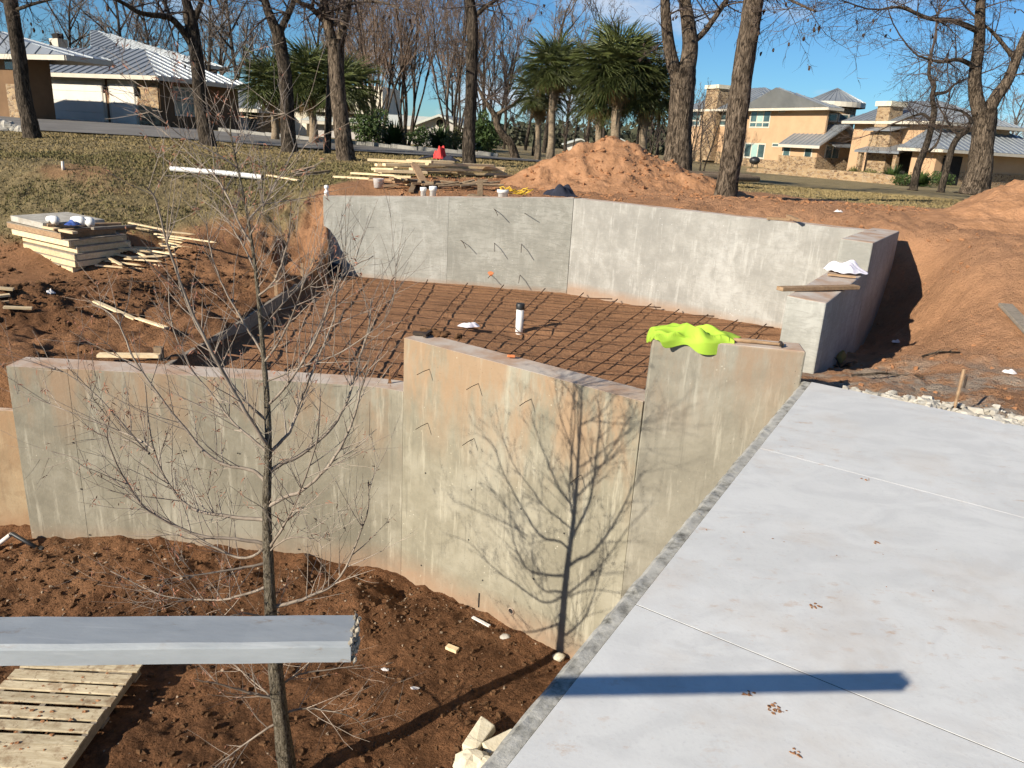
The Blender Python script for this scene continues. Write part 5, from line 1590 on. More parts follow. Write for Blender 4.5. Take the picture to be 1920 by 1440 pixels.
big_tree('thick forked tree with a pale scarred foot, left of the timber pile', 20.0, [(648, 299), (642, 250), (636, 190), (631, 130), (629, 92), (628, 74)], [34, 29, 27, 26, 27, 28],
         [L_([(624, 88), (616, 50), (608, 10), (604, -40)], (21, 11), tw=4), L_([(636, 86), (644, 50), (652, 15), (660, -30)], (17, 10), tw=4), L_([(616, 48), (604, 36), (582, 14), (560, 4), (545, -12)], (10, 6), dy=(0, 0, -.2, -.4, -.5), tw=6), L_([(628, 50), (634, 18), (644, 0)], (6, 4), tw=2), L_([(656, 8), (690, 2), (730, 8), (770, 30)], (5, 2), dy=(0, -.5, -1, -1.5), tw=7, up=False)], 'bark', 5)
big_tree('tall straight dark trunk right of the red bag', 21.0, [(880, 304), (880, 255), (882, 200), (884, 140), (886, 80), (886, 40), (880, 0), (874, -40)], [25, 21, 20, 20, 19, 18, 18, 16],
         [L_([(888, 34), (904, 18), (926, 2), (950, -14)], (9, 5), tw=7), L_([(874, -36), (868, -90)], (15, 8), tw=6)], 'bark_dark', 6)
big_tree('massive forked oak standing behind the earth mound', 23.5, [(1270, 322), (1273, 260), (1278, 200), (1280, 160), (1278, 128)], [50, 43, 41, 43, 46],
         [L_([(1266, 136), (1256, 96), (1250, 50), (1247, 0), (1246, -60)], (24, 13), tw=3), L_([(1286, 138), (1294, 90), (1290, 40), (1284, 0), (1284, -60)], (31, 16), tw=3), L_([(1302, 76), (1320, 60), (1342, 30), (1362, 0), (1380, -30)], (11, 7), tw=5)], 'bark', 7)
big_tree('single leaning rough-barked trunk at the right end of the back wall', 16.8, [(1358, 376), (1365, 330), (1376, 265), (1386, 190), (1395, 120), (1404, 60), (1412, 0), (1420, -60)], [44, 37, 36, 36, 34, 33, 32, 30],
         [L_([(1418, -40), (1426, -100)], (26, 16), tw=3), L_([(1414, -10), (1450, -14), (1490, 4), (1530, 22)], (6, 3), dy=(0, -.3, -.6, -.9), tw=8, up=False)], 'bark', 8)
big_tree('big forked tree at the right in front of the tan house', 27.0, [(1826, 362), (1838, 320), (1842, 270), (1846, 225), (1845, 205)], [50, 40, 36, 36, 40],
         [L_([(1838, 212), (1830, 180), (1828, 140), (1836, 80), (1838, 20), (1842, -40)], (25, 13), tw=6), L_([(1852, 210), (1870, 178), (1890, 150), (1906, 110), (1922, 70)], (22, 13), tw=6), L_([(1834, 130), (1800, 112), (1762, 116), (1720, 104)], (9, 3), dy=(0, -.4, -.8, -1.2), tw=10), L_([(1838, 60), (1790, 40), (1740, 34), (1690, 14), (1650, 18)], (10, 3), dy=(0, -.4, -.8, -1.2, -1.5), tw=14), L_([(1842, 0), (1800, -20), (1740, -16), (1690, -24)], (9, 4), dy=(0, -.4, -.8, -1.2), tw=12), L_([(1904, 112), (1870, 70), (1850, 50)], (8, 4), tw=6)], 'bark', 9, twigs=14, ext=2.8)
big_tree('slim crooked tree left of the big forked tree, before the tan house', 36.0, [(1713, 353), (1722, 310), (1737, 272), (1747, 235), (1752, 205)], [14, 12, 11, 10, 10],
         [L_([(1752, 205), (1748, 180), (1752, 160), (1742, 140), (1746, 100)], (9, 5), tw=8), L_([(1746, 226), (1730, 214), (1712, 218), (1690, 226)], (6, 3), tw=8), L_([(1752, 176), (1775, 172), (1790, 158), (1808, 150)], (6, 3), tw=8), L_([(1741, 285), (1756, 270), (1764, 250)], (5, 3), tw=4)], 'bark_dark', 10, husk=0, name='slim_tree', ext=2.6, group='slim trees before the tan house')
big_tree('slim leaning tree just left of the big forked tree trunk', 36.0, [(1764, 357), (1776, 312), (1786, 276), (1798, 256), (1812, 246)], [12, 11, 10, 10, 9],
         [L_([(1812, 246), (1820, 225), (1806, 210), (1790, 206)], (8, 3), tw=7), L_([(1800, 255), (1784, 240), (1770, 216)], (6, 3), tw=6)], 'bark_dark', 12, husk=0, name='slim_tree', ext=2.2, group='slim trees before the tan house')
big_tree('low leaning tree with an elbowed trunk left of the tall palm', 31.0, [(966, 298), (958, 270), (945, 255), (934, 238), (930, 222), (926, 212)], [17, 14, 13, 12, 12, 13],
         [L_([(926, 214), (914, 196), (906, 184), (898, 168)], (10, 5), tw=6), L_([(930, 216), (946, 206), (962, 196), (975, 184)], (8, 4), tw=6)], 'bark', 11, husk=0, name='leaning_tree', ext=2.4)

# ------------------------------------------------------------------ palms
def frond_mesh(seed, mat, dead=False):
    rg = np.random.default_rng(seed)
    mb = MB()
    pl = 0.62 if not dead else 0.5
    mb.tube([V(0, 0, 0), V(pl * 0.5, 0, 0.03), V(pl, 0, 0.0)], [0.022, 0.014, 0.01], 4)
    n = 34 if not dead else 20
    for k in range(n):
        a = R_(-128 + 256 * (k + 0.5) / n + rg.normal(0, 2.5))
        Ls = (0.86 if not dead else 0.75) * (0.72 + 0.28 * math.cos(a * 0.62)) * rg.uniform(0.88, 1.08)
        if dead: a *= 0.35
        d_ = V(math.cos(a), math.sin(a), 0); s_ = V(-math.sin(a), math.cos(a), 0)
        w = 0.030 if not dead else 0.024
        o0 = V(pl + 0.05 * math.cos(a), 0.05 * math.sin(a), 0)
        droop = rg.uniform(0.08, 0.38) if not dead else rg.uniform(0.4, 0.8)
        pts = []
        for j, (t, ww) in enumerate(((0.05, 0.5), (0.45, 1.0), (0.78, 0.6), (1.0, 0.06))):
            c_ = o0 + d_ * Ls * t * (1 - 0.12 * t * droop) - V(0, 0, droop * Ls * t ** 2.6 * 0.9) + V(0, 0, 0.05 * math.sin(a * 1.0) ** 2)
            pts.append((c_ + s_ * w * ww * 0.5 + V(0, 0, 0.012 * ww), c_ - V(0, 0, 0.006), c_ - s_ * w * ww * 0.5 + V(0, 0, 0.012 * ww)))
        vs = [p for q in pts for p in q]
        fs = []
        for j in range(3):
            fs += [(j * 3, j * 3 + 1, j * 3 + 4, j * 3 + 3), (j * 3 + 1, j * 3 + 2, j * 3 + 5, j * 3 + 4)]
        mb.add(vs, fs)
    return mesh_of('frond', mb, mat, False)
FG = [frond_mesh(s, M['palm_green']) for s in (1, 2, 3)]
FD = [frond_mesh(s, M['palm_dead'], True) for s in (4, 5)]
def palm(px, Y, top_py, label, ng, nd, s=1.0, seed=0, tr=0.15, lean=(0, 0), base_py=300):
    rg = np.random.default_rng(seed + 900)
    c_ = aty(px, top_py, Y)
    z0 = float(macro(np.array([c_[0]]), np.array([Y]))[0])
    b_ = V(c_[0] + lean[0], Y + lean[1], z0)
    t = thing('palm_tree', label, 'palm', b_, 'fan palms')
    pts = [b_ + (c_ - b_) * k / 8 + V(0.03 * math.sin(k), 0, -0.15 if k == 0 else 0) for k in range(9)]
    mb = MB(); mb.tube(pts, [tr * 1.35, tr * 1.1, tr, tr * 0.95, tr * 0.95, tr, tr * 1.15, tr * 1.3, tr * 0.9], 12)
    for k in range(46):                     # old leaf bases
        f = rg.uniform(0.5, 0.98); a = rg.uniform(0, 6.28); q = b_ + (c_ - b_) * f
        d_ = V(math.cos(a), math.sin(a), 0.9)
        mb.tube([q + d_ * tr * 0.7, q + d_ * tr * 1.5], [0.035, 0.012], 4)
    build('trunk', mb, M['palm_trunk'], t, True)
    ng = int(ng * 1.35)
    for k in range(ng + nd):
        dead = k >= ng
        u = (k + 0.5) / ng if not dead else rg.random()
        el = math.asin(1 - 1.72 * u) if not dead else R_(rg.uniform(-72, -25))
        az = k * 2.39996 + rg.normal(0, 0.15)
        o = bpy.data.objects.new('frond', (FD if dead else FG)[int(rg.integers(2 if dead else 3))])
        link(o, t)
        dv = Vector((math.cos(az) * math.cos(el), math.sin(az) * math.cos(el), math.sin(el)))
        q = dv.to_track_quat('X', 'Z')
        o.rotation_mode = 'QUATERNION'
        o.rotation_quaternion = q @ Vector((1, 0, 0)).rotation_difference(Vector((1, 0, 0)))
        ss = 0.86 * s * rg.uniform(0.9, 1.25) * (0.8 if dead else 1.0)
        o.scale = (ss, ss, ss)
        o.location = tuple((c_ - b_) + V(*dv) * 0.10 + V(0, 0, -0.12 if dead else 0.0))
    return t
palm(512, 31.5, 160, 'leftmost fan palm, behind the Y-forked tree', 40, 14, 1.02, 1, 0.14)
palm(585, 31.0, 150, 'large fan palm right behind the Y-forked tree', 44, 16, 1.15, 2, 0.16)
palm(648, 30.5, 165, 'fan palm partly hidden by the pale-footed tree', 38, 12, 0.98, 3, 0.14)
palm(1042, 29.0, 128, 'tall fan palm left of the large palm', 42, 12, 0.93, 4, 0.13)
palm(1014, 30.5, 178, 'lower fan palm tucked left of the tall palm', 30, 16, 0.82, 5, 0.11)
palm(1165, 27.0, 128, 'large fan palm above the earth mound', 58, 12, 1.10, 6, 0.17)
palm(1130, 28.0, 178, 'low fan palm at the left shoulder of the large palm', 34, 16, 0.92, 7, 0.13)
palm(1215, 27.5, 175, 'low fan palm between the large palm and the massive oak', 38, 14, 0.98, 8, 0.14)

# ------------------------------------------------------------------ shrubs
def leaf_ball(seed, n, rx, ry, rz, ls):
    rg = np.random.default_rng(seed); mb = MB()
    for k in range(n):
        d_ = unit(rg.normal(0, 1, 3)); r = rg.random() ** 0.4
        lump = 1 + 0.28 * math.sin(3.1 * d_[0] * 2 + seed) * math.sin(2.7 * d_[2] * 2 + 1.3 * seed)
        c_ = V(d_[0] * rx, d_[1] * ry, d_[2] * rz) * r * lump + V(0, 0, rz * 0.9)
        if c_[2] < 0: c_[2] = abs(c_[2]) * 0.3
        a = unit(rg.normal(0, 1, 3)); b = unit(cross(a, rg.normal(0, 1, 3)))
        l = ls * rg.uniform(0.6, 1.3)
        mb.quad(c_ - a * l, c_ + b * l * 0.45, c_ + a * l, c_ - b * l * 0.45)
    return mb
def spiky(seed, n, L):
    rg = np.random.default_rng(seed); mb = MB()
    for k in range(n):
        az = rg.uniform(0, 6.28); el = R_(rg.uniform(8, 80)); l = L * rg.uniform(0.7, 1.1)
        d_ = V(math.cos(az) * math.cos(el), math.sin(az) * math.cos(el), math.sin(el)); s_ = unit(cross(d_, V(0, 0, 1)))
        w = 0.035 * L
        p1 = d_ * l * 0.5; p2 = d_ * l - V(0, 0, 0.22 * l * math.cos(el))
        mb.add([-s_ * w, s_ * w, p1 + s_ * w * 1.3, p1 - s_ * w * 1.3, p2], [(0, 1, 2, 3), (3, 2, 4)])
    return mb
def put_shrub(px, Y, mesh, mat, label, s=1.0, name='shrub', group='shrubs'):
    x = float(aty(px, 280, Y)[0]); z = float(macro(np.array([x]), np.array([Y]))[0])
    t = thing(name, label, 'shrub', (x, Y, z), group)
    mb = MB(); mb.tube([V(0, 0, -0.1), V(0, 0, 0.5 * s)], [0.05 * s, 0.02 * s], 6); build('stem', mb, M['bark_dark'], t, local=True)
    o = build('foliage', mesh, M[mat], t, local=True); o.scale = (s, s, s)
    return t
put_shrub(695, 36, leaf_ball(1, 2600, 0.95, 0.8, 0.85, 0.07), 'shrub', 'rounded green shrub left of the small gabled house', 1.0)
put_shrub(738, 34.5, spiky(2, 240, 1.25), 'shrub', 'dark spiky-leaved plant in front of the many-stemmed trees', 1.0, 'spiky_plant')
put_shrub(826, 35, spiky(3, 220, 1.25), 'shrub', 'dark spiky-leaved plant behind the red bag', 1.0, 'spiky_plant')
put_shrub(852, 34, leaf_ball(4, 1400, 0.5, 0.5, 0.5, 0.06), 'shrub_olive', 'small yellow-green shrub just left of the straight dark trunk', 1.0)
put_shrub(905, 34.5, leaf_ball(5, 2600, 0.75, 0.7, 0.85, 0.07), 'shrub', 'green shrub just right of the straight dark trunk', 1.05)
put_shrub(790, 38, leaf_ball(6, 1500, 0.8, 0.7, 0.6, 0.07), 'shrub', 'dark shrub at the foot of the slender bare stems', 0.9)
put_shrub(1607, 52, spiky(7, 260, 0.95), 'shrub_olive', 'pale green grassy tuft by the porch of the tan house', 1.0, 'grass_tuft', 'plants before the tan house')
put_shrub(1640, 51, leaf_ball(8, 900, 0.7, 0.6, 0.4, 0.06), 'shrub_olive', 'low dull green shrub right of the grassy tuft', 1.0, group='plants before the tan house')
put_shrub(1683, 48, spiky(9, 260, 1.15), 'shrub', 'large dark spiky plant left of the slim crooked tree', 1.1, 'spiky_plant', 'plants before the tan house')
put_shrub(1742, 46, spiky(10, 240, 1.0), 'shrub', 'spiky plant between the two slim trees', 1.0, 'spiky_plant', 'plants before the tan house')
put_shrub(1775, 49, leaf_ball(11, 1300, 0.9, 0.7, 0.5, 0.06), 'shrub', 'green shrub left of the big forked tree trunk', 1.0, group='plants before the tan house')
put_shrub(1705, 45, leaf_ball(12, 900, 0.7, 0.5, 0.35, 0.06), 'shrub', 'low dark shrub at the foot of the slim crooked tree', 1.0, group='plants before the tan house')
# far wood closing the horizon
rg = np.random.default_rng(3); mb = MB()
VS = []
for k in range(2400):
    a = R_(rg.uniform(-60, 62)); d = rg.uniform(120, 230)
    x, y = d * math.sin(a), d * math.cos(a); h = rg.uniform(3, 7.5) * (0.75 + 0.25 * math.sin(a * 9)); m = 34
    c_ = rg.normal(0, 1, (m, 3)); c_ /= np.linalg.norm(c_, axis=1)[:, None]
    c_ = c_ * (rg.random(m) ** 0.4)[:, None] * np.array([0.5 * h, 0.5 * h, 0.5 * h]) + np.array([x, y, 0.5 * h])
    u = rg.normal(0, 1, (m, 3)); u /= np.linalg.norm(u, axis=1)[:, None]; w = np.cross(u, rg.normal(0, 1, (m, 3))); w /= np.linalg.norm(w, axis=1)[:, None]
    l = rg.uniform(0.25, 0.75, m)[:, None]
    VS.append(np.stack([c_ - u * l, c_ + w * l * 0.6, c_ + u * l, c_ - w * l * 0.6], 1).reshape(-1, 3))
VS = np.concatenate(VS); mb.v = [tuple(p) for p in VS.tolist()]; mb.n = len(VS)
mb.f = [(i, i + 1, i + 2, i + 3) for i in range(0, len(VS), 4)]
tag(build('far_wood', mb, M['evergreen'], base=(0, 170, 0)), 'dull green far-off wood along the horizon', kind='stuff')

# ------------------------------------------------------------------ houses
M['stucco'] = simple('tan_stucco', (0.42, 0.27, 0.155), (0.48, 0.315, 0.185), 1.2, 0.92, 0.15, 60, 0.005)
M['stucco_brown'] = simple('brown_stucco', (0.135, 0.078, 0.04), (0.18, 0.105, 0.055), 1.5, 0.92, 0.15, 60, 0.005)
M['cream'] = simple('cream_paint', (0.62, 0.55, 0.43), (0.70, 0.63, 0.5), 1.0, 0.8)
M['trim'] = simple('cream_trim', (0.48, 0.43, 0.34), (0.56, 0.51, 0.42), 3, 0.6)
M['white_door'] = simple('white_garage_door', (0.60, 0.565, 0.50), (0.66, 0.62, 0.55), 1.5, 0.6)
M['roof_metal'] = simple('standing_seam_metal', (0.27, 0.29, 0.303), (0.35, 0.37, 0.383), 0.8, 0.4, metal=0.5, spec=0.5)
M['roof_shingle'] = simple('pale_shingle', (0.42, 0.44, 0.40), (0.52, 0.53, 0.48), 4, 0.9)
M['dark_void'] = simple('dark_interior', (0.012, 0.011, 0.010), (0.02, 0.018, 0.016), 3, 0.9)
def glass_mat():
    t = NT('window_glass')
    t.color(t.ramp(t.noise(0.8, 3), [(0.35, (0.035, 0.06, 0.065)), (0.7, (0.10, 0.17, 0.17))])).rough(0.06).spec(0.9)
    return t.m
M['glass'] = glass_mat()
M['blind'] = simple('pale_blind', (0.26, 0.40, 0.36), (0.34, 0.47, 0.42), 2, 0.3, spec=0.6)
def stone_mat(name='ledge_stone', sc=4.2):
    t = NT(name)
    v = t.mapped((1.0, 1.0, 2.1))
    n = t.n.new('ShaderNodeTexVoronoi'); n.inputs['Scale'].default_value = sc; t.lk(v, n.inputs['Vector'])
    e = t.vor(sc, v, 'DISTANCE_TO_EDGE')
    sepn = t.n.new('ShaderNodeSeparateColor'); t.lk(n.outputs['Color'], sepn.inputs[0])
    col = t.ramp(sepn.outputs[0], [(0.0, (0.13, 0.075, 0.038)), (0.35, (0.28, 0.178, 0.088)), (0.7, (0.38, 0.265, 0.145)), (1.0, (0.20, 0.13, 0.078))])
    col = t.mix(t.ramp(e, [(0.02, 0.8), (0.07, 0.0)]), col, (0.40, 0.32, 0.22))
    t.color(col).rough(0.9)
    t.bump(t.ramp(e, [(0.0, 0.0), (0.1, 1.0)]), 0.6, 0.04)
    return t.m
M['stone'] = stone_mat()

class House:
    def __init__(self, name, label, origin, rz):
        z = float(macro(np.array([origin[0]]), np.array([origin[1]]))[0])
        self.o = V(origin[0], origin[1], z if len(origin) < 3 else origin[2])
        self.t = thing(name, label, 'house', self.o, None, rz)
        c, s = math.cos(rz), math.sin(rz)
        self.R = np.array([[c, s, 0], [-s, c, 0], [0, 0, 1.0]])          # world -> local
        self.cam = self.R @ (CAM - self.o)
    def hit(self, px, py, ax, val):
        d_ = self.R @ ray(px, py)
        t_ = (val - self.cam[ax]) / d_[ax]
        return self.cam + d_ * t_
    def part(self, name, mb, mat, parent=None, smooth=False):
        return build(name, mb, M[mat] if isinstance(mat, str) else mat, parent or self.t, smooth, local=True)
    def box(self, name, x0, x1, y0, y1, z0, z1, mat, parent=None, bev=0):
        mb = MB(); mb.hexa([(x0, y0, z0), (x1, y0, z0), (x1, y1, z0), (x0, y1, z0), (x0, y0, z1), (x1, y0, z1), (x1, y1, z1), (x0, y1, z1)])
        o = self.part(name, mb, mat, parent)
        return bevel(o, bev, 1) if bev else o
    def onface(self, ax, val, out, a0, a1, z0, z1, d0, d1):
        """box standing d0..d1 proud of a face (out = -1/+1 direction along ax)"""
        lo, hi = sorted((val + out * d0, val + out * d1))
        if ax == 0: return (lo, hi, a0, a1, z0, z1)
        return (a0, a1, lo, hi, z0, z1)
    def window(self, ax, val, out, a0, a1, z0, z1, lights=1, row=0.0, blind=False, fr=0.09):
        if a0 > a1: a0, a1 = a1, a0
        if z0 > z1: z0, z1 = z1, z0
        w = self.box('window', *self.onface(ax, val, out, a0, a1, z0, z1, -0.02, 0.035), 'trim')
        n = lights; ww = (a1 - a0 - fr) / n
        for k in range(n):
            p0 = a0 + fr + k * ww; p1 = p0 + ww - fr
            zz = z0 + fr
            if row: 
                self.box('pane', *self.onface(ax, val, out, p0, p1, zz, zz + row, 0.037, 0.045), 'glass', w)
                zz += row + fr
            self.box('pane', *self.onface(ax, val, out, p0, p1, zz, z1 - fr, 0.037, 0.045), 'blind' if (blind and k == n // 2) else 'glass', w)
        return w
    def ribs(self, poly, up, sp, mat, parent, w=0.035, h=0.05):
        """standing seams over one roof plane"""
        poly = [np.asarray(p, float) for p in poly]
        nrm = unit(cross(poly[1] - poly[0], poly[2] - poly[0]))
        if nrm[2] < 0: nrm = -nrm
        up = unit(np.asarray(up, float) - nrm * (np.asarray(up, float) @ nrm)); sd = cross(up, nrm)
        us = [(p - poly[0]) @ up for p in poly]; ss = [(p - poly[0]) @ sd for p in poly]
        mb = MB()
        for s in np.arange(min(ss) + sp * 0.5, max(ss), sp):
            cr = []
            for i in range(len(poly)):
                j = (i + 1) % len(poly)
                if (ss[i] - s) * (ss[j] - s) < 0:
                    f = (s - ss[i]) / (ss[j] - ss[i]); cr.append(us[i] + (us[j] - us[i]) * f)
            if len(cr) >= 2 and max(cr) - min(cr) > 0.1:
                a = poly[0] + sd * s + up * min(cr) + nrm * h / 2; b = poly[0] + sd * s + up * max(cr) + nrm * h / 2
                mb.bar(a, b, w, h, nrm)
        if mb.v:
            o = self.part('roof_seams', mb, mat, parent); o['kind'] = 'stuff'
    def hip(self, x0, x1, y0, y1, ze, zr, axis, r0, r1, sp=0.45, fascia=0.2, mat='roof_metal', mid=None):
        """hip or gable roof; the ridge runs along axis from r0 to r1"""
        th = 0.03
        if axis == 0:
            ym = (y0 + y1) / 2 if mid is None else mid
            A, B = V(r0, ym, zr), V(r1, ym, zr)
            c = [V(x0, y0, ze), V(x1, y0, ze), V(x1, y1, ze), V(x0, y1, ze)]
            planes = [([c[0], c[1], B, A], V(0, 1, 1)), ([c[2], c[3], A, B], V(0, -1, 1)), ([c[1], c[2], B], V(-1, 0, 1)), ([c[3], c[0], A], V(1, 0, 1))]
        else:
            xm = (x0 + x1) / 2 if mid is None else mid
            A, B = V(xm, r0, zr), V(xm, r1, zr)
            c = [V(x0, y0, ze), V(x1, y0, ze), V(x1, y1, ze), V(x0, y1, ze)]
            planes = [([c[3], c[0], A, B], V(1, 0, 1)), ([c[1], c[2], B, A], V(-1, 0, 1)), ([c[0], c[1], A], V(0, 1, 1)), ([c[2], c[3], B], V(0, -1, 1))]
        mb = MB()
        for pl, up in planes:
            b = mb.n
            mb.add(pl, [tuple(range(len(pl)))])
        mb.add([p - V(0, 0, 0.02) for p in c], [(3, 2, 1, 0)])
        r = self.part('roof', mb, mat)
        if sp:
            for pl, up in planes:
                self.ribs(pl, up, sp, mat, r)
        f = MB(); k = 0.05
        for (a, b) in ((c[0], c[1]), (c[1], c[2]), (c[2], c[3]), (c[3], c[0])):
            d_ = unit(b - a)
            f.bar(a + d_ * (k / 2 + 0.002) - V(0, 0, fascia / 2 + 0.012), b - d_ * (k / 2 + 0.002) - V(0, 0, fascia / 2 + 0.012), k, fascia)
        self.part('fascia', f, 'trim', r)
        return r

# --- garage house at the left
GH = House('garage_house', 'brown garage house with white doors and grey metal hip roof', (-18.6, 41.0), R_(-23.0))
h = GH
ze = h.hit(262, 141, 1, -0.5)[2]
GL = h.hit(70, 200, 1, 0.0)[0] - 2.0
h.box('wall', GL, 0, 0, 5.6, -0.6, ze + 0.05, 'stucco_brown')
zt = h.hit(150, 152, 1, 0)[2]
a = h.hit(98, 190, 1, 0)[0]; b = h.hit(196, 190, 1, 0)[0]
def garage_door(a, b, z1, nm='garage_door'):
    fr = h.box('door_frame', a - 0.16, b + 0.16, -0.05, 0.0, -0.05, z1 + 0.16, 'trim')
    d = h.box(nm, a, b, -0.075, -0.052, -0.03, z1, 'white_door')
    hh = z1 / 4
    for k in range(4):
        h.box('door_panel', a + 0.03, b - 0.03, -0.095, -0.077, k * hh + 0.012, (k + 1) * hh - 0.012, 'white_door', d, 0.008)
    return d
garage_door(a, b, zt)
a2 = h.hit(210, 190, 1, 0)[0]; b2 = h.hit(256, 190, 1, 0)[0]
garage_door(a2, b2, zt - 0.05)
h.box('stone_pier', b2 + 0.18, 0.04, -0.09, -0.002, -0.5, zt + 0.15, 'stone')
lm = h.box('wall_lamp', (b + a2) / 2 - 0.07, (b + a2) / 2 + 0.07, -0.25, -0.06, zt - 0.55, zt - 0.15, 'dark_void', None, 0.03)
lm2 = h.box('wall_lamp', b2 + 0.2, b2 + 0.34, -0.3, -0.095, zt - 0.65, zt - 0.2, 'dark_void', None, 0.03)
w0 = h.hit(327, 200, 0, 0); w1 = h.hit(369, 200, 0, 0)
h.window(0, 0.0, 1, w0[1], w1[1], h.hit(345, 218, 0, 0)[2], h.hit(345, 164, 0, 0)[2], 2, 0.78)
mb = MB(); dy = h.hit(300, 190, 0, 0.05)[1]
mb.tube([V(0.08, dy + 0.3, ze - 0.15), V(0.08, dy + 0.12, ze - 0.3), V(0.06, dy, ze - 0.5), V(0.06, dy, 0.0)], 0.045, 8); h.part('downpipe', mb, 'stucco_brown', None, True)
rp = h.hit(270, 92, 1, 2.8)
h.hip(GL - 0.6, 0.65, -0.65, 6.25, ze, rp[2], 0, GL - 0.6, rp[0], 0.6)
# taller roof behind
pk = h.hit(171, 55, 1, 9.5)
e2 = h.hit(270, 92, 1, 6.0)[2]
xq = h.hit(262, 93, 1, 6.5)[0]
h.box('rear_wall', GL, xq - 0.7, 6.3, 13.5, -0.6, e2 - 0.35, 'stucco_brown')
h.hip(GL - 0.6, xq, 5.8, 14.0, e2 - 0.3, pk[2], 0, pk[0] - 0.6, pk[0], 0.6)
mb = MB(); q = h.hit(110, 80, 1, 12.0)
h.box('chimney', q[0] - 0.45, q[0] + 0.45, 11.6, 12.4, e2, q[2] + 0.25, 'trim'); h.box('chimney_cap', q[0] - 0.28, q[0] + 0.28, 11.75, 12.25, q[2] + 0.252, q[2] + 0.6, 'dark_void')
# low side garage to the right of it
SG = House('side_garage', 'small building with white door half hidden behind the garage house corner', (-16.0, 50.0), R_(-23.0))
h = SG
x0 = h.hit(425, 220, 1, 0)[0]; x1 = h.hit(482, 220, 1, 0)[0]; ze2 = h.hit(450, 203, 1, 0)[2]
h.box('wall', x0 - 2, x1, 0, 5, -0.5, ze2, 'stone')
h.box('garage_door', h.hit(428, 220, 1, 0)[0], h.hit(466, 220, 1, 0)[0], -0.06, -0.002, 0.0, ze2 - 0.25, 'cream')
h.hip(x0 - 2.5, x1 + 0.5, -0.5, 5.5, ze2, h.hit(425, 165, 1, 2.5)[2], 0, x0 - 2.5, x0 + 0.3, 0.6)
# --- stone house at the far left edge
SH = House('stone_house', 'stone-faced house with dark blue-grey roof at the left edge', (-25.0, 37.5), R_(-23.0))
h = SH
xr = h.hit(58, 200, 1, 0)[0]; ze = h.hit(118, 103, 1, -0.6)[2]
yd = h.hit(100, 180, 0, xr)[1]
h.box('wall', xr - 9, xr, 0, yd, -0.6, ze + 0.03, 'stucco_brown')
h.box('stone_pier', h.hit(18, 180, 1, 0)[0], h.hit(40, 180, 1, 0)[0], -0.12, -0.002, -0.6, ze - 1.2, 'stone')
h.box('dark_recess', h.hit(46, 180, 1, 0)[0], h.hit(54, 180, 1, 0)[0], -0.012, -0.002, 0, ze - 0.8, 'dark_void')
h.box('dark_recess', h.hit(10, 120, 1, 0)[0], h.hit(42, 120, 1, 0)[0], -0.03, -0.002, h.hit(20, 130, 1, 0)[2], h.hit(20, 102, 1, 0)[2], 'glass')
xe = h.hit(121, 99, 1, -0.7)[0]
h.hip(xr - 9.6, xe, -0.7, yd + 0.5, ze, h.hit(2, 52, 1, yd / 2)[2], 0, xr - 8, xr - 3.2, 0.9)
# --- cream house behind the left palms
CH = House('cream_house', 'cream house mostly hidden behind the left palms', (-12.0, 52.0), R_(-8.0))
h = CH
x0 = h.hit(490, 240, 1, 0)[0]; x1 = h.hit(575, 240, 1, 0)[0]; zt = h.hit(520, 200, 1, 0)[2]
h.box('wall', x0, x1, 0, 6, -1.0, zt, 'cream')
h.box('roof', x0 - 0.4, x1 + 0.4, -0.4, 6.4, zt + 0.002, zt + 0.3, 'roof_shingle')
h.window(1, 0, -1, h.hit(518, 230, 1, 0)[0], h.hit(531, 230, 1, 0)[0], h.hit(525, 242, 1, 0)[2], h.hit(525, 226, 1, 0)[2], 2)
x2 = h.hit(692, 240, 1, 0)[0]; zt2 = h.hit(640, 212, 1, 0)[2]
h.box('wall', x1 + 0.01, x2, 0.8, 7, -1.0, zt2, 'cream')
h.box('porch_roof', x1 + 0.42, x2 + 0.3, -0.6, 7.3, zt2 + 0.002, zt2 + 0.25, 'trim')
h.box('dark_recess', h.hit(598, 240, 1, 0.8)[0], h.hit(606, 240, 1, 0.8)[0], 0.785, 0.798, -0.5, zt2 - 0.4, 'dark_void')
h.window(1, 0.8, -1, h.hit(656, 240, 1, 0.8)[0], h.hit(672, 240, 1, 0.8)[0], h.hit(660, 250, 1, 0.8)[2], h.hit(660, 234, 1, 0.8)[2], 2)
x3 = h.hit(678, 180, 1, 3)[0]; h.box('upper_wall', x2 - 3.2, x2 - 0.1, 3, 7, zt2 + 0.252, h.hit(672, 160, 1, 3)[2], 'cream')
# --- small gabled house in the middle
SM = House('gabled_house', 'small pale grey house whose gable has a round vent', (-3.4, 46.0), R_(-6.0))
h = SM
x0 = h.hit(785, 250, 1, 0)[0]; x1 = h.hit(838, 250, 1, 0)[0]; xa = h.hit(826, 220, 1, 0)[0]
zE = h.hit(790, 234, 1, 0)[2]; zA = h.hit(826, 219, 1, 0)[2]; x1 = 2 * xa - x0
M['pale_grey'] = simple('pale_grey_siding', (0.40, 0.37, 0.34), (0.46, 0.43, 0.40), 1.0, 0.85)
mb = MB(); pr = [(x0, -1.0), (x1, -1.0), (x1, zE), (xa, zA), (x0, zE)]
mb.add([(p[0], 0, p[1]) for p in pr] + [(p[0], 8, p[1]) for p in pr], [(0, 1, 2, 3, 4), (9, 8, 7, 6, 5), (0, 5, 6, 1), (1, 6, 7, 2), (2, 7, 8, 3), (3, 8, 9, 4), (4, 9, 5, 0)])
h.part('wall', mb, 'pale_grey')
mb = MB()
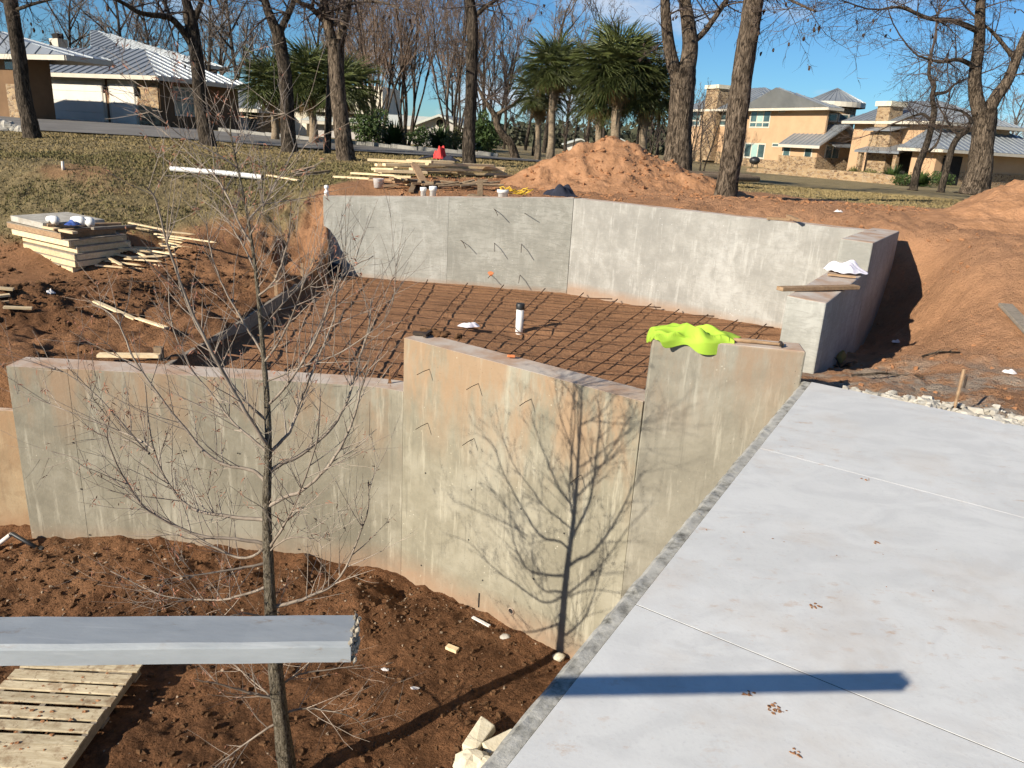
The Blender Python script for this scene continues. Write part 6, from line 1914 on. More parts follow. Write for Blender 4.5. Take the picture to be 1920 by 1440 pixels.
for (xb, s) in ((x0 - 0.35, -1), (x1 + 0.35, 1)):
    zb = zE - 0.35 * (zA - zE) / (xa - x0)
    mb.hexa([(xb, -0.4, zb + 0.01), (xa, -0.4, zA + 0.01), (xa, 8.4, zA + 0.01), (xb, 8.4, zb + 0.01), (xb, -0.4, zb + 0.14), (xa, -0.4, zA + 0.14), (xa, 8.4, zA + 0.14), (xb, 8.4, zb + 0.14)])
h.part('roof', mb, 'roof_shingle')
mb = MB(); zc = h.hit(825, 231, 1, -0.02)[2]; r_ = 0.24
mb.add([(xa + r_ * math.cos(t_), -0.02, zc + r_ * math.sin(t_)) for t_ in np.linspace(0, 2 * math.pi, 19)[:-1]], [tuple(range(18))]); vnt = h.part('round_vent', mb, 'dark_void')
mb = MB(); pts = [V(xa + r_ * 1.08 * math.cos(t_), -0.03, zc + r_ * 1.08 * math.sin(t_)) for t_ in np.linspace(0, 2 * math.pi, 19)]; mb.tube(pts, 0.035, 6); h.part('vent_ring', mb, 'trim', vnt)
h.box('rear_wing', x0 - 8, x0 - 0.02, 4, 9, -1.0, zE - 0.1, 'pale_grey'); h.hip(x0 - 8.5, x0 + 0.3, 3.5, 9.5, zE - 0.08, zA + 0.1, 0, x0 - 8.0, x0 + 0.3, 0, 0.18, 'roof_shingle')
# --- far white sheds seen under the palms
for (pxa, pxb, pyt, pyb, Y, lab) in ((1062, 1112, 262, 290, 85, 'far white shed with a dark lean-to seen left of the tall palm trunk'), (1128, 1182, 258, 285, 95, 'far white-roofed shed seen between the palm trunks')):
    a = aty(pxa, pyb, Y); b = aty(pxb, pyb, Y); zt = aty((pxa + pxb) / 2, pyt, Y)[2]
    S = House('white_shed', lab, (a[0], Y), 0.0); S.t['category'] = 'shed'
    W = b[0] - a[0]; H = zt - S.o[2]
    mb = MB(); pr = [(0, -1), (W, -1), (W, H * 0.55), (W * 0.5, H), (0, H * 0.55)]
    mb.add([(p[0], 0, p[1]) for p in pr] + [(p[0], 6, p[1]) for p in pr], [(0, 1, 2, 3, 4), (9, 8, 7, 6, 5), (0, 5, 6, 1), (1, 6, 7, 2), (4, 9, 5, 0)])
    S.part('wall', mb, 'white_door')
    mb = MB()
    for (xb) in (-0.3, W + 0.3):
        mb.hexa([(xb, -0.3, H * 0.52), (W / 2, -0.3, H + 0.01), (W / 2, 6.3, H + 0.01), (xb, 6.3, H * 0.52), (xb, -0.3, H * 0.52 + 0.12), (W / 2, -0.3, H + 0.13), (W / 2, 6.3, H + 0.13), (xb, 6.3, H * 0.52 + 0.12)])
    S.part('roof', mb, 'roof_shingle')
    S.box('door', W * 0.25, W * 0.5, -0.04, -0.002, -0.5, H * 0.42, 'dark_void')

# --- tan two-storey house at the right
TH = House('tan_house', 'tan two-storey stucco house with stone tower and grey metal roofs', (24.1, 66.0), math.atan2(0.40, 0.92))
h = TH
zE = h.hit(1502, 203, 0, 0)[2]
XR = h.hit(1583, 205, 1, -0.75)[0]
h.box('wall', 0, XR - 0.75, 0, 9.6, -1.5, zE, 'stucco')
yl = h.hit(1284, 240, 0, 0.5)[1]
zE2 = h.hit(1300, 206, 0, 0.5)[2]
h.box('wall', 0.5, 8.0, 9.61, yl, -1.5, zE2, 'stucco')
h.box('stone_base', -0.06, -0.002, 0.1, 9.6, -1.5, 0.75, 'stone')
h.box('stone_base', 0.42, 0.498, 9.62, yl - 0.1, -1.5, 1.2, 'stone')
def win(pxa, pxb, pyt, pyb, ax, val, out, **k):
    pm = (pxa + pxb) / 2; pq = (pyt + pyb) / 2; o_ = 1 - ax
    h.window(ax, val, out, h.hit(pxa, pq, ax, val)[o_], h.hit(pxb, pq, ax, val)[o_], h.hit(pm, pyb, ax, val)[2], h.hit(pm, pyt, ax, val)[2], **k)
win(1407, 1445, 205, 240, 0, 0, -1, lights=3, row=0.3, blind=True, fr=0.12)
win(1395, 1434, 268, 306, 0, 0, -1, lights=3, row=0.3, blind=True, fr=0.12)
win(1460, 1473, 204, 211, 0, 0, -1, lights=1)
win(1448, 1461, 268, 276, 0, 0, -1, lights=1)
win(1297, 1314, 207, 237, 0, 0.5, -1, lights=1, row=0.35, fr=0.14)
win(1345, 1366, 207, 237, 0, 0.5, -1, lights=1, row=0.35, fr=0.14)
pk = h.hit(1509, 168, 1, 4.2)
h.hip(-0.75, XR, -0.75, 10.2, zE, pk[2], 0, min(max(pk[0], 1.2), XR - 2.5), XR - 2.2, 0.6)
pk2 = h.hit(1438, 158, 0, 4.5)
h.hip(-0.2, 9.0, 9.0, yl + 0.8, zE2 + 0.0, pk2[2] - 0.3, 1, pk2[1], yl - 3, 0.6)
# chimneys
def chim(pa, pb, pt, ax, val, dep, z0, nm='chimney'):
    c0 = h.hit(pa, pt, ax, val); c1 = h.hit(pb, pt, ax, val); o_ = 1 - ax
    lo, hi = sorted((c0[o_], c1[o_])); zt = c0[2]
    if ax == 0: c = h.box(nm, val, val + dep, lo, hi, z0, zt - 0.35, 'stone'); h.box('chimney_cap', val - 0.15, val + dep + 0.15, lo - 0.15, hi + 0.15, zt - 0.348, zt, 'limestone', c)
    return c
chim(1326, 1349, 160, 0, -0.2, 1.6, 0.3)
# tower
tc = h.hit(1573, 230, 1, 2.0); R0 = 2.0; tx, ty_ = tc[0] - 0.8, 2.0
zT = h.hit(1573, 197, 1, 2.0)[2]; zP = h.hit(1573, 166, 1, 2.0)[2]
mb = MB(); mb.lathe(V(tx, ty_, 0), [(1.75, -1.5), (1.75, zT)], 28); tw_ = h.part('tower', mb, 'stone', None, True)
mb = MB(); mb.lathe(V(tx, ty_, 0), [(2.35, zT - 0.05), (2.38, zT + 0.15), (0.02, zP)], 32); cr = h.part('tower_roof', mb, 'roof_metal')
mb = MB()
for k in range(32):
    t_ = 2 * math.pi * k / 32
    mb.bar(V(tx + 2.38 * math.cos(t_), ty_ + 2.38 * math.sin(t_), zT + 0.17), V(tx, ty_, zP + 0.02), 0.04, 0.06)
o = h.part('roof_seams', mb, 'roof_metal', cr); o['kind'] = 'stuff'
mb = MB(); mb.lathe(V(tx, ty_, 0), [(2.30, zT - 0.25), (2.40, zT - 0.24), (2.40, zT + 0.13), (2.37, zT + 0.14)], 32); h.part('fascia', mb, 'trim', cr)
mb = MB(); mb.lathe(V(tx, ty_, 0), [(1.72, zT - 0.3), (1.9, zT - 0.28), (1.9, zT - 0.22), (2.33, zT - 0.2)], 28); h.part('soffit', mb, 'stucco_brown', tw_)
for aa in (-2.35, -1.85, -1.35):
    cx, cy = tx + 1.76 * math.cos(aa), ty_ + 1.76 * math.sin(aa)
    mb = MB(); d_ = V(math.cos(aa), math.sin(aa), 0); s_ = V(-d_[1], d_[0], 0); zz = zT - 1.1
    mb.bar(V(cx, cy, zz) - s_ * 0.42, V(cx, cy, zz) + s_ * 0.42, 0.10, 0.62); f = h.part('window', mb, 'trim', tw_)
    mb = MB(); mb.bar(V(cx, cy, zz) - s_ * 0.34 + d_ * 0.055, V(cx, cy, zz) + s_ * 0.34 + d_ * 0.055, 0.02, 0.48); h.part('pane', mb, 'glass', tw_)
# gabled entry wing
xw0 = -0.8
ygb = h.hit(1527, 318, 0, xw0)[1]; yfar = h.hit(1458, 310, 0, xw0)[1]; xw1 = h.hit(1602, 310, 1, ygb)[0]; xm = (xw0 + xw1) / 2
zW = h.hit(1532, 266, 0, xw0)[2]; zR = h.hit(1582, 237, 1, ygb)[2]
mb = MB(); pr = [(xw0, -1.5), (xw1, -1.5), (xw1, zW), (xm, zR), (xw0, zW)]
mb.add([(p[0], ygb, p[1]) for p in pr] + [(p[0], yfar, p[1]) for p in pr], [(0, 1, 2, 3, 4), (9, 8, 7, 6, 5), (0, 5, 6, 1), (1, 6, 7, 2), (2, 7, 8, 3), (3, 8, 9, 4), (4, 9, 5, 0)])
h.part('entry_wing', mb, 'stucco')
h.box('stone_base', xw0 - 0.06, xw0 - 0.002, ygb - 0.02, yfar, -1.5, h.hit(1500, 293, 0, xw0)[2], 'stone')
h.box('stone_base', xw0 - 0.05, xw1, ygb - 0.062, ygb - 0.002, -1.5, h.hit(1500, 293, 0, xw0)[2], 'stone')
mb = MB(); sl = (zR - zW) / (xm - xw0)
pls = []
for (xb, s) in ((xw0 - 0.6, -1), (xw1 + 0.6, 1)):
    zb = zW - 0.6 * sl
    mb.hexa([(xb, ygb - 0.8, zb + 0.01), (xm, ygb - 0.8, zR + 0.01), (xm, yfar - 0.4, zR + 0.01), (xb, yfar - 0.4, zb + 0.01), (xb, ygb - 0.8, zb + 0.13), (xm, ygb - 0.8, zR + 0.13), (xm, yfar - 0.4, zR + 0.13), (xb, yfar - 0.4, zb + 0.13)])
    pls.append([V(xb, ygb - 0.8, zb + 0.13), V(xb, yfar - 0.4, zb + 0.13), V(xm, yfar - 0.4, zR + 0.13), V(xm, ygb - 0.8, zR + 0.13)])
er = h.part('entry_roof', mb, 'roof_metal')
h.ribs(pls[0], V(1, 0, 1), 0.5, 'roof_metal', er)
mb = MB(); mb.bar(V(xw0 - 0.62, ygb - 0.8, zW - 0.6 * sl - 0.04), V(xw0 - 0.62, yfar - 0.42, zW - 0.6 * sl - 0.04), 0.05, 0.22); h.part('fascia', mb, 'trim', er)
win(1468, 1482, 271, 302, 0, xw0, -1, lights=1, fr=0.1)
win(1508, 1523, 272, 303, 0, xw0, -1, lights=1, fr=0.1)
win(1545, 1572, 272, 316, 1, ygb, -1, lights=2, row=0.35, fr=0.1)
mb = MB(); wa = h.hit(1550, 270, 1, ygb)[0]; wb_ = h.hit(1592, 270, 1, ygb)[0]; zz = h.hit(1570, 268, 1, ygb)[2]
mb.hexa([(wa, ygb - 1.0, zz - 0.35), (wb_, ygb - 1.0, zz - 0.35), (wb_, ygb - 0.03, zz), (wa, ygb - 0.03, zz), (wa, ygb - 1.0, zz - 0.28), (wb_, ygb - 1.0, zz - 0.28), (wb_, ygb - 0.03, zz + 0.07), (wa, ygb - 0.03, zz + 0.07)]); h.part('awning', mb, 'roof_metal')
# dish on the roof edge, grill, terrace wall
q = h.hit(1486, 190, 0, -0.5); mb = MB(); mb.tube([q + V(0, 0, -0.6), q + V(0, 0, 0.1)], 0.04, 6); mb.tube([q + V(0, 0, 0.1), q + V(-0.15, -0.1, 0.18), q + V(-0.2, -0.15, 0.2)], [0.03, 0.2, 0.26], 12); h.part('satellite_dish', mb, 'trim')

# second half of the tan house, right of the tower
T2 = House('tan_house_wing', 'tan stucco house wing with stone chimney behind the slim trees', (0, 0, 0), math.atan2(0.40, 0.92))
cz_ = aty(1733, 346, 57.0)
bpy.data.objects.remove(T2.t)
T2 = House('tan_house_wing', 'tan stucco house wing with stone chimney behind the slim trees', (cz_[0], 57.0), math.atan2(0.40, 0.92))
h = T2
zE = h.hit(1752, 228, 0, 0)[2]; yl = h.hit(1596, 270, 0, 0)[1]
h.box('wall', 0, 7.5, 0, yl, -1.5, zE, 'stucco')
pk = h.hit(1755, 188, 0, 3.4)
h.hip(-0.7, 8.2, -0.7, yl + 0.7, zE, pk[2], 1, 3.4, yl - 0.5, 0.5)
chim(1648, 1672, 190, 0, -0.7, 1.3, 0.0)
c0 = h.hit(1630, 260, 0, -1.2); c1 = h.hit(1668, 260, 0, -1.2)
h.box('stone_breast', -1.2, -0.002, c1[1], c0[1], -1.0, h.hit(1650, 247, 0, -1.2)[2], 'stone')
mb = MB(); zz = h.hit(1650, 246, 0, -1.2)[2]
mb.hexa([(-1.7, c1[1] - 0.5, zz), (-0.02, c1[1] - 0.5, zz + 0.35), (-0.02, c0[1] + 0.3, zz + 0.35), (-1.7, c0[1] + 0.3, zz), (-1.7, c1[1] - 0.5, zz + 0.1), (-0.02, c1[1] - 0.5, zz + 0.45), (-0.02, c0[1] + 0.3, zz + 0.45), (-1.7, c0[1] + 0.3, zz + 0.1)]); h.part('breast_roof', mb, 'roof_metal')
# porch
pa = h.hit(1614, 290, 0, -1.6); pb_ = h.hit(1682, 290, 0, -2.2); zp = h.hit(1650, 287, 0, -2.2)[2]
mb = MB()
y1p = pa[1]
mb.hexa([(-2.3, pb_[1] - 0.2, zp), (-0.02, pb_[1] - 0.2, zp + 0.6), (-0.02, y1p, zp + 0.6), (-2.3, y1p, zp), (-2.3, pb_[1] - 0.2, zp + 0.15), (-0.02, pb_[1] - 0.2, zp + 0.75), (-0.02, y1p, zp + 0.75), (-2.3, y1p, zp + 0.15)])
h.part('porch_roof', mb, 'roof_metal')
for yy in (pb_[1] + 0.1, pa[1] - 0.5):
    h.box('porch_post', -2.1, -1.8, yy, yy + 0.3, -1.5, zp - 0.01, 'stone')
h.box('porch_opening', -0.03, -0.004, pb_[1] + 0.1, pa[1] - 0.1, -0.6, zp + 0.3, 'dark_void')
q = h.hit(1701, 282, 0, -0.05); h.box('wall_lamp', -0.2, -0.01, q[1] - 0.1, q[1] + 0.1, q[2] - 0.3, q[2] + 0.3, 'dark_void', None, 0.04)
win(1762, 1772, 240, 262, 1, 0.0, -1, lights=1)
# lower garage wing to the right
zg = h.hit(1815, 283, 1, -2.2)[2]; zg2 = h.hit(1830, 252, 1, 1.0)[2]
xg0 = h.hit(1762, 287, 1, -3.0)[0]
h.box('garage_wing', xg0 + 1.0, xg0 + 13, -2.0, -0.01, -1.5, zg, 'stucco')
h.hip(xg0 + 0.2, xg0 + 14, -3.0, 0.6, zg, zg2 + 0.2, 0, xg0 + 2.6, xg0 + 11, 0.6, mid=0.3)
h.box('stone_base', xg0 + 0.98, xg0 + 13, -2.07, -2.002, -1.5, 0.9, 'stone')
h.box('porch_recess', xg0 + 1.6, xg0 + 3.4, -2.09, -2.072, -0.6, zg - 0.4, 'dark_void')
# low stone terrace wall in front of it
tws = [aty(1400, 332, 52), aty(1520, 333, 50), aty(1640, 343, 47), aty(1700, 352, 45)]
tw1 = thing('terrace_wall', 'low tan stone terrace wall before the tan house', 'wall', tws[0])
for a, b in zip(tws[:-1], tws[1:]):
    mb = MB(); mb.bar(V(a[0], a[1], a[2] + 0.1), V(b[0], b[1], b[2] + 0.1), 0.4, 0.9); build('wall_stretch', mb, M['stone'], tw1)
# grill and boulders by the terrace
q = aty(1415, 301, 54); gr_ = thing('grill', 'round dark kettle grill on the terrace of the tan house', 'grill', q)
mb = MB(); mb.sphere(q + V(0, 0, 0.0), 0.36, 14, 9, 0, (1, 1, 0.72)); build('bowl', mb, M['black_plastic'], gr_, True)
mb = MB()
for k in range(3):
    t_ = 2.1 * k; mb.tube([q + V(0.2 * math.cos(t_), 0.2 * math.sin(t_), -0.2), q + V(0.35 * math.cos(t_), 0.35 * math.sin(t_), -1.0)], 0.03, 5)
build('legs', mb, M['wire'], gr_)

# ------------------------------------------------------------------ driveway and its kerb
def drape(name, near, far, mat, up, label, n=60, m=6):
    """strip of paving laid on the ground between two plan lines"""
    near = np.array(near, float); far_ = np.array(far, float)
    def samp(L, t):
        s = np.linspace(0, 1, len(L)); return np.stack([np.interp(t, s, L[:, 0]), np.interp(t, s, L[:, 1])], -1)
    t = np.linspace(0, 1, n + 1); A = samp(near, t); B = samp(far_, t)
    vs = []; 
    for i in range(n + 1):
        for j in range(m + 1):
            p = A[i] + (B[i] - A[i]) * j / m; vs.append((p[0], p[1], float(macro(np.array([p[0]]), np.array([p[1]]))[0]) + up))
    mb = MB(); mb.add(vs, [(i * (m + 1) + j, (i + 1) * (m + 1) + j, (i + 1) * (m + 1) + j + 1, i * (m + 1) + j + 1) for i in range(n) for j in range(m)])
    o = build(name, mb, M[mat], None, True)
    o['kind'] = 'structure'; o['label'] = label
    return o
nearL = [(-34, 24.0), (-18, 25.5), (-12, 25.8), (-7, 25.2), (-3, 25.4), (0, 27.0), (2.5, 29.5), (4.2, 31.8)]
farL = [(-40, 42), (-21, 40.0), (-14.5, 38.0), (-8.5, 33.2), (-4, 30.0), (-1, 29.6), (2, 30.6), (4.0, 32.1)]
drape('driveway', nearL, farL, 'asphalt', 0.045, 'grey driveway between the lawn and the houses')
kb = thing('driveway_kerb', 'thin pale kerb along the far side of the driveway', 'kerb', (-8.5, 33.2, 1.0))
kp = farL[2:6]
for a, b in zip(kp[:-1], kp[1:]):
    a = np.array(a) + V(0.0, 0.1); b = np.array(b) + V(0, 0.1); k = 4
    for i in range(k):
        p = a + (b - a) * i / k; q = a + (b - a) * ((i + 1) / k - 0.004)
        mb = MB(); mb.bar(V(*p, float(macro(np.array([p[0]]), np.array([p[1]]))[0]) + 0.1), V(*q, float(macro(np.array([q[0]]), np.array([q[1]]))[0]) + 0.06), 0.16, 0.2); build('kerb_stone', mb, M['kerbstone'], kb)
for k, (px, py, s) in enumerate(((4, 242, 0.32), (14, 240, 0.26), (26, 244, 0.22), (38, 246, 0.2), (47, 247, 0.18), (-10, 240, 0.3))):
    q = aty(px, py, 25.0); mb = MB(); mb.sphere(q, s, 9, 6, 0.10, (1.2, 0.9, 0.9))
    tag(bevel(build('lawn_boulder', mb, M['rubble'], base=q), 0.03, 1), ORD[(k + 1) % 6] + ' grey boulder from the left in the row behind the leftmost trunk', 'boulder', 'boulders behind the leftmost trunk')

# ------------------------------------------------------------------ sapling in the pit
SY = 4.34
rs = np.random.default_rng(42)
sp_px = [(543, 1484), (537, 1430), (526, 1340), (515, 1240), (508, 1150), (503, 1050), (500, 950), (503, 850), (502, 780), (497, 700), (490, 620), (483, 540), (475, 475), (464, 405), (450, 335), (438, 280), (432, 240), (438, 185)]
sp_w = [44, 40, 36, 33, 29, 25, 22, 18.5, 16, 13, 11, 9.5, 8, 6.5, 5, 4, 3, 1.6]
def sp3(px, py, dy=0.0): return aty(px, py, SY + dy)
sap = thing('bare_sapling', 'thin bare sapling with dry red leaf scraps standing in the pit', 'tree', sp3(543, 1480))
tpts = [sp3(x, y) for x, y in sp_px]
trad = [w * np.linalg.norm(p - CAM) / F_PX / 2 * 0.74 for w, p in zip(sp_w, tpts)]
spts, srad = smooth_path([tpts[0] - V(0, 0, 0.15)] + tpts, [trad[0] * 1.15] + trad, 5)
mb = MB(); n = 10; vs = []
for i, p in enumerate(spts):
    d_ = unit(spts[min(i + 1, len(spts) - 1)] - spts[max(i - 1, 0)]); a = unit(V(1, 0, 0) - d_ * d_[0]); b = cross(d_, a)
    for k in range(n):
        th = 2 * math.pi * k / n
        vs.append(p + (a * math.cos(th) + b * math.sin(th)) * srad[i] * (1 + rs.normal(0, 0.035)))
mb.add(vs, [(i * n + k, i * n + (k + 1) % n, (i + 1) * n + (k + 1) % n, (i + 1) * n + k) for i in range(len(spts) - 1) for k in range(n)])
build('trunk', mb, M['sap_bark'], sap, True)
# main branches: bearing list, width at start, how far the tip stands behind (+) or before (-) the trunk
SB = [([(498, 905), (475, 883), (406, 865), (350, 808), (292, 733), (250, 671), (217, 598), (173, 570)], 8, 0.35),
      ([(502, 835), (492, 821), (458, 767), (417, 696), (367, 600), (320, 477), (293, 377), (273, 350)], 9, -0.3),
      ([(503, 850), (470, 820), (437, 792), (396, 737), (354, 683), (321, 600), (316, 520)], 6, 0.5),
      ([(500, 975), (430, 968), (362, 954), (317, 908), (287, 837), (271, 717)], 8, 0.2),
      ([(500, 1020), (440, 1010), (375, 1004), (292, 967), (250, 925), (204, 833), (206, 780)], 7, -0.25),
      ([(500, 1025), (447, 1046), (342, 992), (267, 946), (180, 875), (96, 846)], 6, 0.45),
      ([(290, 845), (246, 817), (117, 767), (25, 729)], 4.5, 0.3),
      ([(280, 850), (267, 837), (167, 729), (58, 667)], 5, 0.1),
      ([(504, 885), (530, 868), (562, 854), (617, 808), (650, 754), (671, 683), (692, 608), (696, 560)], 10, 0.3),
      ([(502, 950), (540, 930), (571, 917), (621, 867), (658, 800), (675, 737), (690, 690)], 9, -0.2),
      ([(504, 850), (530, 825), (546, 804), (562, 754), (592, 683), (625, 600), (640, 520), (700, 480)], 8, 0.5),
      ([(503, 1030), (530, 990), (558, 933), (592, 833), (600, 740)], 6, -0.45),
      ([(508, 1140), (545, 1130), (583, 1117), (637, 1083), (687, 967), (690, 905)], 8, 0.1),
      ([(503, 1056), (417, 1071), (300, 1087)], 6, -0.3),
      ([(504, 1100), (440, 1120), (396, 1125), (308, 1117), (208, 1071)], 6, 0.35),
      ([(503, 1035), (540, 1010), (590, 1012), (605, 1030)], 4, -0.5),
      ([(508, 1165), (460, 1150), (400, 1165), (330, 1180)], 5, -0.4),
      ([(522, 1310), (470, 1300), (420, 1285), (365, 1274)], 6, -0.2),
      ([(520, 1290), (560, 1265), (620, 1255), (684, 1246)], 5, 0.25),
      ([(525, 1340), (560, 1330), (600, 1330), (660, 1345), (690, 1372)], 5, 0.2),
      ([(524, 1330), (490, 1290), (430, 1240)], 5, 0.4),
      ([(528, 1350), (480, 1380), (420, 1425), (390, 1455)], 5, -0.3),
      ([(473, 457), (453, 427), (413, 343), (360, 293), (300, 240)], 5, 0.3),
      ([(446, 315), (400, 285), (340, 255), (285, 205)], 3.5, -0.2),
      ([(466, 412), (500, 373), (537, 310), (560, 255), (566, 230)], 4.5, 0.2),
      ([(484, 555), (517, 523), (540, 447), (547, 377)], 5, -0.3),
      ([(490, 620), (530, 570), (590, 505), (618, 470)], 5, 0.4),
      ([(480, 510), (450, 450), (415, 400), (370, 370)], 4, 0.4),
      ([(494, 665), (460, 610), (420, 540), (395, 470), (385, 400)], 5.5, 0.1),
      ([(495, 680), (530, 630), (560, 560), (575, 500)], 5, -0.4),
      ([(502, 760), (540, 720), (590, 640), (620, 560), (634, 500)], 6, -0.2),
      ([(501, 790), (450, 740), (390, 650), (345, 560), (330, 500)], 6, 0.2),
      ([(470, 440), (490, 400), (510, 340), (505, 280)], 3.5, -0.3),
      ([(440, 290), (460, 260), (478, 225)], 2.5, 0.2), ([(436, 260), (415, 230), (408, 205)], 2.5, -0.1),
      ([(500, 715), (560, 690), (640, 660), (720, 600), (742, 540)], 4.5, -0.1)]
br = MB(); tw = MB(); tips = []
def side_twigs(pts, rad, nn, Ls, lev, up=0.35):
    for k in range(nn):
        i = int(rs.integers(max(1, len(pts) // 5), len(pts) - 1))
        ax = unit(pts[i + 1] - pts[i - 1] if i + 1 < len(pts) else pts[i] - pts[i - 1])
        sd = unit(cross(ax, rs.normal(0, 1, 3)))
        d_ = unit(ax * rs.uniform(0.35, 0.9) + sd * rs.uniform(0.5, 0.9) + V(0, 0, up))
        L = Ls * rs.uniform(0.5, 1.25); q = pts[i]; pl_ = [q]; dd = d_
        for s in range(4):
            dd = unit(dd + rs.normal(0, 0.075, 3) + V(0, 0, 0.06)); q = q + dd * L / 4; pl_.append(q)
        r0 = max(min(rad[i] * 0.55, 0.0036), 0.0015)
        tw.tube(pl_, list(np.linspace(r0, 0.0008, 5)), 4 if lev == 0 else 3, False)
        tips.append(pl_)
        if lev == 0:
            side_twigs(pl_, [r0 * 0.8] * 5, int(rs.integers(1, 4)), Ls * 0.5, 1, 0.12)
for (bp2, w, dy) in SB:
    m = len(bp2)
    p3 = [sp3(x, y, dy * (k / (m - 1)) ** 1.1) for k, (x, y) in enumerate(bp2)]
    r0 = 0.92 * w * np.linalg.norm(p3[0] - CAM) / F_PX / 2
    rr = list(np.linspace(r0, max(r0 * 0.22, 0.001), m))
    q, qr = smooth_path(p3, rr, 5)
    q = [p + rs.normal(0, 0.0015, 3) for p in q]
    br.tube(q, qr, 6, False)
    Ltot = sum(np.linalg.norm(q[i + 1] - q[i]) for i in range(len(q) - 1))
    side_twigs(q, qr, int(5 + Ltot * 9.0), 0.46, 0)
    tips.append(q[-5:])
build('branches', br, M['sap_branch'], sap, True)
for k in range(44):                       # short spurs on the trunk
    i = int(rs.integers(8, len(spts) - 4)); side_twigs([spts[i - 1], spts[i], spts[i + 1]], [0.004] * 3, 1, 0.32, 0, 0.2)
build('twigs', tw, M['sap_twig'], sap)
lf = MB()
for k in range(900):
    t = tips[int(rs.integers(len(tips)))]; f = rs.uniform(0.4, 1.0) * (len(t) - 1); i = min(int(f), len(t) - 2)
    c_ = t[i] + (t[i + 1] - t[i]) * (f - i)
    if rs.random() > (0.95 if c_[0] < -1.6 else 0.45): continue
    for q in range(int(rs.integers(2, 6))):
        d_ = unit(rs.normal(0, 1, 3) + V(0, 0, -0.5)); s_ = unit(cross(d_, rs.normal(0, 1, 3))); L = rs.uniform(0.016, 0.05); w = rs.uniform(0.0018, 0.0042)
        c2 = c_ + rs.normal(0, 0.006, 3)
        lf.add([c2, c2 + d_ * L * 0.5 + s_ * w, c2 + d_ * L + V(0, 0, -0.004), c2 + d_ * L * 0.5 - s_ * w], [(0, 1, 2, 3)])
o = build('dry_leaves', lf, M['dead_leaf'], sap); o['kind'] = 'stuff'

# ------------------------------------------------------------------ loose earth, gravel, rubble, grass
def scatter_lumps(name, label, mat, pts, sizes, rg, flat=0.75, nx=6, ny=4, jit=0.3):
    V_ = []; F_ = []; nb = 0
    # one rough lump, re-shaped by random scale and spin
    forms = []
    for s in range(6):
        m_ = MB(); m_.sphere(V(0, 0, 0), 1.0, nx, ny, jit); forms.append((np.array(m_.v), m_.f))
    for p, s in zip(pts, sizes):
        v, f = forms[int(rg.integers(6))]
        a = rg.uniform(0, 6.28); c, sn = math.cos(a), math.sin(a); sc = s * np.array([rg.uniform(0.8, 1.5), rg.uniform(0.7, 1.1), flat * rg.uniform(0.7, 1.2)])
        w = v * sc; w = np.stack([w[:, 0] * c - w[:, 1] * sn, w[:, 0] * sn + w[:, 1] * c, w[:, 2]], -1) + p
        V_.append(w); F_ += [tuple(i + nb for i in q) for q in f]; nb += len(v)
    me = bpy.data.meshes.new(name); me.from_pydata([tuple(x) for x in np.concatenate(V_)], [], F_); me.materials.append(M[mat]); me.update()
    o = bpy.data.objects.new(name, me); COL.objects.link(o)
    return tag(o, label, kind='stuff')
rg = np.random.default_rng(21)
def in_pit(n):
    x = rg.uniform(-5.5, 1.0, n); y = rg.uniform(3.6, 7.2, n)
    ok = inside([(-9, 7.2), (-1.2, 7.15), (-1.0, 7.1), (0.62, 5.95), (-0.6, 3.6), (-9, 3.6)], x, y)
    return x[ok], y[ok]
x, y = in_pit(7500); keep = rg.random(len(x)) < np.where(y > 6.0, 1.0, 0.62); x, y = x[keep], y[keep]
z = pit_z(x, y); s = 0.004 + 0.026 * rg.random(len(x)) ** 4.0
scatter_lumps('pit_clods', 'crumbly dark clods over the pit soil', 'clod', np.stack([x, y, z + s * 0.1], -1), s, rg)
x, y = in_pit(1500); k = rg.random(len(x)) < np.where(y > 6.2, 0.9, 0.28); x, y = x[k], y[k]
z = pit_z(x, y); s = 0.004 + 0.012 * rg.random(len(x)) ** 2.5
scatter_lumps('pit_gravel', 'pale pebbles scattered over the pit soil', 'pebble', np.stack([x, y, z + s * 0.4], -1), s, rg)
x = rg.uniform(-9, -3.8, 3600); y = rg.uniform(7.8, 13.4, 3600)
k = fbm(x, y, 0.75, 3, 41.0) > -0.15; x, y = x[k], y[k]; z = ground_z(x, y); s = 0.01 + 0.045 * rg.random(len(x)) ** 5
scatter_lumps('terrace_clods', 'clods on the left terrace', 'clod', np.stack([x, y, z + s * 0.15], -1), s, rg)
x = rg.uniform(2.6, 10, 1500); y = rg.uniform(5.0, 14, 1500)
z = ground_z(x, y); k = z > -0.55; x, y, z = x[k], y[k], z[k]; s = 0.005 + 0.026 * rg.random(len(x)) ** 5
scatter_lumps('right_clods', 'clods on the orange earth right of the wing wall', 'clod_pale', np.stack([x, y, z + s * 0.2], -1), s, rg)
x = rg.uniform(-2.5, 9, 2400); y = rg.uniform(14.4, 18.5, 2400); z = ground_z(x, y); s = 0.01 + 0.035 * rg.random(len(x)) ** 4
scatter_lumps('back_clods', 'clods on the earth behind the back wall', 'clod_pale', np.stack([x, y, z + s * 0.2], -1), s, rg)
x = rg.normal(X_at(1165, 18), 1.5, 1100); y = rg.normal(17.6, 0.9, 1100); z = m1z(x, y); k = z > ground_z(x, y) + 0.02; x, y, z = x[k], y[k], z[k]; s = 0.008 + 0.045 * rg.random(len(x)) ** 6
scatter_lumps('mound_clods', 'crumbled lumps on the big earth mound', 'clod_pale', np.stack([x, y, z + s * 0.15], -1), s, rg)
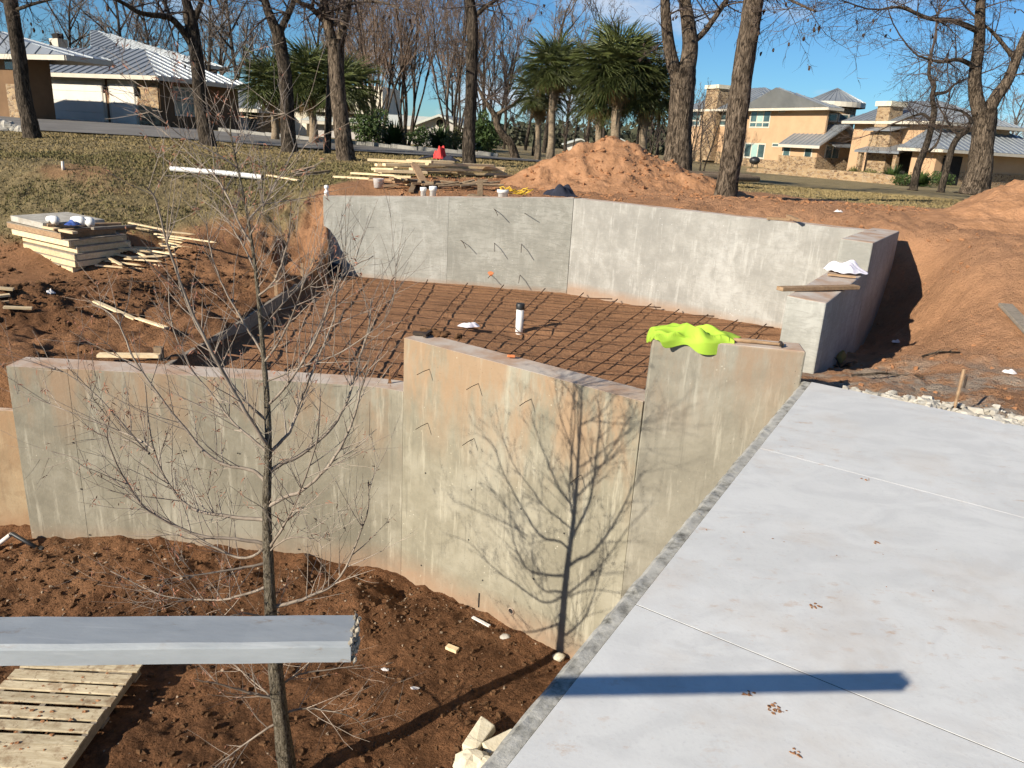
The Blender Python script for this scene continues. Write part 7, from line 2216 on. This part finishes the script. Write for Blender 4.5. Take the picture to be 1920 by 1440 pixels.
# broken concrete along the far edge of the slab
P = []; S = []
for k in range(1300):
    f = rg.uniform(0.25, 2.9); o_ = abs(rg.normal(0.10, 0.11)) + 0.02
    n2 = V(-_fdir[1], _fdir[0]); q = SL_B + _fdir * f + n2 * (o_ if n2[1] > 0 else -o_)
    s = 0.008 + 0.04 * rg.random() ** 3
    P.append(V(q[0], q[1], s * 0.2)); S.append(s)
P = np.array(P); P[:, 2] += np.maximum(ground_z(P[:, 0], P[:, 1]), -0.09)
scatter_lumps('concrete_rubble', 'broken pale concrete crumbs along the far edge of the slab', 'rubble', P, S, rg, 0.8, 6, 4, 0.25)
# spots of mud walked on to the slab
P = []; S = []
for (px, py, n_, sp_) in ((1450, 1328, 16, 0.016), (1527, 1137, 10, 0.012), (1643, 1018, 6, 0.008), (1625, 900, 8, 0.012), (1490, 1415, 6, 0.01), (1410, 1300, 5, 0.015), (1700, 1080, 6, 0.2), (1400, 1000, 6, 0.25)):
    c_ = atz(px, py, 0.0)
    for k in range(n_):
        P.append(V(c_[0] + rg.normal(0, sp_), c_[1] + rg.normal(0, sp_ * 0.7), 0.0015)); S.append(rg.uniform(0.002, 0.007) if sp_ < 0.1 else rg.uniform(0.002, 0.004))
scatter_lumps('mud_spots', 'small spots of orange mud on the slab', 'clod_pale', P, S, rg, 0.25)
# grass
def grass(name, label, mat, n, xr, yr, hgt, cond, rg):
    x = rg.uniform(*xr, n); y = rg.uniform(*yr, n)
    g_, _, _, _ = masks(x, y); k = (rg.random(n) < g_ ** 2) & cond(x, y) & ~inside(BASIN, x, y)
    x, y = x[k], y[k]; z = ground_z(x, y); n = len(x)
    h_ = hgt * rg.uniform(0.4, 1.3, n); a = rg.uniform(0, 6.28, n); ln = rg.normal(0, 0.6, (n, 2)) * h_[:, None]
    w = 0.006 + 0.006 * rg.random(n) + 0.0006 * y
    c, s = np.cos(a) * w, np.sin(a) * w
    v = np.stack([np.stack([x - c, y - s, z - 0.01], -1), np.stack([x + c, y + s, z - 0.01], -1), np.stack([x + ln[:, 0], y + ln[:, 1], z + h_], -1)], 1).reshape(-1, 3)
    me = bpy.data.meshes.new(name); me.vertices.add(3 * n); me.vertices.foreach_set('co', v.ravel())
    me.loops.add(3 * n); me.loops.foreach_set('vertex_index', np.arange(3 * n, dtype=np.int32)); me.polygons.add(n); me.polygons.foreach_set('loop_start', np.arange(0, 3 * n, 3, dtype=np.int32))
    me.update(calc_edges=True); me.materials.append(M[mat]); o = bpy.data.objects.new(name, me); COL.objects.link(o)
    return tag(o, label, kind='stuff')
off_road = lambda x, y: y < np.interp(x, [p[0] for p in nearL], [p[1] for p in nearL]) - 0.1
grass('dry_grass', 'dry tan grass over the bank and lawn', 'grass_dry', 110000, (-18, 14), (12.8, 27), 0.035, off_road, rg)
grass('green_grass', 'dull green grass on the bank', 'grass_green', 34000, (-14, -2), (12.8, 19), 0.045, lambda x, y: off_road(x, y) & (fbm(x, y, 0.6, 3, 55.0) > -0.1), rg)
